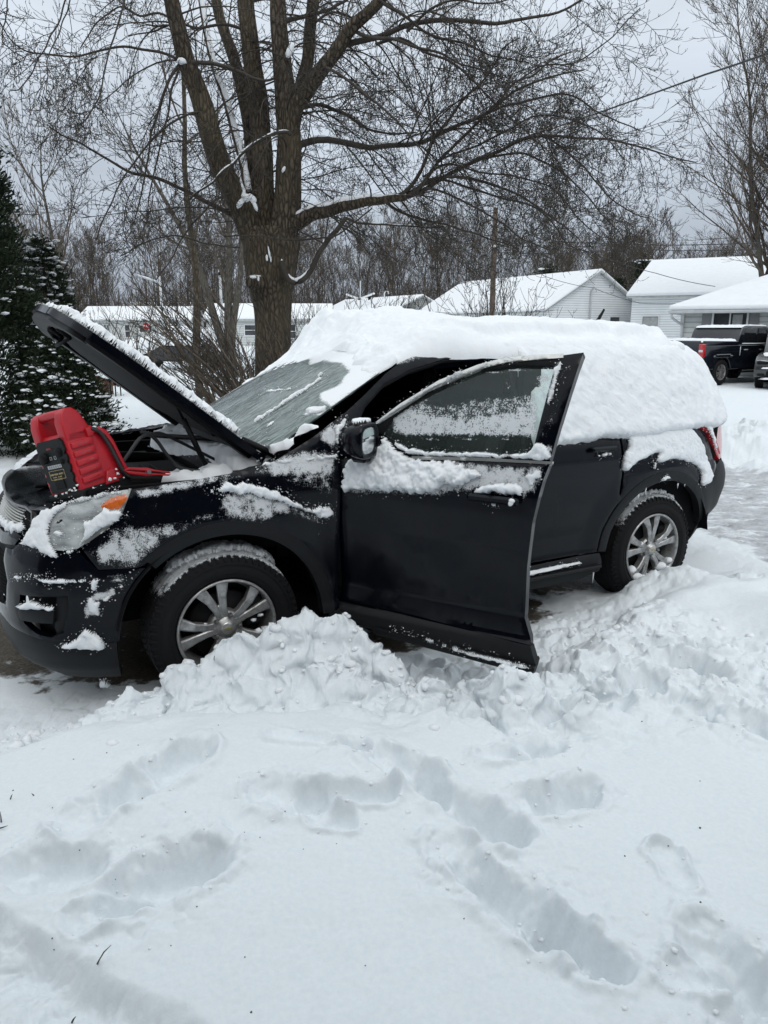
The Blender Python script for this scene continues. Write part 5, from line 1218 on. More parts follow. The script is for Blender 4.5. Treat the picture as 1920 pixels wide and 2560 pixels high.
    Fs = [(i*n+j, i*n+(j+1) % n, (i+1)*n+(j+1) % n, (i+1)*n+j) for i in range(len(st)-1) for j in range(n)]+[tuple(range(n))[::-1]]
    m.add(Pw, Fs, True); m.box(np.array([HX, HY, 0])+.15*DL+.03*DN+np.array([0, 0, 1.155]), (.08, .08, .05), M=Md, bev=.012)
    mi = place(m, 'mirror', pt, door)
    G = ring(.108, .135, 1.246, .091, .071); Gw = np.array([HX, HY, 0])+np.array(G)[:, :1]*DL+np.array(G)[:, 1:2]*DN+np.array(G)[:, 2:3]*np.array([0, 0, 1.])
    m = MB(); m.add(Gw, [tuple(range(n))]); mirm, N, L, b, o_ = mat('mirror_glass'); setp(b, col=(.80, .83, .84), rough=.08, metal=1); place(m, 'mirror_glass', mirm, mi)
    def MT(a, b): return np.array([HX, HY, 0])+np.asarray(a)[..., None]*DL+np.asarray(b)[..., None]*DN+np.array([0, 0, 1.])*((1.238+.084*np.clip(1-np.abs((np.asarray(b)-.072)/.098)**3.2, 0, 1)**.31)[..., None])
    MT.ok = 1
    snowlay('snow_layer', [(.125, .01), (.218, .0), (.218, .14), (.13, .13)], MT, 1, mi, T=.012, w=.02, res=.010, jit=.006, crumbs=.3)
SUV = build_suv()
for o in CAR_PARTS:
    if o.data.users >= 1:
        o.data.transform(Matrix.Diagonal((1, -1, 1, 1))); o.data.flip_normals()
SUV.matrix_world = Matrix(((CX[0], -CY[0], CZ[0], CO[0]), (CX[1], -CY[1], CZ[1], CO[1]), (CX[2], -CY[2], CZ[2], CO[2]), (0, 0, 0, 1)))
# ------------------------------------------------------------------ portable jump starter with its leads
import bmesh
def bevel_obj(o, w=.006, seg=2, ang=30):
    bm = bmesh.new(); bm.from_mesh(o.data)
    ed = [e for e in bm.edges if len(e.link_faces) == 2 and e.calc_face_angle(0) > math.radians(ang)]
    bmesh.ops.bevel(bm, geom=ed, offset=w, segments=seg, profile=.6, affect='EDGES', clamp_overlap=True)
    for f in bm.faces: f.smooth = True
    bm.to_mesh(o.data); bm.free(); o.data.update()
def text_mesh(name, body, size, M4, mt, parent, depth=.0006, align='CENTER', bold=0.0):
    cu = bpy.data.curves.new(name, 'FONT'); cu.body = body; cu.size = size; cu.extrude = depth; cu.align_x = align; cu.align_y = 'CENTER'; cu.offset = bold
    t = bpy.data.objects.new(name+'_t', cu); COL.objects.link(t)
    dg = bpy.context.evaluated_depsgraph_get(); me = bpy.data.meshes.new_from_object(t.evaluated_get(dg)); bpy.data.objects.remove(t)
    me.transform(M4); me.materials.clear(); me.materials.append(mt)
    o = bpy.data.objects.new(name, me); COL.objects.link(o); o.parent = parent; return o
def build_starter():
    U = unit(np.array([-.235, .03, .965])); v = np.array([.50, .866, 0]); v = unit(v-U*(v@U)); w = np.cross(U, v); 
    if w[0] > 0: w = -w
    # local axes: x = along the side (depth b), y = away from the side face (width a), z = up
    Lx, Ly, Lz = v, np.cross(U, v), U; sa = 1 if Ly @ np.array([-.866, .5, 0]) > 0 else -1
    Om = Matrix(((Lx[0], Ly[0], Lz[0], -1.275), (Lx[1], Ly[1], Lz[1], 3.100), (Lx[2], Ly[2], Lz[2], 1.000), (0, 0, 0, 1)))
    js = empty('jump_starter', mat=Om); tag(js, 'red portable jump starter with black control panel leaning on the front of the engine bay', 'jump starter')
    def P(a, b, c): return (b*.86, sa*a, c*1.06)
    def box(m, a0, a1, b0, b1, c0, c1, bev=0): m.box(P((a0+a1)/2, (b0+b1)/2, (c0+c1)/2), (abs(b1-b0), abs(a1-a0), abs(c1-c0)), bev=bev)
    W = .222; red, bk = M['red'], M['black']
    def slab(m, prof, a0, a1):
        n = len(prof); V = [P(a0, b, c) for b, c in prof]+[P(a1, b, c) for b, c in prof]
        Fs = [(i, (i+1) % n, n+(i+1) % n, n+i) for i in range(n)]+[tuple(range(n))[::-1], tuple(range(n, 2*n))]
        m.add(V, Fs)
    def fixn(o):
        bm = bmesh.new(); bm.from_mesh(o.data); bmesh.ops.recalc_face_normals(bm, faces=bm.faces); bm.to_mesh(o.data); bm.free()
    m = MB(); slab(m, [(.0, .04), (-.004, .10), (.0, .262), (.02, .292), (.135, .292), (.165, .30), (.18, .285), (.225, .262), (.250, .215), (.285, .07), (.292, .04)], .0, W)
    body = m.build('body', red, js); fixn(body); bevel_obj(body, .010, 3)
    # handle: two humped posts and a grip bar
    hp = [(.0, .25), (.004, .335), (.020, .372), (.045, .388), (.085, .386), (.115, .366), (.135, .335), (.150, .30), (.150, .25)]
    m = MB(); slab(m, hp, .0, .052); o = m.build('handle_post', red, body); fixn(o); bevel_obj(o, .008, 3)
    m = MB(); slab(m, hp, W-.052, W); o = m.build('handle_post', red, body); fixn(o); bevel_obj(o, .008, 3)
    m = MB(); m.tube([P(a, .048, .364+.006*math.sin(math.pi*a/W)) for a in np.linspace(.03, W-.03, 9)], .0195, 16); m.build('handle_grip', red, body)
    # ribs on the side that faces the wing
    for k in range(5):
        c = .235-.036*k
        m = MB(); slab(m, [(.012, c-.013), (.012, c+.011), (.135, c+.019), (.142, c+.013), (.142, c-.006), (.135, c-.010)], -.010, .004); o = m.build('rib', red, body); fixn(o); bevel_obj(o, .003, 2)
        m = MB(); slab(m, [(.045, c-.004), (.045, c+.001), (.112, c+.006), (.112, c+.001)], -.0108, -.009); m.build('rib_slot', M['redlens'], body)
    m = MB(); slab(m, [(.118, .29), (.150, .292), (.170, .275), (.150, .255), (.118, .252)], -.012, .004); o = m.build('cleat', red, body); fixn(o); bevel_obj(o, .003, 2)
    m = MB(); slab(m, [(.13, .045), (.16, .10), (.205, .105), (.215, .045)], -.014, .004); o = m.build('cleat', red, body); fixn(o); bevel_obj(o, .004, 2)
    m = MB(); slab(m, [(.19, .285), (.228, .262), (.252, .215), (.292, .05), (.272, .046), (.236, .20), (.212, .245), (.18, .268)], -.022, .004); o = m.build('cable_guard', red, body); fixn(o); bevel_obj(o, .003, 2)
    # feet
    m = MB(); slab(m, [(-.006, .0), (-.006, .045), (.30, .045), (.30, .012), (.275, .0)], -.006, W+.006); o = m.build('base', bk, js); fixn(o); bevel_obj(o, .008, 2)
    m = MB(); slab(m, [(-.012, .03), (-.012, .055), (.02, .058), (.30, .055), (.30, .04), (.02, .03)], -.008, W+.008); o = m.build('base_rim', M['panelblack'], js); fixn(o); bevel_obj(o, .004, 2)
    # control panel on the front (faces -b)
    outl = [(.028, .062), (.022, .085), (.030, .10), (.018, .115), (.018, .13), (.028, .138), (.018, .152), (.018, .168), (.028, .176), (.018, .19), (.018, .206), (.028, .214), (.018, .228), (.022, .262), (.040, .278), (W-.04, .278), (W-.022, .262)]+[(W-x, z) for x, z in ((.018, .228), (.028, .214), (.018, .206), (.018, .19), (.028, .176), (.018, .168), (.018, .152), (.028, .138), (.018, .13), (.018, .115), (.030, .10), (.022, .085), (.028, .062))]
    m = MB(); n = len(outl); V = [P(a, -.014, c) for a, c in outl]+[P(a, .004, c) for a, c in outl]; m.add(V, [(i, (i+1) % n, n+(i+1) % n, n+i) for i in range(n)]+[tuple(range(n))])
    pn = m.build('control_panel', M['panelblack'], js); fixn(pn)
    m = MB(); box(m, .085, .15, -.018, -.01, .075, .115, .002); m.build('vent_block', bk, pn)
    def disc(name, a, c, r, h, mt_): 
        m = MB(); m.lathe([(0, -.014-h), (r*.8, -.014-h), (r, -.014-h+.003), (r, -.012)], 20, (0, 0, 0), 'x'); V = m.v[0]; V[:, 1] += sa*a; V[:, 2] += c; return m.build(name, mt_, pn)
    disc('selector_knob', .165, .222, .024, .016, bk); disc('power_socket', .062, .235, .020, .006, bk); disc('power_socket', .058, .195, .011, .006, bk)
    m = MB(); box(m, .07, .165, -.0155, -.0135, .162, .177); m.build('display', M['labelgrey'], pn)
    for k in range(6):
        m = MB(); box(m, .075+.0145*k, .083+.0145*k, -.0160, -.0154, .165, .174); m.build('digit', M['steel'], pn)
    m = MB()
    for a0, a1, c0, c1 in ((.066, .169, .153, .1545), (.066, .169, .1165, .118), (.066, .0675, .1165, .1545), (.1675, .169, .1165, .1545), (.066, .169, .139, .140)): box(m, a0, a1, -.0150, -.0136, c0, c1)
    m.build('label_frame', M['labelgold'], pn)
    # writing faces -b ; reading direction runs from +a towards -a
    xd = Vector((0, -sa, 0)); yd = Vector((0, 0, 1)); zd = xd.cross(yd)
    def T4(a, c, off=-.0152): return Matrix(((xd[0], yd[0], zd[0], off), (xd[1], yd[1], zd[1], sa*a), (xd[2], yd[2], zd[2], c), (0, 0, 0, 1)))
    text_mesh('lettering', '3400 PEAK AMPS', .0120, T4(.1175, .1462), M['labelgold'], pn)
    text_mesh('lettering', '12 VAC - 12 VDC', .0085, T4(.1175, .1340), M['labelgold'], pn)
    text_mesh('lettering', 'JUMP STARTER', .0085, T4(.1175, .1235), M['labelgold'], pn)
    text_mesh('lettering', 'VIATIC', .011, T4(.115, .258), M['redlens'], pn)
    m = MB()
    for a0 in (.118, .088):
        for q in ((a0, a0+.014, .198, .2), (a0, a0+.014, .21, .212), (a0, a0+.002, .198, .212), (a0+.012, a0+.014, .198, .212)): box(m, q[0], q[1], -.0150, -.0136, q[2], q[3])
    m.build('button_frame', M['labelgrey'], pn)
    V, T = blobs([P(a, -.02, c) for a, c in ((.05, .062), (.062, .068), (.09, .058), (.03, .07), (.025, .06), (.12, .056), (.17, .052), (.005, .08))]+[P(a, b, c) for a, b, c in ((-.012, .16, .062), (-.014, .19, .06), (-.014, .215, .075), (-.016, .215, .095), (-.01, .05, .05), (-.01, .10, .05), (-.01, .02, .04), (.2, -.012, .02), (-.012, .25, .05))], [.010, .008, .009, .010, .008, .006, .007, .006, .010, .009, .008, .006, .005, .004, .005, .008, .005], .8, .4, ICO1)
    mkmesh('snow_crumbs', V, T, M['snow'], js)['kind'] = 'stuff'
    # leads, in local coordinates of the starter
    Oi = np.array(Om.inverted())
    def loc(p): p = np.append(np.atleast_1d(p), 1); return (Oi@p)[:3]
    def wp(px, py, y): return car2w(aty(px, py, y))[0]
    side = [P(-.010, .150, .285), P(-.018, .185, .262), P(-.018, .212, .215), P(-.018, .232, .15), P(-.018, .250, .085), P(-.022, .275, .048)]
    def spl(pts, n=8):
        Q = _cr(np.array(pts, float), n); return Q
    a_ = spl([*side, loc(wp(300, 1172, .60)), loc(wp(325, 1130, .60)), loc(wp(350, 1096, .58)), loc(wp(372, 1088, .55)), loc(wp(392, 1102, .52)), loc(wp(420, 1140, .52)), loc(wp(450, 1168, .52)), loc(wp(500, 1178, .55))])
    m = MB(); m.tube(a_, .0085, 10); m.build('lead', M['wire'], js)
    b_ = spl([loc(wp(372, 1088, .54)), loc(wp(400, 1083, .5)), loc(wp(440, 1100, .45)), loc(wp(500, 1130, .40)), loc(wp(540, 1150, .40))])
    m = MB(); m.tube(b_, .0075, 10); m.build('lead', M['wire'], js)
    # red clamp lying on the inner wing
    c0, c1 = loc(wp(310, 1176, .62)), loc(wp(418, 1184, .60)); dx = unit(c1-c0); up = np.array([0, .0, 1.]); up = unit(up-dx*(up@dx)); dy = np.cross(up, dx)
    Mx = np.stack([dx, dy, up], 1)
    for sg, nm in ((1, 'clamp_jaw'), (-1, 'clamp_jaw')):
        m = MB(); m.prism([(-.005, 0), (.02, sg*.016), (.10, sg*.020), (.150, sg*.012), (.205, sg*.010), (.215, sg*.002), (.10, sg*.004), (.02, sg*.001)], -.012, .012, M=np.stack([dx, up, dy], 1), o=tuple(c0)); o = m.build(nm, red, js); fixn(o); bevel_obj(o, .003, 2)
    m = MB(); m.tube([c0+dx*.11-dy*.015, c0+dx*.11+dy*.015], .010, 12); m.build('clamp_pivot', M['steel'], js)
    return js
build_starter()
# ------------------------------------------------------------------ trees
def resample(P, R, n):
    P = np.array(P, float); R = np.array(R, float)
    Q = _cr(np.c_[P, R], 10); s = np.concatenate([[0], np.cumsum(np.linalg.norm(np.diff(Q[:, :3], axis=0), axis=1))]); t = np.linspace(0, s[-1], n)
    return np.stack([np.interp(t, s, Q[:, k]) for k in range(3)], 1), np.interp(t, s, Q[:, 3]), s[-1]
def grow(P, R, L, per, tr, ang, lf, rf, N, rng, droop=0, up=0, wig=.12, minr=.003, taper=.25, planar=None, curlend=0, idxw=None, lenby=None, rmax=9.):
    """children on parent branches P(M,K,3) R(M,K) L(M): returns child arrays"""
    M_, K, _ = P.shape; cnt = np.maximum(1, np.round(np.asarray(per)*np.ones(M_))).astype(int); par = np.repeat(np.arange(M_), cnt); n = len(par)
    t = tr[0]+(tr[1]-tr[0])*rng.random(n)**(.8); f = t*(K-1); i = np.minimum(f.astype(int), K-2); a = (f-i)[:, None]
    p0 = P[par, i]*(1-a)+P[par, i+1]*a; tg = unit(P[par, i+1]-P[par, i]); r0 = (R[par, i]*(1-a[:, 0])+R[par, i+1]*a[:, 0])
    rv = rng.normal(size=(n, 3)); 
    if planar is not None: rv = rv*np.array(planar)
    pe = unit(rv-tg*np.sum(rv*tg, 1, keepdims=True)); an = np.radians(ang[0]+(ang[1]-ang[0])*rng.random(n))[:, None]
    d = unit(tg*np.cos(an)+pe*np.sin(an)); Lc = L[par]*(lf[0]+(lf[1]-lf[0])*rng.random(n))*(1.15-.55*t)
    if lenby is not None: Lc = lenby[0]+(lenby[1]-lenby[0])*rng.random(n)*(1.1-.5*t)
    rc = np.maximum(np.minimum(np.minimum(r0*rf, r0*.8), rmax), minr)
    C_ = np.zeros((n, N, 3)); C_[:, 0] = p0; step = (Lc/(N-1))[:, None]; w = unit(rng.normal(size=(n, 3)))*wig
    for k in range(1, N):
        q = k/(N-1)
        g = np.zeros((n, 3)); g[:, 2] = (-droop*(1-q*curlend)+up*(q if curlend else 1))/(N-1)*2
        d = unit(d+g+w*.5+rng.normal(size=(n, 3))*wig*.8); C_[:, k] = C_[:, k-1]+d*step
    Rc = rc[:, None]*(1-(1-taper)*np.linspace(0, 1, N)[None, :]**.9); Rc = np.maximum(Rc, minr*.6)
    return C_, Rc, Lc
def maple():
    rng = np.random.default_rng(5); Y0 = 12.0
    t = empty('bare_tree', tuple(wd(686, 1090, Y0)*np.array([1, 1, 0]))); tag(t, 'large bare many-stemmed tree with a thick ridged trunk and drooping twigs, right behind the car', 'tree')
    base = np.array(t.location)
    def tr(pts, w0, w1, y0=0, y1=0):
        n = len(pts); ys = np.linspace(Y0+y0, Y0+y1, n); P = np.array([wd(p[0], p[1], y) for p, y in zip(pts, ys)]); R = np.linspace(w0, w1, n)*.62/2/F*ys; return P, R
    # trunk
    trunk = [((686, 1120), 118), ((685, 1050), 98), ((683, 980), 92), ((683, 900), 88), ((682, 820), 87), ((681, 765), 92), ((678, 725), 106), ((677, 690), 120), ((677, 640), 130), ((680, 600), 132), ((680, 572), 118)]
    P = np.array([wd(p[0], p[1], Y0) for p, w in trunk]); R = np.array([w for p, w in trunk])/2/F*Y0
    P, R, _ = resample(P, R, 60)
    V, Q = tubes(P[None], R[None], 48)
    V = V.reshape(-1, 48, 3); th = np.arange(48)*2*math.pi/48
    for i in range(len(V)):
        rr = 1+.05*perlin(np.cos(th)*2.2+5, np.sin(th)*2.2+P[i, 2]*.5, 3)+.035*perlin(np.cos(th)*7+5+np.sin(th)*5, np.full(48, P[i, 2]*1.2), 4); V[i] = P[i]+(V[i]-P[i])*rr[:, None]
    tk = mkmesh('trunk', V.reshape(-1, 3)-base, None, M['bark'], t, Q=Q)
    limbs = [ # (px list, w0, w1, depth0, depth1)
     ([(655, 640), (630, 585), (608, 530), (585, 480), (556, 428), (532, 350), (509, 278), (486, 205), (463, 145), (445, 70), (428, 0), (418, -60)], 105, 48, 0, -.6),
     ([(672, 640), (664, 560), (660, 500), (655, 400), (648, 289), (640, 215), (631, 145), (620, 60), (613, -10), (610, -70)], 92, 52, .15, .1),
     ([(672, 660), (640, 540), (631, 405), (624, 330), (613, 260), (595, 185), (573, 116), (552, 50), (538, -20), (530, -70)], 60, 30, .5, 1.2),
     ([(690, 650), (712, 560), (718, 500), (722, 420), (723, 347), (716, 250), (706, 174), (699, 90), (694, 0), (692, -60)], 120, 46, -.1, -.2),
     ([(728, 480), (732, 380), (738, 289), (752, 215), (770, 145), (776, 80), (781, 0), (783, -60)], 50, 40, .4, .7),
     ([(722, 340), (735, 278), (770, 220), (810, 168), (845, 118), (880, 69), (915, 35), (949, 0), (985, -40)], 62, 34, -.2, -.9),
     ([(715, 575), (752, 550), (785, 535), (822, 527), (870, 512), (926, 503), (975, 498), (1018, 492)], 62, 24, -.2, -.5),
     ([(1010, 494), (1040, 480), (1070, 440), (1100, 400), (1150, 350), (1200, 300), (1245, 255), (1290, 205), (1330, 190), (1380, 150), (1430, 130)], 16, 4, -.5, -1.0),
     ([(1000, 494), (1035, 455), (1060, 410), (1083, 350), (1120, 300), (1165, 240), (1203, 205), (1240, 160), (1262, 120), (1300, 95)], 16, 4, -.5, -.2),
     ([(1018, 492), (1060, 475), (1095, 452), (1150, 420), (1203, 397), (1250, 378), (1300, 352), (1365, 341), (1440, 344), (1515, 347), (1570, 362), (1625, 376), (1690, 395), (1741, 405)], 18, 4, -.5, -.3),
     ([(1018, 492), (1080, 448), (1180, 447), (1240, 465), (1300, 490), (1350, 520), (1400, 560), (1450, 600)], 13, 4, -.5, -1.2),
     ([(1000, 494), (1100, 450), (1180, 470), (1260, 495), (1330, 515), (1385, 560), (1420, 610), (1470, 630)], 10, 4, -.3, .8),
     ([(740, 366), (790, 352), (839, 353), (880, 362), (926, 370), (962, 363), (1029, 359), (1065, 352), (1100, 335), (1150, 312), (1203, 290), (1245, 262), (1284, 231), (1340, 205), (1400, 185), (1460, 175)], 26, 5, -.1, .4),
     ([(735, 275), (790, 262), (850, 280), (900, 310), (945, 330), (1000, 335), (1040, 330)], 16, 5, .1, .9),
     ([(704, 653), (709, 675), (719, 695), (741, 704), (771, 686), (788, 655), (801, 626), (818, 602), (837, 581), (852, 562), (866, 545)], 26, 17, -.45, -.5),
     ([(588, 540), (550, 520), (509, 503), (480, 486), (430, 462), (380, 440), (324, 428), (260, 395), (203, 359), (160, 340), (119, 310)], 20, 4, -.1, -1.0),
     ([(729, 336), (715, 328), (690, 332), (660, 348), (637, 359), (600, 390), (575, 415), (544, 440), (510, 470), (470, 500)], 14, 7, -.45, -.8),
     ([(450, 160), (425, 200), (405, 243), (390, 300), (376, 347), (366, 420), (352, 492), (335, 560)], 12, 4, -.5, -1.0),
     ([(450, 158), (430, 225), (418, 290), (400, 360), (385, 430), (372, 500), (367, 560)], 9, 4, -.5, -.9),
     ([(450, 152), (400, 132), (347, 122), (310, 117), (278, 119), (235, 130), (191, 139), (135, 138), (81, 133), (45, 115), (17, 87), (0, 55)], 10, 4, -.5, -1.2),
     ([(470, 155), (520, 158), (560, 165), (600, 180), (650, 200), (690, 195)], 16, 8, -.5, -.4),
     ([(330, -60), (312, 0), (295, 60), (278, 116), (265, 170), (255, 220), (235, 265), (214, 301), (195, 315), (180, 320)], 7, 4, -2.0, -2.2),
     ([(175, -40), (156, 29), (128, 90), (98, 145), (75, 190), (52, 226), (25, 226)], 6, 4, -2.0, -2.4),
     ([(190, -30), (160, 45), (135, 110), (118, 150), (120, 200), (117, 237)], 5, 3, -2.0, -2.4),
     ([(20, -20), (15, 40), (5, 90), (20, 120), (60, 145)], 5, 4, -1.6, -1.9),
     ([(860, 110), (910, 98), (960, 87), (1020, 62), (1076, 52), (1130, 50), (1191, 55), (1240, 60), (1284, 52), (1330, 45), (1388, 33), (1452, 0), (1500, -30)], 22, 6, -.5, -.6),
     ([(880, 72), (930, 95), (990, 100), (1050, 120), (1100, 135), (1150, 160), (1200, 172), (1260, 195)], 14, 4, -.6, -1.4),
     ([(940, 110), (1000, 95), (1060, 130), (1120, 150), (1180, 200), (1220, 240), (1270, 290), (1330, 340), (1390, 400), (1430, 470)], 11, 4, -.3, -1.7),
     ([(1203, 290), (1250, 268), (1307, 255), (1360, 242), (1411, 237), (1450, 252), (1481, 272), (1540, 300), (1600, 330)], 10, 4, 0, -.3),
     ([(1203, 400), (1284, 382), (1340, 395), (1400, 430), (1450, 470), (1490, 520), (1530, 560)], 9, 4, -.4, -.9),
     ([(1365, 341), (1420, 380), (1470, 430), (1510, 480), (1560, 520), (1620, 545)], 8, 4, -.3, -.6),
     ([(960, 503), (1000, 530), (1060, 550), (1110, 560), (1160, 575), (1230, 600), (1300, 620)], 12, 4, -.2, -.9),
     ([(866, 545), (900, 560), (960, 562), (1010, 566), (1080, 568), (1110, 565)], 10, 4, -.5, -.3),
     ([(1060, 470), (1120, 485), (1190, 520), (1260, 560), (1310, 600), (1370, 625)], 9, 4, -.6, -1.4),
     ([(810, 168), (870, 200), (930, 250), (990, 300), (1050, 370), (1090, 420)], 12, 4, -.8, -1.6),
     ([(949, 0), (1010, 40), (1080, 90), (1160, 110), (1240, 140), (1320, 160)], 12, 4, -.9, -.4),
     ([(694, 60), (760, 40), (830, 20), (900, -20)], 18, 8, .2, .6), ([(620, 80), (560, 60), (500, 70), (440, 60), (380, 80), (320, 90)], 12, 4, .1, -.6),
     ([(509, 278), (460, 290), (400, 330), (340, 400), (300, 460), (260, 540), (240, 600)], 9, 4, -.4, -1.3), ([(585, 480), (540, 500), (500, 540), (450, 600), (420, 660), (390, 700)], 9, 4, -.3, -1.0),
     ([(1016, 80), (1080, 20), (1150, 0), (1230, 10), (1310, -20)], 10, 4, -.6, -1.0), ([(1290, 205), (1350, 165), (1430, 160), (1500, 120), (1560, 60), (1600, 20)], 6, 3.5, -.8, -1.0),
     ([(700, 600), (760, 600), (830, 590), (880, 560), (930, 520)], 8, 5, -.55, -.6), ([(560, 590), (640, 590), (720, 600), (790, 585)], 6, 4, -.6, -.6), ([(600, 620), (520, 610), (450, 590), (380, 600), (300, 640)], 6, 4, -.4, -1.0),
     ([(446, 60), (400, 30), (350, 40), (300, 20), (240, 60), (200, 120)], 9, 4, -.5, -1.1), ([(780, 60), (840, 30), (900, 60), (960, 130), (1010, 210), (1040, 270)], 9, 4, .5, 1.4),
     ([(1100, 400), (1180, 370), (1260, 330), (1340, 290), (1430, 300), (1500, 330), (1560, 400)], 8, 4, -.5, -1.6), ([(1060, 440), (1120, 410), (1200, 430), (1290, 440), (1380, 470), (1440, 540), (1500, 590)], 8, 4, -.5, .6)]
    big = []; thin = []; snowP = []
    for pts, w0, w1, y0, y1 in limbs:
        P, R = tr(pts, w0, w1, y0, y1); P, R, L = resample(P, R, 30)
        P = P+np.stack([perlin(np.linspace(0, 6, 30), np.full(30, len(snowP)*3.3+k), k) for k in range(3)], 1)*.02
        (big if w0 > 40 else thin).append((P, R, L)); snowP.append((P, R))
    for P, R, L in big:
        P, R, L = resample(P, R, 60); V, Q = tubes(P[None], R[None], 28); V = V.reshape(-1, 28, 3); th = np.arange(28)*2*math.pi/28
        for i in range(len(V)):
            rr = 1+.05*perlin(np.cos(th)*2+5, np.sin(th)*2+i*.11, 3)+.04*perlin(np.cos(th)*7+9+np.sin(th)*4, np.full(28, i*.10), 4); V[i] = P[i]+(V[i]-P[i])*rr[:, None]
        mkmesh('limb', V.reshape(-1, 3)-base, None, M['bark'], t, Q=Q)
    AP = np.array([a for a, b, c in big+thin]); AR = np.array([b for a, b, c in big+thin]); AL = np.array([c for a, b, c in big+thin])
    nb = len(big)
    parts = [tubes(AP[nb:], AR[nb:], 9)]
    # drooping secondary branches, then twigs with buds
    per = np.clip(AL*4.7, 6, 38); per[:nb] *= .9
    isb = np.arange(len(AL)) < nb
    ln = np.minimum(AL, 3.2)
    C1, R1, L1 = grow(AP, AR, ln, per, (.12, .98), (35, 80), (.34, .85), .36, 14, rng, droop=.95, up=.30, wig=.10, minr=.0048, taper=.30, planar=(1, .75, .45), curlend=.6, rmax=.014)
    # keep the crown's underside above the roofs
    ok = C1[:, -1, 2] > 2.55; C1, R1, L1 = C1[ok], R1[ok], L1[ok]
    C2, R2, L2 = grow(C1, R1, L1, np.clip(L1*7.5, 4, 16), (.12, 1), (25, 62), (.25, .60), .55, 8, rng, droop=.45, up=.60, wig=.13, minr=.0038, taper=.5, curlend=.8)
    C3, R3, L3 = grow(C2, R2, L2, np.clip(L2*7.5, 2, 6), (.15, 1), (30, 70), (.2, .5), .7, 5, rng, droop=.05, up=.55, wig=.14, minr=.0031, taper=.7, lenby=(.07, .26))
    # buds
    n = len(C3); C4, R4, L4 = grow(C3, R3, L3, 2, (.3, 1), (35, 75), (.1, .2), 1, 2, rng, up=.4, wig=.1, minr=.0030, taper=.9, lenby=(.015, .05))
    R3[:, -1] *= 1.5
    parts += [tubes(C1, R1, 5), tubes(C2, R2, 4), tubes(C3, R3, 3), tubes(C4, R4, 3)]
    V, Q = joinVQ(parts); mkmesh('crown', V-base, None, M['twig'], t, Q=Q)['kind'] = 'stuff'
    # snow caught on limbs and in the forks
    def ridge(P, R, lo, hi, k, thr, seed):
        a, b = int(lo*29), int(hi*29)+1; P = P[a:b]; R = R[a:b]; P, R, L = resample(P, R, max(12, int(len(P)*2.2)))
        nz_ = perlin(np.arange(len(P))*.31, np.full(len(P), seed*1.7), 5); w = np.clip((nz_+thr)*2.2, 0, 1)*np.sin(np.linspace(0, math.pi, len(P)))**.35
        return tubes((P+np.array([0, 0, 1])*(R*.78)[:, None])[None], (R*k*w+.0005)[None], 8)
    L_ = []
    for i, lo, hi, k, thr in ((6, .0, .92, .78, .75), (12, .0, .5, .7, .5), (14, .0, .55, .72, .9), (14, .55, 1, .6, .1), (16, .0, 1, .85, .8), (15, .0, .6, .7, .3), (9, .0, .25, .8, .3), (7, 0, .5, .8, .1), (8, 0, .4, .8, .1), (32, .1, .9, .8, .2), (31, .1, .6, .8, .0), (28, 0, .5, .7, .0), (19, .0, .4, .6, -.05), (25, .1, .5, .6, -.1)):
        P, R = snowP[i]; L_.append(ridge(P, R, lo, hi, k, thr, i))
    V, Q = joinVQ(L_); mkmesh('limb_snow', V-base, None, M['snow'], t, Q=Q)['kind'] = 'stuff'
    # snow filled fork and a snow lined stem behind
    P, R = tr([(619, 480), (610, 420), (595, 360), (579, 301), (562, 240), (538, 174), (518, 90), (503, 0), (495, -60)], 34, 20, .05, .6); P, R, _ = resample(P, R, 40); V, Q = tubes(P[None], R[None], 14); mkmesh('limb', V-base, None, M['bark'], t, Q=Q)
    wob = 1+.4*perlin(np.arange(40)*.4, np.zeros(40), 3); V, Q = tubes((P+np.array([.35, -.65, .2])*R[:, None])[None], (R*.72*np.clip(wob, .1, 1.3))[None], 10); mkmesh('limb_snow', V-base, None, M['snow'], t, Q=Q)
    def blob(px, py, w, h, Y, name='fork_snow', tilt=0):
        V0, T0 = ICO2; c = wd(px, py, Y); V_ = V0*np.array([w, w*.5, h])*Y/F/2; V_ = V_*(1+.35*perlin(V0[:, 0]*2+px, V0[:, 2]*2.5, 4)+.15*perlin(V0[:, 0]*5+px, V0[:, 2]*6, 5))[:, None]; ca_, sa_ = math.cos(tilt), math.sin(tilt)
        V_ = np.stack([V_[:, 0]*ca_-V_[:, 2]*sa_, V_[:, 1], V_[:, 0]*sa_+V_[:, 2]*ca_], 1); return V_+c, T0
    Vs = []; Ts = []; n = 0
    for a in ((601, 508, 13, 30, Y0-.42, 'x', -.6), (609, 488, 11, 34, Y0-.42, 'x', -.15), (616, 494, 22, 18, Y0-.42), (631, 497, 16, 26, Y0-.40, 'x', .7), (638, 515, 9, 24, Y0-.40, 'x', .35), (606, 465, 6, 40, Y0-.42, 'x', .25), (724, 128, 16, 34, Y0-.33, 'x', -.4), (731, 262, 12, 26, Y0-.33, 'x', -.3), (709, 424, 8, 16, Y0-.4, 'x', -.5), (454, 153, 22, 14, Y0-.55), (673, 632, 5, 30, Y0-.45, 'x', .15), (667, 645, 6, 16, Y0-.45), (677, 648, 4, 14, Y0-.45), (633, 693, 16, 6, Y0-.55), (646, 697, 5, 11, Y0-.55), (760, 538, 40, 12, Y0-.28, 'x', .25)):
        V, T = blob(*a); Vs.append(V); Ts.append(T+n); n += len(V)
    mkmesh('fork_snow', np.concatenate(Vs)-base, np.concatenate(Ts), M['snow'], t)['kind'] = 'stuff'
    # burl where a limb was cut
    V, T = blob(638, 706, 46, 34, Y0-.40); mkmesh('burl', V-base, T, M['bark'], t)
maple()
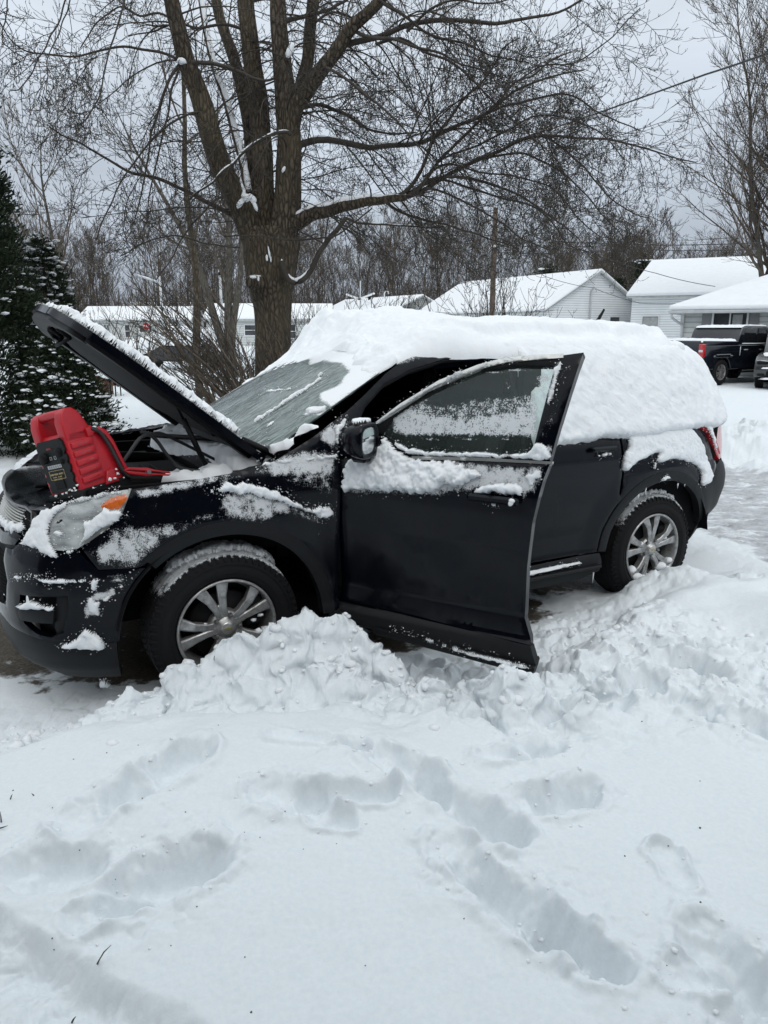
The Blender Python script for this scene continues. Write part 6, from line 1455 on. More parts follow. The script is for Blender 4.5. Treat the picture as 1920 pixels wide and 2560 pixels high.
def wildtree(name, label, x, y, h, seed, spread=.45, n1=16, mt='bark_far', tm='woods', r=.16, lean=(0, 0), group=None, dense=1.0, fork=0, minr=.012, z0=None, crown0=.25):
    rng = np.random.default_rng(seed); zb = gz(x, y) if z0 is None else z0; t = empty(name, (x, y, zb-.1)); tag(t, label, 'tree', group)
    N = 14; k = np.linspace(0, 1, N); stems = [(lean[0], lean[1], 1.0)]+[(lean[0]+rng.normal()*.16, lean[1]+rng.normal()*.12, .75+.2*rng.random()) for _ in range(fork)]
    Ps = []; Rs = []
    for lx, ly, hh in stems:
        P = np.stack([lx*h*k**1.4+.03*h*perlin(k*3, k*0+seed, 1), ly*h*k**1.4+.03*h*perlin(k*3, k*0+seed, 2), k*h*hh], 1); R = r*(1-.93*k**.9); Ps.append(P); Rs.append(R)
    P = np.array(Ps); R = np.array(Rs); V, Q = tubes(P, R, 8); mkmesh('trunk', V, None, M[mt], t, Q=Q)
    L = np.full(len(P), h)
    C1, R1, L1 = grow(P, R, L, n1*dense, (crown0, .97), (25, 55), (spread*.5, spread), .5, 9, rng, up=.35, wig=.09, minr=minr*1.2, taper=.2)
    C2, R2, L2 = grow(C1, R1, L1, 8*dense, (.15, 1), (25, 50), (.25, .55), .55, 6, rng, up=.25, wig=.12, minr=minr, taper=.4)
    C3, R3, L3 = grow(C2, R2, L2, 6*dense, (.1, 1), (20, 50), (.3, .6), .6, 4, rng, up=.2, wig=.12, minr=minr*.8, taper=.6)
    V, Q = joinVQ([tubes(C1, R1, 5), tubes(C2, R2, 3), tubes(C3, R3, 3)]); mkmesh('crown', V, None, M[tm], t, Q=Q)['kind'] = 'stuff'
    return t
def at(px, Y): return (px-960)/F*Y/1.0*1.0
def X_(px, Y, z=1.7):
    d = ray(px, 825); return d[0]/d[1]*Y
wildtree('bare_tree', 'rounded bare tree rising beside the tall evergreen on the left', X_(150, 30), 30, 8.6, 21, .62, 20, r=.16, dense=.95, minr=.011)
wildtree('bare_tree', 'slim upright bare trunk left of the big tree, seen through its drooping twigs', X_(492, 18), 18, 11.5, 22, .30, 14, 'bark', 'woods', r=.108, dense=.8, minr=.008, crown0=.45)
wildtree('bare_tree', 'pale forked bare tree just left of the big trunk', X_(577, 26), 26, 9.5, 23, .34, 12, r=.18, fork=2, dense=.8, minr=.010)
wildtree('bare_tree', 'bare spreading tree at the right edge, rising behind the white house by the pickup', X_(1905, 43), 43, 19.5, 24, .40, 26, r=.20, dense=1.15, minr=.014, crown0=.18, fork=5)
wildtree('bare_tree', 'small bare tree behind the gap between the white houses, left of the spruce', X_(1520, 72), 72, 11.5, 25, .5, 20, r=.2, minr=.02, fork=1)
wildtree('bare_tree', 'small bare tree behind the gap between the white houses, right of the spruce', X_(1625, 74), 74, 11, 26, .5, 20, r=.2, minr=.02, fork=1)
wildtree('bare_tree', 'bare tree rising behind the ridge of the middle gabled house', X_(1385, 70), 70, 11.5, 27, .5, 20, r=.2, minr=.02)
def woods():
    rng = np.random.default_rng(77); parts = []; trunks = []
    for k in range(360):
        px = rng.uniform(-700, 2600); Y = rng.uniform(96, 125)
        x = X_(px, Y); 
        prof = np.interp(px, [-200, 0, 200, 420, 560, 760, 950, 1100, 1250, 1350, 1450, 1700, 1900, 2100], [520, 560, 590, 555, 560, 570, 570, 545, 560, 610, 615, 625, 600, 600])
        h = 1.7+(825-prof)/F*Y*rng.uniform(.68, .98); h = max(h, 5)
        N = 10; t = np.linspace(0, 1, N); lx, ly = rng.normal()*.05, rng.normal()*.05
        P = np.stack([x+lx*h*t+.02*h*perlin(t*3, t*0+k*1.3, 1), Y+ly*h*t, t*h], 1); r = rng.uniform(.05, .15); R = r*(1-.9*t)
        P = P[None]; R = R[None]; L = np.array([h]); mr = .0135*Y/75
        C1, R1, L1 = grow(P, R, L, 16, (.12, .98), (25, 60), (.2, .46), .5, 6, rng, up=.3, wig=.1, minr=mr*1.3, taper=.3)
        C2, R2, L2 = grow(C1, R1, L1, 6, (.15, 1), (25, 50), (.3, .6), .6, 4, rng, up=.2, wig=.14, minr=mr, taper=.5)
        C3, R3, L3 = grow(C2, R2, L2, 4, (.1, 1), (25, 55), (.4, .8), .7, 3, rng, up=.2, wig=.14, minr=mr*.9, taper=.6)
        parts += [tubes(P, R, 5), tubes(C1, R1, 3), tubes(C2, R2, 3), tubes(C3, R3, 3)]
    V, Q = joinVQ(parts); o = mkmesh('woods', V, None, M['woods'], Q=Q); tag(o, 'bare grey-brown woods behind the houses across the whole background', 'woods', kind='stuff')
    # brushy understorey
    parts = []
    for k in range(2900):
        px = rng.uniform(-600, 2500); Y = rng.uniform(92, 118); x = X_(px, Y); h = rng.uniform(3, 9); n = 5; t = np.linspace(0, 1, n)
        m_ = 7; P = np.stack([x+rng.normal(size=(m_, 1))*.5+rng.normal(size=(m_, 1))*.25*h*t[None], Y+rng.normal(size=(m_, 1))*.5+rng.normal(size=(m_, 1))*.2*h*t[None], np.broadcast_to(h*t, (m_, n))*rng.uniform(.6, 1, (m_, 1))], -1)
        P += rng.normal(size=P.shape)*.09; parts.append(tubes(P, np.full((m_, n), .028)*np.linspace(1.2, .6, n), 3))
    V, Q = joinVQ(parts); tag(mkmesh('undergrowth', V, None, M['woods'], Q=Q), 'tangled leafless undergrowth at the foot of the woods', 'undergrowth', kind='stuff')
woods()
def conifer(name, label, x, y, h, w, seed, snow=.25, n=9000, ls=.10, cat='evergreen', col=False, z0=None, rad=None):
    """upright evergreen: trunk, foliage of many small sprays, snow pads lying on them"""
    rng = np.random.default_rng(seed); zb = gz(x, y) if z0 is None else z0; t = empty(name, (x, y, zb-.05)); tag(t, label, cat)
    m = MB(); m.tube([(0, 0, 0), (0, 0, h*.5), (.02, 0, h*.93)], [w*.10, w*.06, .01], 10); m.build('trunk', M['bark'], t)
    if rad is None: rad = lambda q: (1-q)**.75*(.55+.45*np.minimum(1, q*6))
    # clumps = bough tips; sprays cluster round them so that gaps open between
    nc = int(n/44); q = rng.random(nc)**1.15; th = rng.random(nc)*2*math.pi; rr = w/2*rad(q)*(.55+.47*rng.random(nc)**.5)
    c = np.stack([rr*np.cos(th), rr*np.sin(th), q*h*.98+.05], 1); ci = rng.integers(0, nc, n); sz = (.45+.55*rng.random(nc))*ls*2.1
    P = c[ci]+rng.normal(size=(n, 3))*sz[ci][:, None]*np.array([.8, .8, .55])
    out = unit(np.stack([P[:, 0], P[:, 1], np.full(n, .15)*np.abs(P[:, 0])], 1)); up = np.array([0, 0, 1.])
    d = unit(out*.75+up*(.55 if col else -.1)+rng.normal(size=(n, 3))*.45); s = unit(np.cross(d, rng.normal(size=(n, 3)))); L = ls*(.6+.8*rng.random(n))[:, None]; Wd = L*.30
    V = np.stack([P-d*L*.5, P-s*Wd*.5+d*L*.05, P+d*L*.55, P+s*Wd*.5+d*L*.05], 1).reshape(-1, 3); Q = np.arange(n*4).reshape(-1, 4)
    mkmesh('foliage', V, None, M['needle'], t, Q=Q, smooth=False)['kind'] = 'stuff'
    k = int(nc*snow); ii = rng.choice(nc, k, replace=False); C_ = []; R_ = []
    for i in ii:
        m_ = rng.integers(2, 7)
        for _ in range(m_): C_.append(c[i]*np.array([1.02, 1.02, 1])+np.array([rng.normal()*sz[i]*.75, rng.normal()*sz[i]*.75, sz[i]*.5+rng.normal()*sz[i]*.14])); R_.append(sz[i]*rng.uniform(.18, .62))
    V, T = blobs(np.array(C_), np.array(R_), .34, .22, ICO1); mkmesh('bough_snow', V, T, M['snow'], t)['kind'] = 'stuff'
    return t
conifer('evergreen_tree', 'tall dark columnar evergreen with light snow, at the left edge', X_(-120, 9.6), 9.6, 6.1, 2.1, 31, .11, 120000, .062, 'evergreen', True, rad=lambda q: np.interp(q, [0, .08, .25, .5, .75, .92, 1], [.80, 1.0, 1.0, .80, .48, .18, .02]))
conifer('evergreen_bush', 'low spreading dark evergreen with heavy snow, between the tall evergreen and the raised hood', X_(150, 9.4), 9.4, 1.75, 1.1, 32, .40, 36000, .052, 'evergreen', True, rad=lambda q: np.interp(q, [0, .1, .4, .7, 1], [.7, 1, .9, .5, .05]))
conifer('evergreen_bush', 'narrow snow capped evergreen top behind the tip of the raised hood', X_(122, 11.4), 11.4, 2.95, 1.0, 33, .6, 26000, .055, 'evergreen', True, rad=lambda q: np.interp(q, [0, .1, .6, .85, 1], [.9, 1, .8, .5, .1]))
conifer('spruce', 'dark spruce with a pointed top between the middle and right white houses', X_(1592, 66), 66, 7.2, 4.2, 34, .12, 5000, .26)
conifer('spruce', 'dark rounded evergreen top to the left of the pointed spruce between the houses', X_(1535, 68), 68, 6.0, 4.5, 35, .1, 4000, .28)
conifer('spruce', 'dark evergreen tip peeping over the roof of the middle gabled house', X_(1362, 62), 62, 6.6, 3.0, 36, .1, 3000, .26)
def shrub(label, cx, cy, hgt, spread, n, seed, lean=(0, 0), minr=.004, name='bare_shrub', snow=False, z0=None):
    rng = np.random.default_rng(seed); zb = gz(cx, cy) if z0 is None else z0; t = empty(name, (cx, cy, zb-.03)); tag(t, label, 'shrub')
    N = 9; k = np.linspace(0, 1, N); th = rng.random(n)*2*math.pi; b = rng.normal(size=(n, 2))*spread*.16; L = hgt*(.6+.5*rng.random(n))
    dx = (np.cos(th)*spread*.5*rng.random(n)+lean[0]*hgt)[:, None]; dy = (np.sin(th)*spread*.4*rng.random(n)+lean[1]*hgt)[:, None]
    P = np.stack([b[:, :1]+dx*k**1.3, b[:, 1:]+dy*k**1.3, L[:, None]*(k-.12*k**3)], -1); P[:, 1:] += np.cumsum(rng.normal(size=(n, N-1, 3))*.012*hgt, 1)
    R = np.linspace(1, .3, N)[None]*(minr*1.6+rng.random((n, 1))*minr*2.6)
    C1, R1, L1 = grow(P, R, L, 5, (.2, 1), (18, 50), (.2, .5), .5, 6, rng, up=.3, wig=.10, minr=minr*.8, taper=.4)
    C2, R2, L2 = grow(C1, R1, L1, 3, (.15, 1), (25, 55), (.25, .6), .7, 4, rng, up=.2, wig=.14, minr=minr*.8, taper=.6)
    V, Q = tubes(P, R, 5); mkmesh('stem', V, None, M['shrubtwig'], t, Q=Q)['kind'] = 'stuff'
    V, Q = joinVQ([tubes(C1, R1, 3), tubes(C2, R2, 3)]); mkmesh('twigs', V, None, M['twig'], t, Q=Q)['kind'] = 'stuff'
    return t
shrub('arching many-stemmed bare shrub leaning left in front of the big trunk, behind the windshield', X_(655, 9.4), 9.4, 2.15, 1.5, 48, 41, (-.5, 0), .0055)
shrub('bare shrub with thin reddish stems just right of the big trunk', X_(790, 10.5), 10.5, 1.95, 1.7, 60, 42, (0, 0), .0042)
shrub('bare twiggy shrub standing behind the middle of the car roof, around the brown pole', X_(1235, 13), 13, 2.45, 2.2, 40, 43, (0, 0), .0055)
shrub('low bare thorny shrub behind the roof snow, left of the brown pole', X_(960, 14), 14, 2.15, 2.3, 40, 44, (0, 0), .0055)
shrub('grey leafless bush beyond the raised hood, before the long white house', X_(300, 22), 22, 2.4, 3.2, 34, 45, (0, 0), .007)
shrub('fine brown leafless bush directly left of the big trunk, beyond the garden', X_(570, 15), 15, 1.75, 2.6, 34, 46, (0, 0), .005)
# ------------------------------------------------------------------ houses
def recalc(o):
    bm = bmesh.new(); bm.from_mesh(o.data); bmesh.ops.recalc_face_normals(bm, faces=bm.faces); bm.to_mesh(o.data); bm.free(); return o
def house(label, p0, u, length, depth, eave, ridge, wall, hip=(0, 0), zb=-.3, over=.35, snow=.16, rake=.3, windows=(), name='house'):
    """p0 front-left corner; u unit vector along the ridge; v points to the back"""
    u = unit(np.array([u[0], u[1], 0.])); v = np.array([-u[1], u[0], 0.]); v = v if v[1] > 0 or abs(v[1]) < 1e-6 else -v
    h = empty(name, (p0[0], p0[1], 0)); tag(h, label, 'house'); o0 = np.zeros(3)
    def P(a, b, z): return u*a+v*b+np.array([0, 0, z])
    d2 = depth/2
    m = MB(); V = [P(0, 0, zb), P(length, 0, zb), P(length, depth, zb), P(0, depth, zb), P(0, 0, eave), P(length, 0, eave), P(length, depth, eave), P(0, depth, eave), P(0, d2, ridge if not hip[0] else eave), P(length, d2, ridge if not hip[1] else eave)]
    m.add(V, [(0, 1, 5, 4), (2, 3, 7, 6), (3, 0, 4, 8, 7), (1, 2, 6, 9, 5)]); w = recalc(m.build('wall', M[wall], h))
    # object space aligned siding: boards run along z so nothing else is needed
    sl = (ridge-eave)/d2; e0 = eave-sl*over
    a0 = -rake if not hip[0] else -over; a1 = length+(rake if not hip[1] else over)
    def slab(dz0, dz1, ex, nm, mt_):
        r0 = (hip[0] if hip[0] else -rake); r1 = length-hip[1] if hip[1] else length+rake
        pts = lambda dz: [P(a0-ex, -over-ex, e0+dz), P(a1+ex, -over-ex, e0+dz), P(r1+(ex if not hip[1] else 0), d2, ridge+dz), P(r0-(ex if not hip[0] else 0), d2, ridge+dz), P(a1+ex, depth+over+ex, e0+dz), P(a0-ex, depth+over+ex, e0+dz)]
        A = pts(dz0); B = pts(dz1); m = MB(); fs = []
        for k, o_, in ((0, 0), (1, 6)):
            f = [(0+o_, 1+o_, 2+o_, 3+o_), (3+o_, 2+o_, 4+o_, 5+o_)]; f += [(0+o_, 3+o_, 5+o_)]*0; fs += f
        loop = [0, 1, 2, 4, 5, 3]
        if hip[1]: fs += [(1, 4, 2), (7, 10, 8)]; loop = [0, 1, 4, 5, 3]
        if hip[0]: fs += [(0, 3, 5), (6, 9, 11)]; loop = [x for x in loop if x != 3]
        fs += [(loop[i], loop[(i+1) % len(loop)], loop[(i+1) % len(loop)]+6, loop[i]+6) for i in range(len(loop))]
        m.add(A+B, fs); return recalc(m.build(nm, mt_, h))
    rf = slab(.0, .10, 0, 'roof', M['soffit'])
    sn = slab(.105, .105+snow, .03, 'roof_snow', M['greysnow']); bevel_obj(sn, snow*.45, 3)
    def on(face, a, z, out=0.):      # face: 'f' front, 'l' left gable, 'r' right gable
        return {'f': lambda: (P(a, -out, z), u, -v), 'l': lambda: (P(-out, a, z), v, -u), 'r': lambda: (P(length+out, a, z), v, u)}[face]()
    for f, a, z, ww, hh, style in windows:
        c, ax, nn = on(f, a, z, .02); Mx = np.stack([ax, nn, [0, 0, 1]], 1)
        if style == 'vent':
            m = MB(); m.box(c, (ww, .05, hh), M=Mx); m.build('gable_vent', M['shutter'], h); continue
        if style == 'shut':
            m = MB(); m.box(c+nn*.02, (ww, .04, hh), M=Mx, bev=.01); s_ = m.build('shutter', M['shutter'], h); continue
        m = MB(); t = .07 if ww > .8 else .05
        for dx, dz, sx, sz in ((0, hh/2+t/2, ww+2*t, t), (0, -hh/2-t/2, ww+2*t, t), (-ww/2-t/2, 0, t, hh), (ww/2+t/2, 0, t, hh)): m.box(c+ax*dx+np.array([0, 0, dz])+nn*.02, (sx, .09, sz), M=Mx)
        if style == 'slide': m.box(c+nn*.03, (.05, .05, hh), M=Mx)
        if style == 'sash': m.box(c+nn*.03, (ww, .05, .05), M=Mx)
        fr = m.build('window', M['trim'], h); m = MB(); m.box(c-nn*.0, (ww, .03, hh), M=Mx); m.build('pane', M['winglass'], fr)
        if style == 'slide':
            m = MB(); m.box(c+ax*ww*.23+nn*.018, (ww*.30, .01, hh*.92), M=Mx); m.build('curtain', M['curtain'], fr)
        if style == 'half':
            m = MB(); m.box(c+nn*.018+np.array([0, 0, hh*.1]), (ww*.95, .01, hh*.75), M=Mx); m.build('curtain', M['curtain'], fr)
    return h, P, u, v
UH = np.array([.885, -.465])
# A: low house behind the pickup
hA, PA, uA, vA = house('low pale house with grey shutters and sliding windows, directly behind the black pickup', (11.75, 30.2), UH, 9.5, 8.6, 2.50, 4.15, 'siding2', hip=(4.2, 4.2), over=.42, snow=.20,
    windows=(('f', 1.75, 1.72, 1.15, 1.25, 'slide'), ('f', .92, 1.62, .34, 1.75, 'shut'), ('f', 2.58, 1.62, .34, 1.75, 'shut'), ('f', 4.55, 1.72, 1.25, 1.15, 'slide'), ('f', 3.66, 1.62, .34, 1.6, 'shut'), ('f', 7.4, 1.7, 1.2, 1.2, 'slide')))
m = MB(); z_ = 2.50-.16
m.box(PA(4.75, -.47, z_+.06), (10.4, .12, .12), M=np.stack([uA, vA, [0, 0, 1]], 1), bev=.02); m.build('gutter', M['gutter'], hA)
m = MB(); m.tube([PA(-.32, -.46, 2.38), PA(-.32, -.44, 2.20), PA(-.15, -.25, 2.05), PA(.05, -.10, 1.92), PA(.07, -.07, 1.8), PA(.07, -.07, -.1)], .05, 8); m.build('downspout', M['gutter'], hA)
m = MB(); m.box(PA(.04, -.03, 1.1), (.12, .08, 2.5), M=np.stack([uA, vA, [0, 0, 1]], 1)); m.build('corner_board', M['trim'], hA)
# B: taller house behind it
house('tall plain white house with a big snow covered roof, behind the low pale house', (16.9, 52.4), UH, 17, 18, 3.95, 6.7, 'siding', over=.5, snow=.22, windows=(('f', 1.3, 1.75, 1.0, 1.7, 'half'), ('f', 8, 2, 1.2, 1.4, 'sash')))
# C: middle gabled house
uC = unit(np.array([-.485, .875]))
hC, PC, uc, vc = house('white gabled house with clapboard siding behind the rear of the car roof', (11.1, 52.6), uC, 16.5, 9.3, 3.05, 5.65, 'siding', over=.35, snow=.18, windows=(('l', 6.5, 2.25, .95, .75, 'sash'),))
m = MB(); b = PC(-.12, 4.0, 1.0); m.tube([b, b+[0, 0, 2.1], b+[0, 0, 3.45]], .06, 8); m.tube([b+[0, 0, 3.4], b+[.1, -.1, 3.65], b+[.28, -.1, 3.62], b+[.3, -.1, 3.3]], .035, 6); m.build('service_mast', M['gutter'], hC)
m = MB(); p = PC(7.2, 3.0, 4.6); m.tube([p, p+[0, 0, .8]], .10, 8); m.build('vent_pipe', M['gutter'], hC)
m = MB(); m.box(PC(-.02, 9.3, 1.6), (.16, .16, 3.0)); m.build('corner_board', M['trim'], hC)
# D
hD, PD, uD, vD = house('small grey gabled house peeping over the front of the car roof', (.5, 73.0), (-.53, .85), 15, 7.4, 3.2, 4.85, 'siding3', snow=.16, windows=(('l', 4.3, 3.55, .45, .6, 'vent'),))
m = MB(); p = PD(9.0, 3.2, 4.7); m.tube([p, p+[0, 0, .75]], .16, 8); m.build('chimney', M['black'], hD)
m = MB(); p = PD(6.0, 3.2, 4.7); m.tube([p, p+[0, 0, .7], p+[.15, 0, .95], p+[.38, 0, .9], p+[.42, 0, .65]], .07, 8); m.build('vent_pipe', M['trim'], hD)
house('long low white house with dark windows, seen beyond the raised hood', (-33.5, 84), (1, .02), 12, 7.5, 2.75, 4.1, 'siding2', snow=.18, windows=(('f', 10.2, 1.85, .85, .85, 'sash'), ('f', 7.2, 1.85, 1.3, .7, 'slide'), ('f', 5.2, 1.6, .5, 1.3, 'sash'), ('f', 2.6, 1.8, 1.2, .9, 'slide')))
house('low white house partly hidden behind the big tree trunk', (-16.3, 70), (1, .05), 11.2, 8, 2.65, 3.95, 'siding2', snow=.18, windows=(('f', 7.9, 1.6, .45, 1.2, 'sash'), ('f', 9.3, 1.6, .5, 1.2, 'sash'), ('f', 4, 1.7, 1.0, .9, 'sash')))
house('farther snow roofed shed on the left, above the roof of the long low house', (-37, 108), (1, 0), 12, 9, 3.6, 5.4, 'siding3', snow=.2)
# unseen house added behind the camera; blocks sky light and darkens door reflections
hH, PH, uh, vh = house('unseen brown house added behind the camera, shading the yard and mirrored dark in the car door', (-9, -9.4), (1, 0), 16, 8.0, 3.6, 6.6, 'siding_brown' if 'siding_brown' in M else 'siding3', zb=-.3, over=.6, windows=(('f', 3, 1.6, 1.2, 1.2, 'sash'),))
m = MB(); 
for a in (4.0, 8.2, 11.6): m.box(PH(a, 8.02, 1.7), (1.3, .05, 1.2))
m.build('back_window', M['winglass'], hH)
# ------------------------------------------------------------------ vehicles
def arch_profile(x0, x1, z0, wheels_, r, zc, n=14):
    pts = []
    xs = sorted(wheels_)
    pts.append((x0, z0))
    for c in xs:
        hh = z0-zc; a = math.asin(max(-1, min(1, hh/r)))
        for t in np.linspace(math.pi-a, a, n): pts.append((c+r*math.cos(t), zc+r*math.sin(t)))
    pts.append((x1, z0)); return pts
def vwheel(parent, x, y, r, w, side, spokes=6, mt='alloy'):
    wv = empty('wheel'); wv.parent = parent; s = side
    m = MB(); yo = y; m.lathe([(r*.60, yo-s*.02), (r*.66, yo), (r*.9, yo-s*.004), (r*.97, yo-s*.03), (r, yo-s*.06), (r, yo-s*(w-.05)), (r*.95, yo-s*w), (r*.6, yo-s*w)], 36, (x, 0, r), 'y')
    for k in range(36):
        t = 2*math.pi*k/36; e = np.array([math.cos(t), 0, math.sin(t)]); tt = np.array([-math.sin(t), 0, math.cos(t)])
        for j in (.25, .55, .85): m.box(np.array([x, yo-s*w*j, r])+e*r, (.02, w*.24, .045), M=np.stack([e, [0, 1, 0], tt], 1))
    recalc(m.build('tyre', M['rubber'], wv))
    m = MB(); m.lathe([(r*.62, yo-s*.01), (r*.60, yo-s*.005), (r*.57, yo-s*.02), (r*.52, yo-s*.12)], 36, (x, 0, r), 'y')
    for k in range(spokes):
        t = 2*math.pi*k/spokes+.3; e = np.array([math.cos(t), 0, math.sin(t)]); tt = np.array([-math.sin(t), 0, math.cos(t)])
        for sg in (-1, 1): m.box(np.array([x, yo-s*.03, r])+e*r*.33+tt*sg*r*.07, (r*.50, .04, r*.065), M=np.stack([unit(e+tt*sg*.12), [0, 1, 0], unit(tt-e*sg*.12)], 1))
    m.lathe([(0, yo-s*.01), (r*.12, yo-s*.012), (r*.14, yo-s*.06)], 20, (x, 0, r), 'y'); recalc(m.build('rim', M[mt], wv))
    m = MB(); m.lathe([(0, yo-s*.10), (r*.55, yo-s*.10)], 24, (x, 0, r), 'y'); m.build('brake_disc', M['black'], wv)
def vehicle_root(name, label, cat, p, h, z=None):
    h = unit(np.array([h[0], h[1], 0.])); l = np.array([-h[1], h[0], 0.]); z = gz(p[0], p[1]) if z is None else z
    e = empty(name, mat=Matrix(((h[0], l[0], 0, p[0]), (h[1], l[1], 0, p[1]), (0, 0, 1, z), (0, 0, 0, 1)))); return tag(e, label, cat)
XZ = np.array([[1, 0, 0], [0, 0, 1], [0, 1, 0]])
def prof(poly, y0, y1, name, mt, parent, bev=.03):
    m = MB(); m.prism(poly, y0, y1, M=XZ); o = recalc(m.build(name, mt, parent)); 
    if bev: bevel_obj(o, bev, 2, 25)
    return o
def inwall(poly3, name, mt, parent, th=.015, n=None):
    """flat panel from 3D corner points, given thickness"""
    V = np.array(poly3, float); N_ = unit(np.cross(V[1]-V[0], V[2]-V[0])) if n is None else np.array(n, float); k = len(V)
    m = MB(); m.add(np.vstack([V+N_*th, V-N_*th]), [tuple(range(k)), tuple(range(k, 2*k))[::-1]]+[(i, (i+1) % k, k+(i+1) % k, k+i) for i in range(k)]); return recalc(m.build(name, mt, parent))
def vsnow(pts, T, name, parent, seed=1):
    """snow sheet over a quad given by four corners, soft rim"""
    a, b, c, d = [np.array(p, float) for p in pts]; n = 26; u_, v_ = np.meshgrid(np.linspace(0, 1, n), np.linspace(0, 1, n), indexing='ij')
    Pn = a*((1-u_)*(1-v_))[..., None]+b*(u_*(1-v_))[..., None]+c*(u_*v_)[..., None]+d*((1-u_)*v_)[..., None]
    e = np.minimum(np.minimum(u_, 1-u_)*np.linalg.norm(b-a), np.minimum(v_, 1-v_)*np.linalg.norm(d-a)); hgt = np.sqrt(np.clip(1-(1-np.clip(e/(T*1.6), 0, 1))**2, 0, 1))
    N_ = unit(np.cross(b-a, d-a)); N_ = N_ if N_[2] > 0 else -N_
    Pn = Pn+N_*(T*hgt*(1+.35*fbm(u_*5, v_*5, 3, seed))-.01)[..., None]; idx = np.arange(n*n).reshape(n, n)
    Q = np.stack([idx[:-1, :-1], idx[1:, :-1], idx[1:, 1:], idx[:-1, 1:]], -1).reshape(-1, 4); o = mkmesh(name, Pn.reshape(-1, 3), None, M['snow'], parent, Q=Q); return recalc(o)
def pickup():
    n_ = np.array([.552, -.834]); hd = np.array([.834, .552]); cr = wz(1750, 966, -.06)[:2]; c0 = cr-n_*1.02
    t = vehicle_root('pickup_truck', 'black crew cab pickup with chrome rear bumper, parked before the low pale house', 'pickup truck', c0, hd, -.06)
    pt = M['darkcar']; W = 1.02
    low = arch_profile(.06, 5.75, .50, (1.12, 4.80), .50, .42)
    body = [(.06, .62)]+low+[(5.85, .75), (5.80, 1.12), (5.4, 1.22), (4.0, 1.27), (1.95, 1.30), (.05, 1.30), (.03, .75)]
    prof(body, -W, W, 'body', pt, t, .035)
    for s in (1, -1): prof([(.05, 1.28), (.06, 1.44), (1.90, 1.42), (1.95, 1.28)], s*W-(.10 if s > 0 else 0), s*W+(.10 if s < 0 else 0), 'bed_side', pt, t, .02)
    tg = prof([(-.01, .78), (-.02, 1.10), (.0, 1.43), (.07, 1.45), (.07, .78)], -W+.16, W-.16, 'tailgate', pt, t, .02)
    m = MB(); m.box((-.028, .0, 1.20), (.02, .42, .09), bev=.01); m.build('tailgate_handle', M['black'], tg)
    T4 = Matrix(((0, 0, -1, -.032), (-1, 0, 0, -.72), (0, 1, 0, .90), (0, 0, 0, 1))); text_mesh('lettering', 'LT', .10, T4, M['chrome'], tg, .004)
    cab = [(1.98, 1.28), (2.10, 1.62), (2.22, 1.86), (2.6, 1.93), (3.6, 1.93), (3.95, 1.85), (4.55, 1.28)]
    prof(cab, -W+.10, W-.10, 'cab', pt, t, .05)
    inwall([(2.025, -.80, 1.35), (2.025, .80, 1.35), (2.20, .72, 1.79), (2.20, -.72, 1.79)], 'rear_window', M['darkglass'], t, .02)
    for s in (1, -1):
        y = s*(W-.10+.004)
        for q in ([(2.30, 1.36), (2.38, 1.78), (3.02, 1.84), (3.05, 1.36)], [(3.16, 1.36), (3.14, 1.84), (3.62, 1.83), (4.22, 1.36)]):
            f = inwall([(a, y-s*.003, b) for a, b in q], 'side_window', M['darkglass'], t, .008)
        for x0, x1 in ((2.20, 3.09), (3.12, 4.25)):
            inwall([(x0, s*(W+.001), .62), (x1, s*(W+.001), .62), (x1, s*(W+.001), 1.26), (x0, s*(W+.001), 1.26)], 'door', pt, t, .006)
            m = MB(); m.box((x0+.16, s*(W+.02), 1.13), (.20, .035, .04), bev=.01); m.build('door_handle', M['chrome'], t)
        m = MB(); m.box((1.12, s*(W-.05), .93), (1.10, .16, .10), bev=.04); m.box((1.12, s*(W-.03), .985), (.8, .14, .05), bev=.02); m.build('wheel_flare', pt, t)
        tl = MB(); tl.box((.03, s*(W-.08), 1.13), (.16, .19, .44), bev=.03); l_ = tl.build('taillight', M['redlens'], t)
        m = MB(); m.box((.0, s*(W-.075), 1.12), (.12, .14, .07), bev=.01); m.build('reverse_lamp', M['lamp'], l_)
        vwheel(t, 1.12, s*(W-.01), .415, .28, s); vwheel(t, 4.80, s*(W-.01), .415, .28, s)
        m = MB(); m.box((3.2, s*(W-.02), .40), (2.0, .16, .05), bev=.02); m.build('side_step', M['black'], t)
        vsnow([(.35, s*(W+.001), 1.02), (1.95, s*(W+.001), 1.10), (1.95, s*(W-.03), 1.24), (.35, s*(W-.03), 1.17)], .012, 'snow_layer', t, 3)
        m = MB(); m.box((4.15, s*(W+.10), 1.36), (.12, .22, .24), bev=.03); m.build('mirror', M['black'], t)
    bp_ = prof([(-.17, .58), (-.20, .66), (-.17, .78), (.05, .80), (.05, .56)], -W, W, 'rear_bumper', M['chrome'], t, .03)
    m = MB(); 
    for s in (1, -1): 
        m = MB(); m.box((-.20, s*.68, .665), (.05, .42, .10), bev=.03); m.build('step_pocket', M['black'], bp_)
    m = MB(); m.box((-.2, 0, .68), (.03, .5, .12), bev=.01); m.build('number_plate', M['labelgrey'], bp_)
    vsnow([(-.17, -W+.05, .785), (.03, -W+.05, .80), (.03, W-.05, .80), (-.17, W-.05, .785)], .035, 'snow_layer', t, 5)
    m = MB(); m.box((2.9, 0, .52), (5.2, 1.5, .16)); m.box((1.0, -.3, .42), (.5, .3, .2)); m.tube([(-.05, -.62, .42), (.6, -.62, .42)], .04, 8); m.build('underbody', M['void'], t)
    vsnow([(2.15, -.86, 1.87), (3.85, -.86, 1.89), (3.85, .86, 1.89), (2.15, .86, 1.87)], .075, 'roof_snow', t, 6)
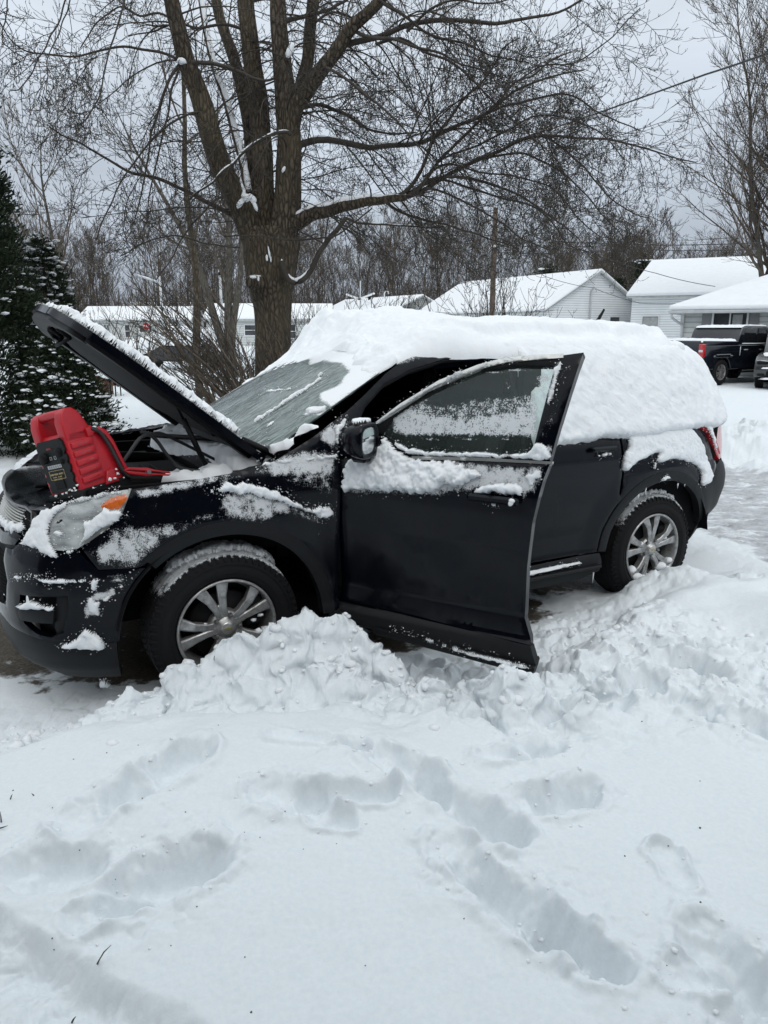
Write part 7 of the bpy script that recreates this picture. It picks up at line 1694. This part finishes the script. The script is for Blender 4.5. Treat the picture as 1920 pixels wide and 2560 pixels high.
    vsnow([(.06, -.98, 1.40), (1.95, -.98, 1.40), (1.95, .98, 1.40), (.06, .98, 1.40)], .10, 'bed_snow', t, 7)
    for s in (1, -1):
        m = MB(); m.tube([(2.03, s*.90, 1.33), (2.12, s*.88, 1.58), (2.26, s*.84, 1.85)], .02, 6); m.tube([(2.28, s*(W-.088), 1.34), (3.05, s*(W-.088), 1.33), (4.2, s*(W-.088), 1.34)], .018, 6); m.tube([(2.05, s*(W+.0), .95), (2.05, s*(W+.0), 1.24)], .012, 6); m.build('snow_trim', M['snow'], t)
pickup()
def suv2():
    hd = np.array([-.50, -.866]); pf = wz(1890, 968, -.05)[:2]; l = np.array([-hd[1], hd[0]])
    c0 = pf+l*(-1)*(-.0)  # front right wheel region at the left of the picture
    right = np.array([hd[1], -hd[0]]); c = pf-right*.80-hd*.85
    c = pf+(-right)*.86-hd*.0
    t = vehicle_root('parked_suv', 'dark grey sport utility car with a snowy front bumper, cut off by the right edge', 'car', c, hd, -.05)
    W = .92; pt = M['greycar']
    low = arch_profile(-3.9, .80, .36, (-2.95, 0), .44, .38)
    prof([(-3.95, .5)]+low+[(.90, .45), (.92, .62), (.86, .84), (.55, .98), (-.55, 1.06), (-3.9, 1.08)], -W, W, 'body', pt, t, .05)
    prof([(-.50, 1.04), (-1.35, 1.55), (-1.8, 1.66), (-3.3, 1.62), (-3.85, 1.08)], -W+.12, W-.12, 'cabin', M['darkglass'], t, .05)
    prof([(-1.3, 1.57), (-1.8, 1.70), (-3.3, 1.66), (-3.5, 1.58)], -W+.12, W-.12, 'roof', pt, t, .03)
    m = MB(); m.box((.90, 0, .77), (.06, 1.0, .13), bev=.02); g = m.build('grille', M['black'], t)
    for k in range(3): m = MB(); m.box((.935, 0, .73+.04*k), (.02, .98, .010)); m.build('grille_bar', M['chrome'], g)
    for s in (1, -1):
        m = MB(); m.box((.82, s*.70, .80), (.20, .32, .12), bev=.04); hl = m.build('headlight', M['black'], t)
        m = MB(); m.tube([(.915, s*.56, .85), (.90, s*.70, .86), (.80, s*.87, .86), (.80, s*.875, .77)], .012, 6); m.build('running_lamp', M['lamp'], hl)
        m = MB(); m.box((.86, s*.72, .45), (.1, .22, .1), bev=.03); m.build('fog_lamp', M['black'], t)
        for x in (0, -2.95): vwheel(t, x, s*(W-.01), .365, .24, s, 5)
    m = MB(); m.box((.90, 0, .47), (.08, 1.15, .18), bev=.03); m.build('lower_grille', M['black'], t)
    m = MB(); m.box((.93, 0, .50), (.02, .42, .12), bev=.005); m.build('number_plate', M['labelgrey'], t)
    vsnow([(.70, -.88, .625), (.96, -.70, .63), (.96, .70, .63), (.70, .88, .625)], .05, 'snow_layer', t, 8)
    vsnow([(.72, -.80, .30), (.98, -.65, .31), (.98, .65, .31), (.72, .80, .30)], .045, 'snow_layer', t, 9)
    vsnow([(.45, -.7, 1.00), (-.45, -.8, 1.06), (-.45, .8, 1.06), (.45, .7, 1.00)], .03, 'hood_snow', t, 10)
    m = MB(); m.box((-1.5, 0, .36), (4.4, 1.5, .2)); m.build('underbody', M['void'], t)
suv2()
def buried():
    p = (X_(445, 31), 31); t = vehicle_root('snow_covered_car', 'dark car buried under a thick snow cap, beyond the raised hood on the left', 'car', p, (-1, -.05)); W = .9
    low = arch_profile(-2.2, 2.2, .30, (-1.4, 1.35), .40, .36)
    prof([(-2.2, .45)]+low+[(2.3, .5), (2.25, .85), (1.2, .98), (-2.2, 1.0)], -W, W, 'body', M['darkcar'], t, .05)
    prof([(1.2, .96), (.5, 1.42), (-1.5, 1.45), (-2.1, 1.0)], -W+.12, W-.12, 'cabin', M['darkglass'], t, .06)
    for s in (1, -1):
        for x in (-1.4, 1.35): vwheel(t, x, s*(W-.01), .34, .22, s, 5)
    # thick rounded cap
    nx, ny = 60, 30; x, y = np.meshgrid(np.linspace(-2.45, 2.5, nx), np.linspace(-1.1, 1.1, ny), indexing='ij')
    top = np.interp(x, [-2.45, -2.1, -1.5, .4, 1.2, 2.2, 2.5], [.95, 1.22, 1.62, 1.68, 1.28, 1.08, .80])-.28*np.abs(y/1.1)**3; e = np.minimum(1.1-np.abs(y), np.minimum(x+2.45, 2.5-x)); z = top-.45*(1-np.sqrt(np.clip(1-(1-np.clip(e/.25, 0, 1))**2, 0, 1)))+.05*fbm(x*1.5, y*1.5, 3, 3)
    idx = np.arange(nx*ny).reshape(nx, ny); Q = np.stack([idx[:-1, :-1], idx[1:, :-1], idx[1:, 1:], idx[:-1, 1:]], -1).reshape(-1, 4); mkmesh('snow_cap', np.stack([x, y, z], -1).reshape(-1, 3), None, M['snow'], t, Q=Q)
    for s in (1, -1):
        for x in (-1.4, 1.35): m = MB(); m.tube([(x+.43*math.cos(a), s*(W+.02), .36+.43*math.sin(a)) for a in np.linspace(.5, math.pi-.5, 10)], .055, 6); m.build('snow_layer', M['snow'], t)
buried()
# ------------------------------------------------------------------ poles, wires, small things
def pole(name, label, cat, px0, py0, Y, w, mt, x1=None, arm=None):
    top = wd(px0, py0, Y); zb = gz(top[0], Y)-.3; t = empty(name, (top[0], Y, zb)); tag(t, label, cat)
    r = w/2/F*Y; dx = 0 if x1 is None else (x1-px0)/F*Y*0
    m = MB(); m.tube([(0, 0, 0), (0, 0, (top[2]-zb)*.5), (0, 0, top[2]-zb)], [r*1.12, r, r*.85], 12); m.build('post', M[mt], t)
    return t, top, zb
t, P1, _ = pole('utility_pole', 'brown wooden utility pole standing behind the middle of the car roof', 'utility pole', 1239, 517, 40, 13, 'polewood')
m = MB(); m.lathe([(0, .02), (.12, .0), (.13, -.06)], 12, (0, 0, P1[2]-t.location[2]), 'z'); m.build('cap', M['gutter'], t)
m = MB(); m.box((0, -.16, P1[2]-t.location[2]-1.9), (.14, .10, .14), bev=.02); m.build('insulator', M['gutter'], t)
t, P2, _ = pole('street_pole', 'thin grey pole with a slanting snowy arm, above the long low house', 'pole', 399, 690, 44, 7, 'gutter')
a = wd(339, 687, 44); m = MB(); q = np.array(t.location); m.tube([wd(397, 707, 44)-q, wd(370, 697, 44)-q, a-q], .05, 6); m.build('arm', M['gutter'], t); m = MB(); m.tube([wd(394, 704, 44)-q, wd(370, 694.5, 44)-q, a-q+[0, 0, .05]], .03, 6); m.build('arm_snow', M['snow'], t)
t, P3, _ = pole('utility_pole', 'thin pale utility pole just left of the big trunk', 'utility pole', 549, 672, 50, 7, 'gutter')
m = MB(); m.box((0, -.1, P3[2]-t.location[2]-.3), (.12, .12, .2), bev=.02); m.build('insulator', M['black'], t)
t, P4, _ = pole('utility_pole', 'far thin utility pole with crossed snowy arms before the woods, right of the trunk', 'utility pole', 901, 702, 80, 4, 'gutter')
for dz, tl in ((-1.8, .35), (-1.9, -.35)):
    m = MB(); m.box((0, -.15, P4[2]-t.location[2]+dz), (3.2, .12, .14), M=[[math.cos(tl), 0, -math.sin(tl)], [0, 1, 0], [math.sin(tl), 0, math.cos(tl)]]); m.box((0, -.15, P4[2]-t.location[2]+dz+.10), (3.0, .12, .06), M=[[math.cos(tl), 0, -math.sin(tl)], [0, 1, 0], [math.sin(tl), 0, math.cos(tl)]]); m.build('crossarm', M['greysnow'], t)
def wire(label, pts, r, sag=.3, name='overhead_wire'):
    A = [np.array(p, float) for p in pts]; out = []
    for a, b in zip(A[:-1], A[1:]):
        for k in np.linspace(0, 1, 17)[:-1]: p = a*(1-k)+b*k; p = p-np.array([0, 0, sag*4*k*(1-k)]); out.append(p)
    out.append(A[-1]); m = MB(); m.tube(out, r, 6); tag(m.build(name, M['wire'], None), label, 'wire')
wire('thick cable slanting down from the upper right corner through the twigs of the big tree', [wd(2080, 70, 9.5), wd(1764, 186, 12.2), wd(1284, 353, 20), P3-[0, 0, .3]], .014, .02)
wire('upper of the two level wires running right from the brown utility pole', [P1-[0, 0, 1.8], wd(1560, 611, 37), wd(2050, 596, 33)], .020, .12)
wire('lower of the two level wires running right from the brown utility pole', [P1-[0, 0, 2.15], wd(1560, 622, 37), wd(2050, 612, 33)], .016, .15)
wire('service wire dropping from the brown utility pole to the roof of the low pale house', [P1-[0, 0, .6], wd(1500, 640, 38), wd(1640, 683, 34), wd(1788, 716, 31.5)], .014, .05)
wire('thin wire from the gable of the middle white house towards the tall plain house', [PC(-.12, 4.3, 4.55)+np.array([11.1, 52.6, 0]), wd(1600, 758, 50), wd(1735, 757, 51)], .018, .05)
wire('thin wire from the brown utility pole down to the gable of the middle white house', [P1-[0, 0, 1.2], wd(1360, 690, 46), PC(-.12, 4.3, 4.6)+np.array([11.1, 52.6, 0])], .016, .1)
wire('faint wire crossing the woods at the level of the far pole', [P4-[0, 0, .6], wd(1030, 716, 74), P1-[0, 0, 3.2]], .018, .4)
# stop sign
p = wd(366, 816, 62); zb = gz(p[0], 62); t = empty('stop_sign', (p[0], 62, zb)); tag(t, 'small red octagonal STOP sign before the long low house', 'stop sign')
m = MB(); m.tube([(0, .04, -.2), (0, .04, p[2]-zb+.2)], .035, 8); m.build('post', M['gutter'], t)
oc = [(.30*math.cos(math.radians(22.5+45*k)), .30*math.sin(math.radians(22.5+45*k))) for k in range(8)]; oc = [(a*1.0, b) for a, b in oc]
m = MB(); m.prism([(a*1.07, b*1.07) for a, b in oc], -.012, .0, M=XZ, o=(0, 0, p[2]-zb)); m.build('border', M['white'], t)
m = MB(); m.prism(oc, -.02, -.012, M=XZ, o=(0, 0, p[2]-zb)); f_ = m.build('face', M['stopred'], t)
text_mesh('lettering', 'STOP', .23, Matrix(((1, 0, 0, 0), (0, 0, 1, -.024), (0, 1, 0, p[2]-zb), (0, 0, 0, 1))), M['white'], f_, .002, bold=.006)
# flag
p = wd(770, 824, 44); zb = gz(p[0], 44); t = empty('flag', (p[0], 44, zb)); tag(t, 'limp red and white striped flag on a short pole, right of the big trunk', 'flag')
m = MB(); m.tube([(.22, 0, -.2), (.22, 0, p[2]-zb+.55)], .02, 8); m.build('pole', M['gutter'], t)
for k in range(7):
    x = .16-.055*k; yy = .05*math.sin(k*1.7); m = MB(); zt = p[2]-zb+.45-.035*k; m.tube([(x, yy, zt), (x-.02, yy+.03, zt-.4), (x-.01, yy, zt-.85+.03*k)], [.035, .03, .022], 6); m.build('stripe', M['stopred'] if k % 2 == 0 else M['white'], t)
# brown cabinet and the stool like grill beside it
p = wz(257, 994, .12); z0 = gz(p[0], p[1]); t = empty('wooden_cabinet', (p[0], p[1], z0-.05)); tag(t, 'small reddish brown wooden cabinet with a snow cap, half hidden by the evergreen', 'cabinet')
m = MB(); m.box((-.05, .15, .24), (.42, .36, .50), bev=.01); m.build('case', M['wood'], t); m = MB(); m.box((-.05, -.035, .25), (.34, .02, .40), bev=.005); d = m.build('door', M['wood'], t); m = MB(); m.box((.07, -.05, .28), (.02, .02, .06)); m.build('knob', M['black'], d)
m = MB(); m.box((-.02, .15, .51), (.54, .44, .03), bev=.005); m.build('top', M['wood'], t)
V, T = blobs([(-.02, .15, .60)], [.30], .42, .05, ICO2); mkmesh('snow_cap', V, T, M['snow'], t)
p = wz(289, 997, .12); z0 = gz(p[0], p[1]); t = empty('plant_stand', (p[0], p[1], z0-.05)); tag(t, 'dark four legged stand with withered red foliage under a snow cap, beside the brown cabinet', 'plant stand')
for x, y in ((-.10, 0), (.02, -.02), (.12, .05), (-.04, .16)):
    m = MB(); m.tube([(x, y, 0), (x, y, .42)], .014, 6); m.build('leg', M['black'], t)
m = MB(); m.box((0, .06, .43), (.30, .26, .04), bev=.01); m.build('shelf', M['black'], t)
rg = np.random.default_rng(3); V, T = blobs(np.c_[rg.normal(size=60)*.09, .05+rg.normal(size=60)*.06, .40+rg.normal(size=60)*.07], .02+.02*rg.random(60), .9, .5); mkmesh('withered_foliage', V, T, M['wood'], t)['kind'] = 'stuff'
V, T = blobs([(-.06, .06, .55)], [.27], .45, .06, ICO2); mkmesh('snow_cap', V, T, M['snow'], t)
p = wz(138, 925, .3)*0+wd(138, 896, 13.2); z0 = gz(p[0], 13.2); t = empty('garden_trellis', (p[0], 13.2, z0-.05)); tag(t, 'brown wooden post frame with snow on its crossbar, standing in the evergreens', 'trellis')
H_ = 1.72-(826-825)/F*13-z0
for x in (-.10, .13): m = MB(); m.box((x, 0, .5*(H_+.02)), (.07, .07, H_+.02), bev=.005); m.build('post', M['wood'], t)
for z in (H_-.06, H_-.48): m = MB(); m.box((.015, 0, z), (.16, .05, .06), bev=.005); m.build('crossbar', M['wood'], t)
V, T = blobs([(.02, 0, H_+.03), (.1, 0, H_+.02)], [.10, .07], .5, .1, ICO2); mkmesh('snow_cap', V, T, M['snow'], t)
# grass stems through the snow and fallen bud scales
def stem(label, pts, r=.0016):
    A = [wz(*pts[0], .22)]; b = A[0]; z0 = gz(b[0], b[1]); b = wz(*pts[0], z0); sc = b[1]; 
    P = [wd(x, y, b[1]) for x, y in pts]; o = P[0]; t_ = MB(); t_.tube([p-o for p in P], [r*1.3]+[r]*(len(P)-2)+[r*.3], 5); ob = t_.build('grass_stem', M['grass'], None); ob.location = o; tag(ob, label, 'grass stem')
stem('long bent dry grass stem in the smooth snow at the lower left', [(243, 2410), (248, 2400), (260, 2380), (278, 2363)], .0017)
stem('short curled grass stem at the left edge, beside the upper left footprints', [(26, 1998), (28, 1991), (31, 1985)], .0018)
stem('tiny slanted grass blade right of the short curled stem at the left', [(85, 1989), (82, 1986), (79, 1983)], .0015)
stem('flat grass blade at the left edge below the short curled stem', [(-6, 2072), (8, 2068), (20, 2064)], .0018)
stem('dark grass stem rising at the left edge under the flat blade', [(3, 2055), (2, 2042), (0, 2028)], .0018)
stem('low grass stem in the scraped corner at the bottom left', [(180, 2556), (184, 2548), (190, 2541)], .002)
stem('leaning grass blade in the scraped corner at the very bottom', [(300, 2556), (318, 2553), (345, 2554)], .002)
rg = np.random.default_rng(8); C_ = []
for x, y in [(346, 1871), (267, 1884), (184, 1899), (131, 2018), (510, 2073), (611, 2077), (290, 2210), (131, 2350), (427, 2365), (913, 2415), (140, 2410), (650, 2096), (1116, 1917), (1604, 1807), (1750, 2070), (1668, 2406), (546, 1821), (1750, 2260)]+[(rg.uniform(0, 1920), rg.uniform(1850, 2540)) for _ in range(14)]:
    p = wz(x, y, .24); z = gz(p[0], p[1]); p = wz(x, y, z); C_.append([p[0], p[1], gz(p[0], p[1])+.001])
V, T = blobs(C_, .0016+.0012*rg.random(len(C_)), .8, .4); tag(mkmesh('bud_scales', V, T, M['grass']), 'tiny dark bud scales scattered on the smooth snow', 'bud scales', kind='stuff')
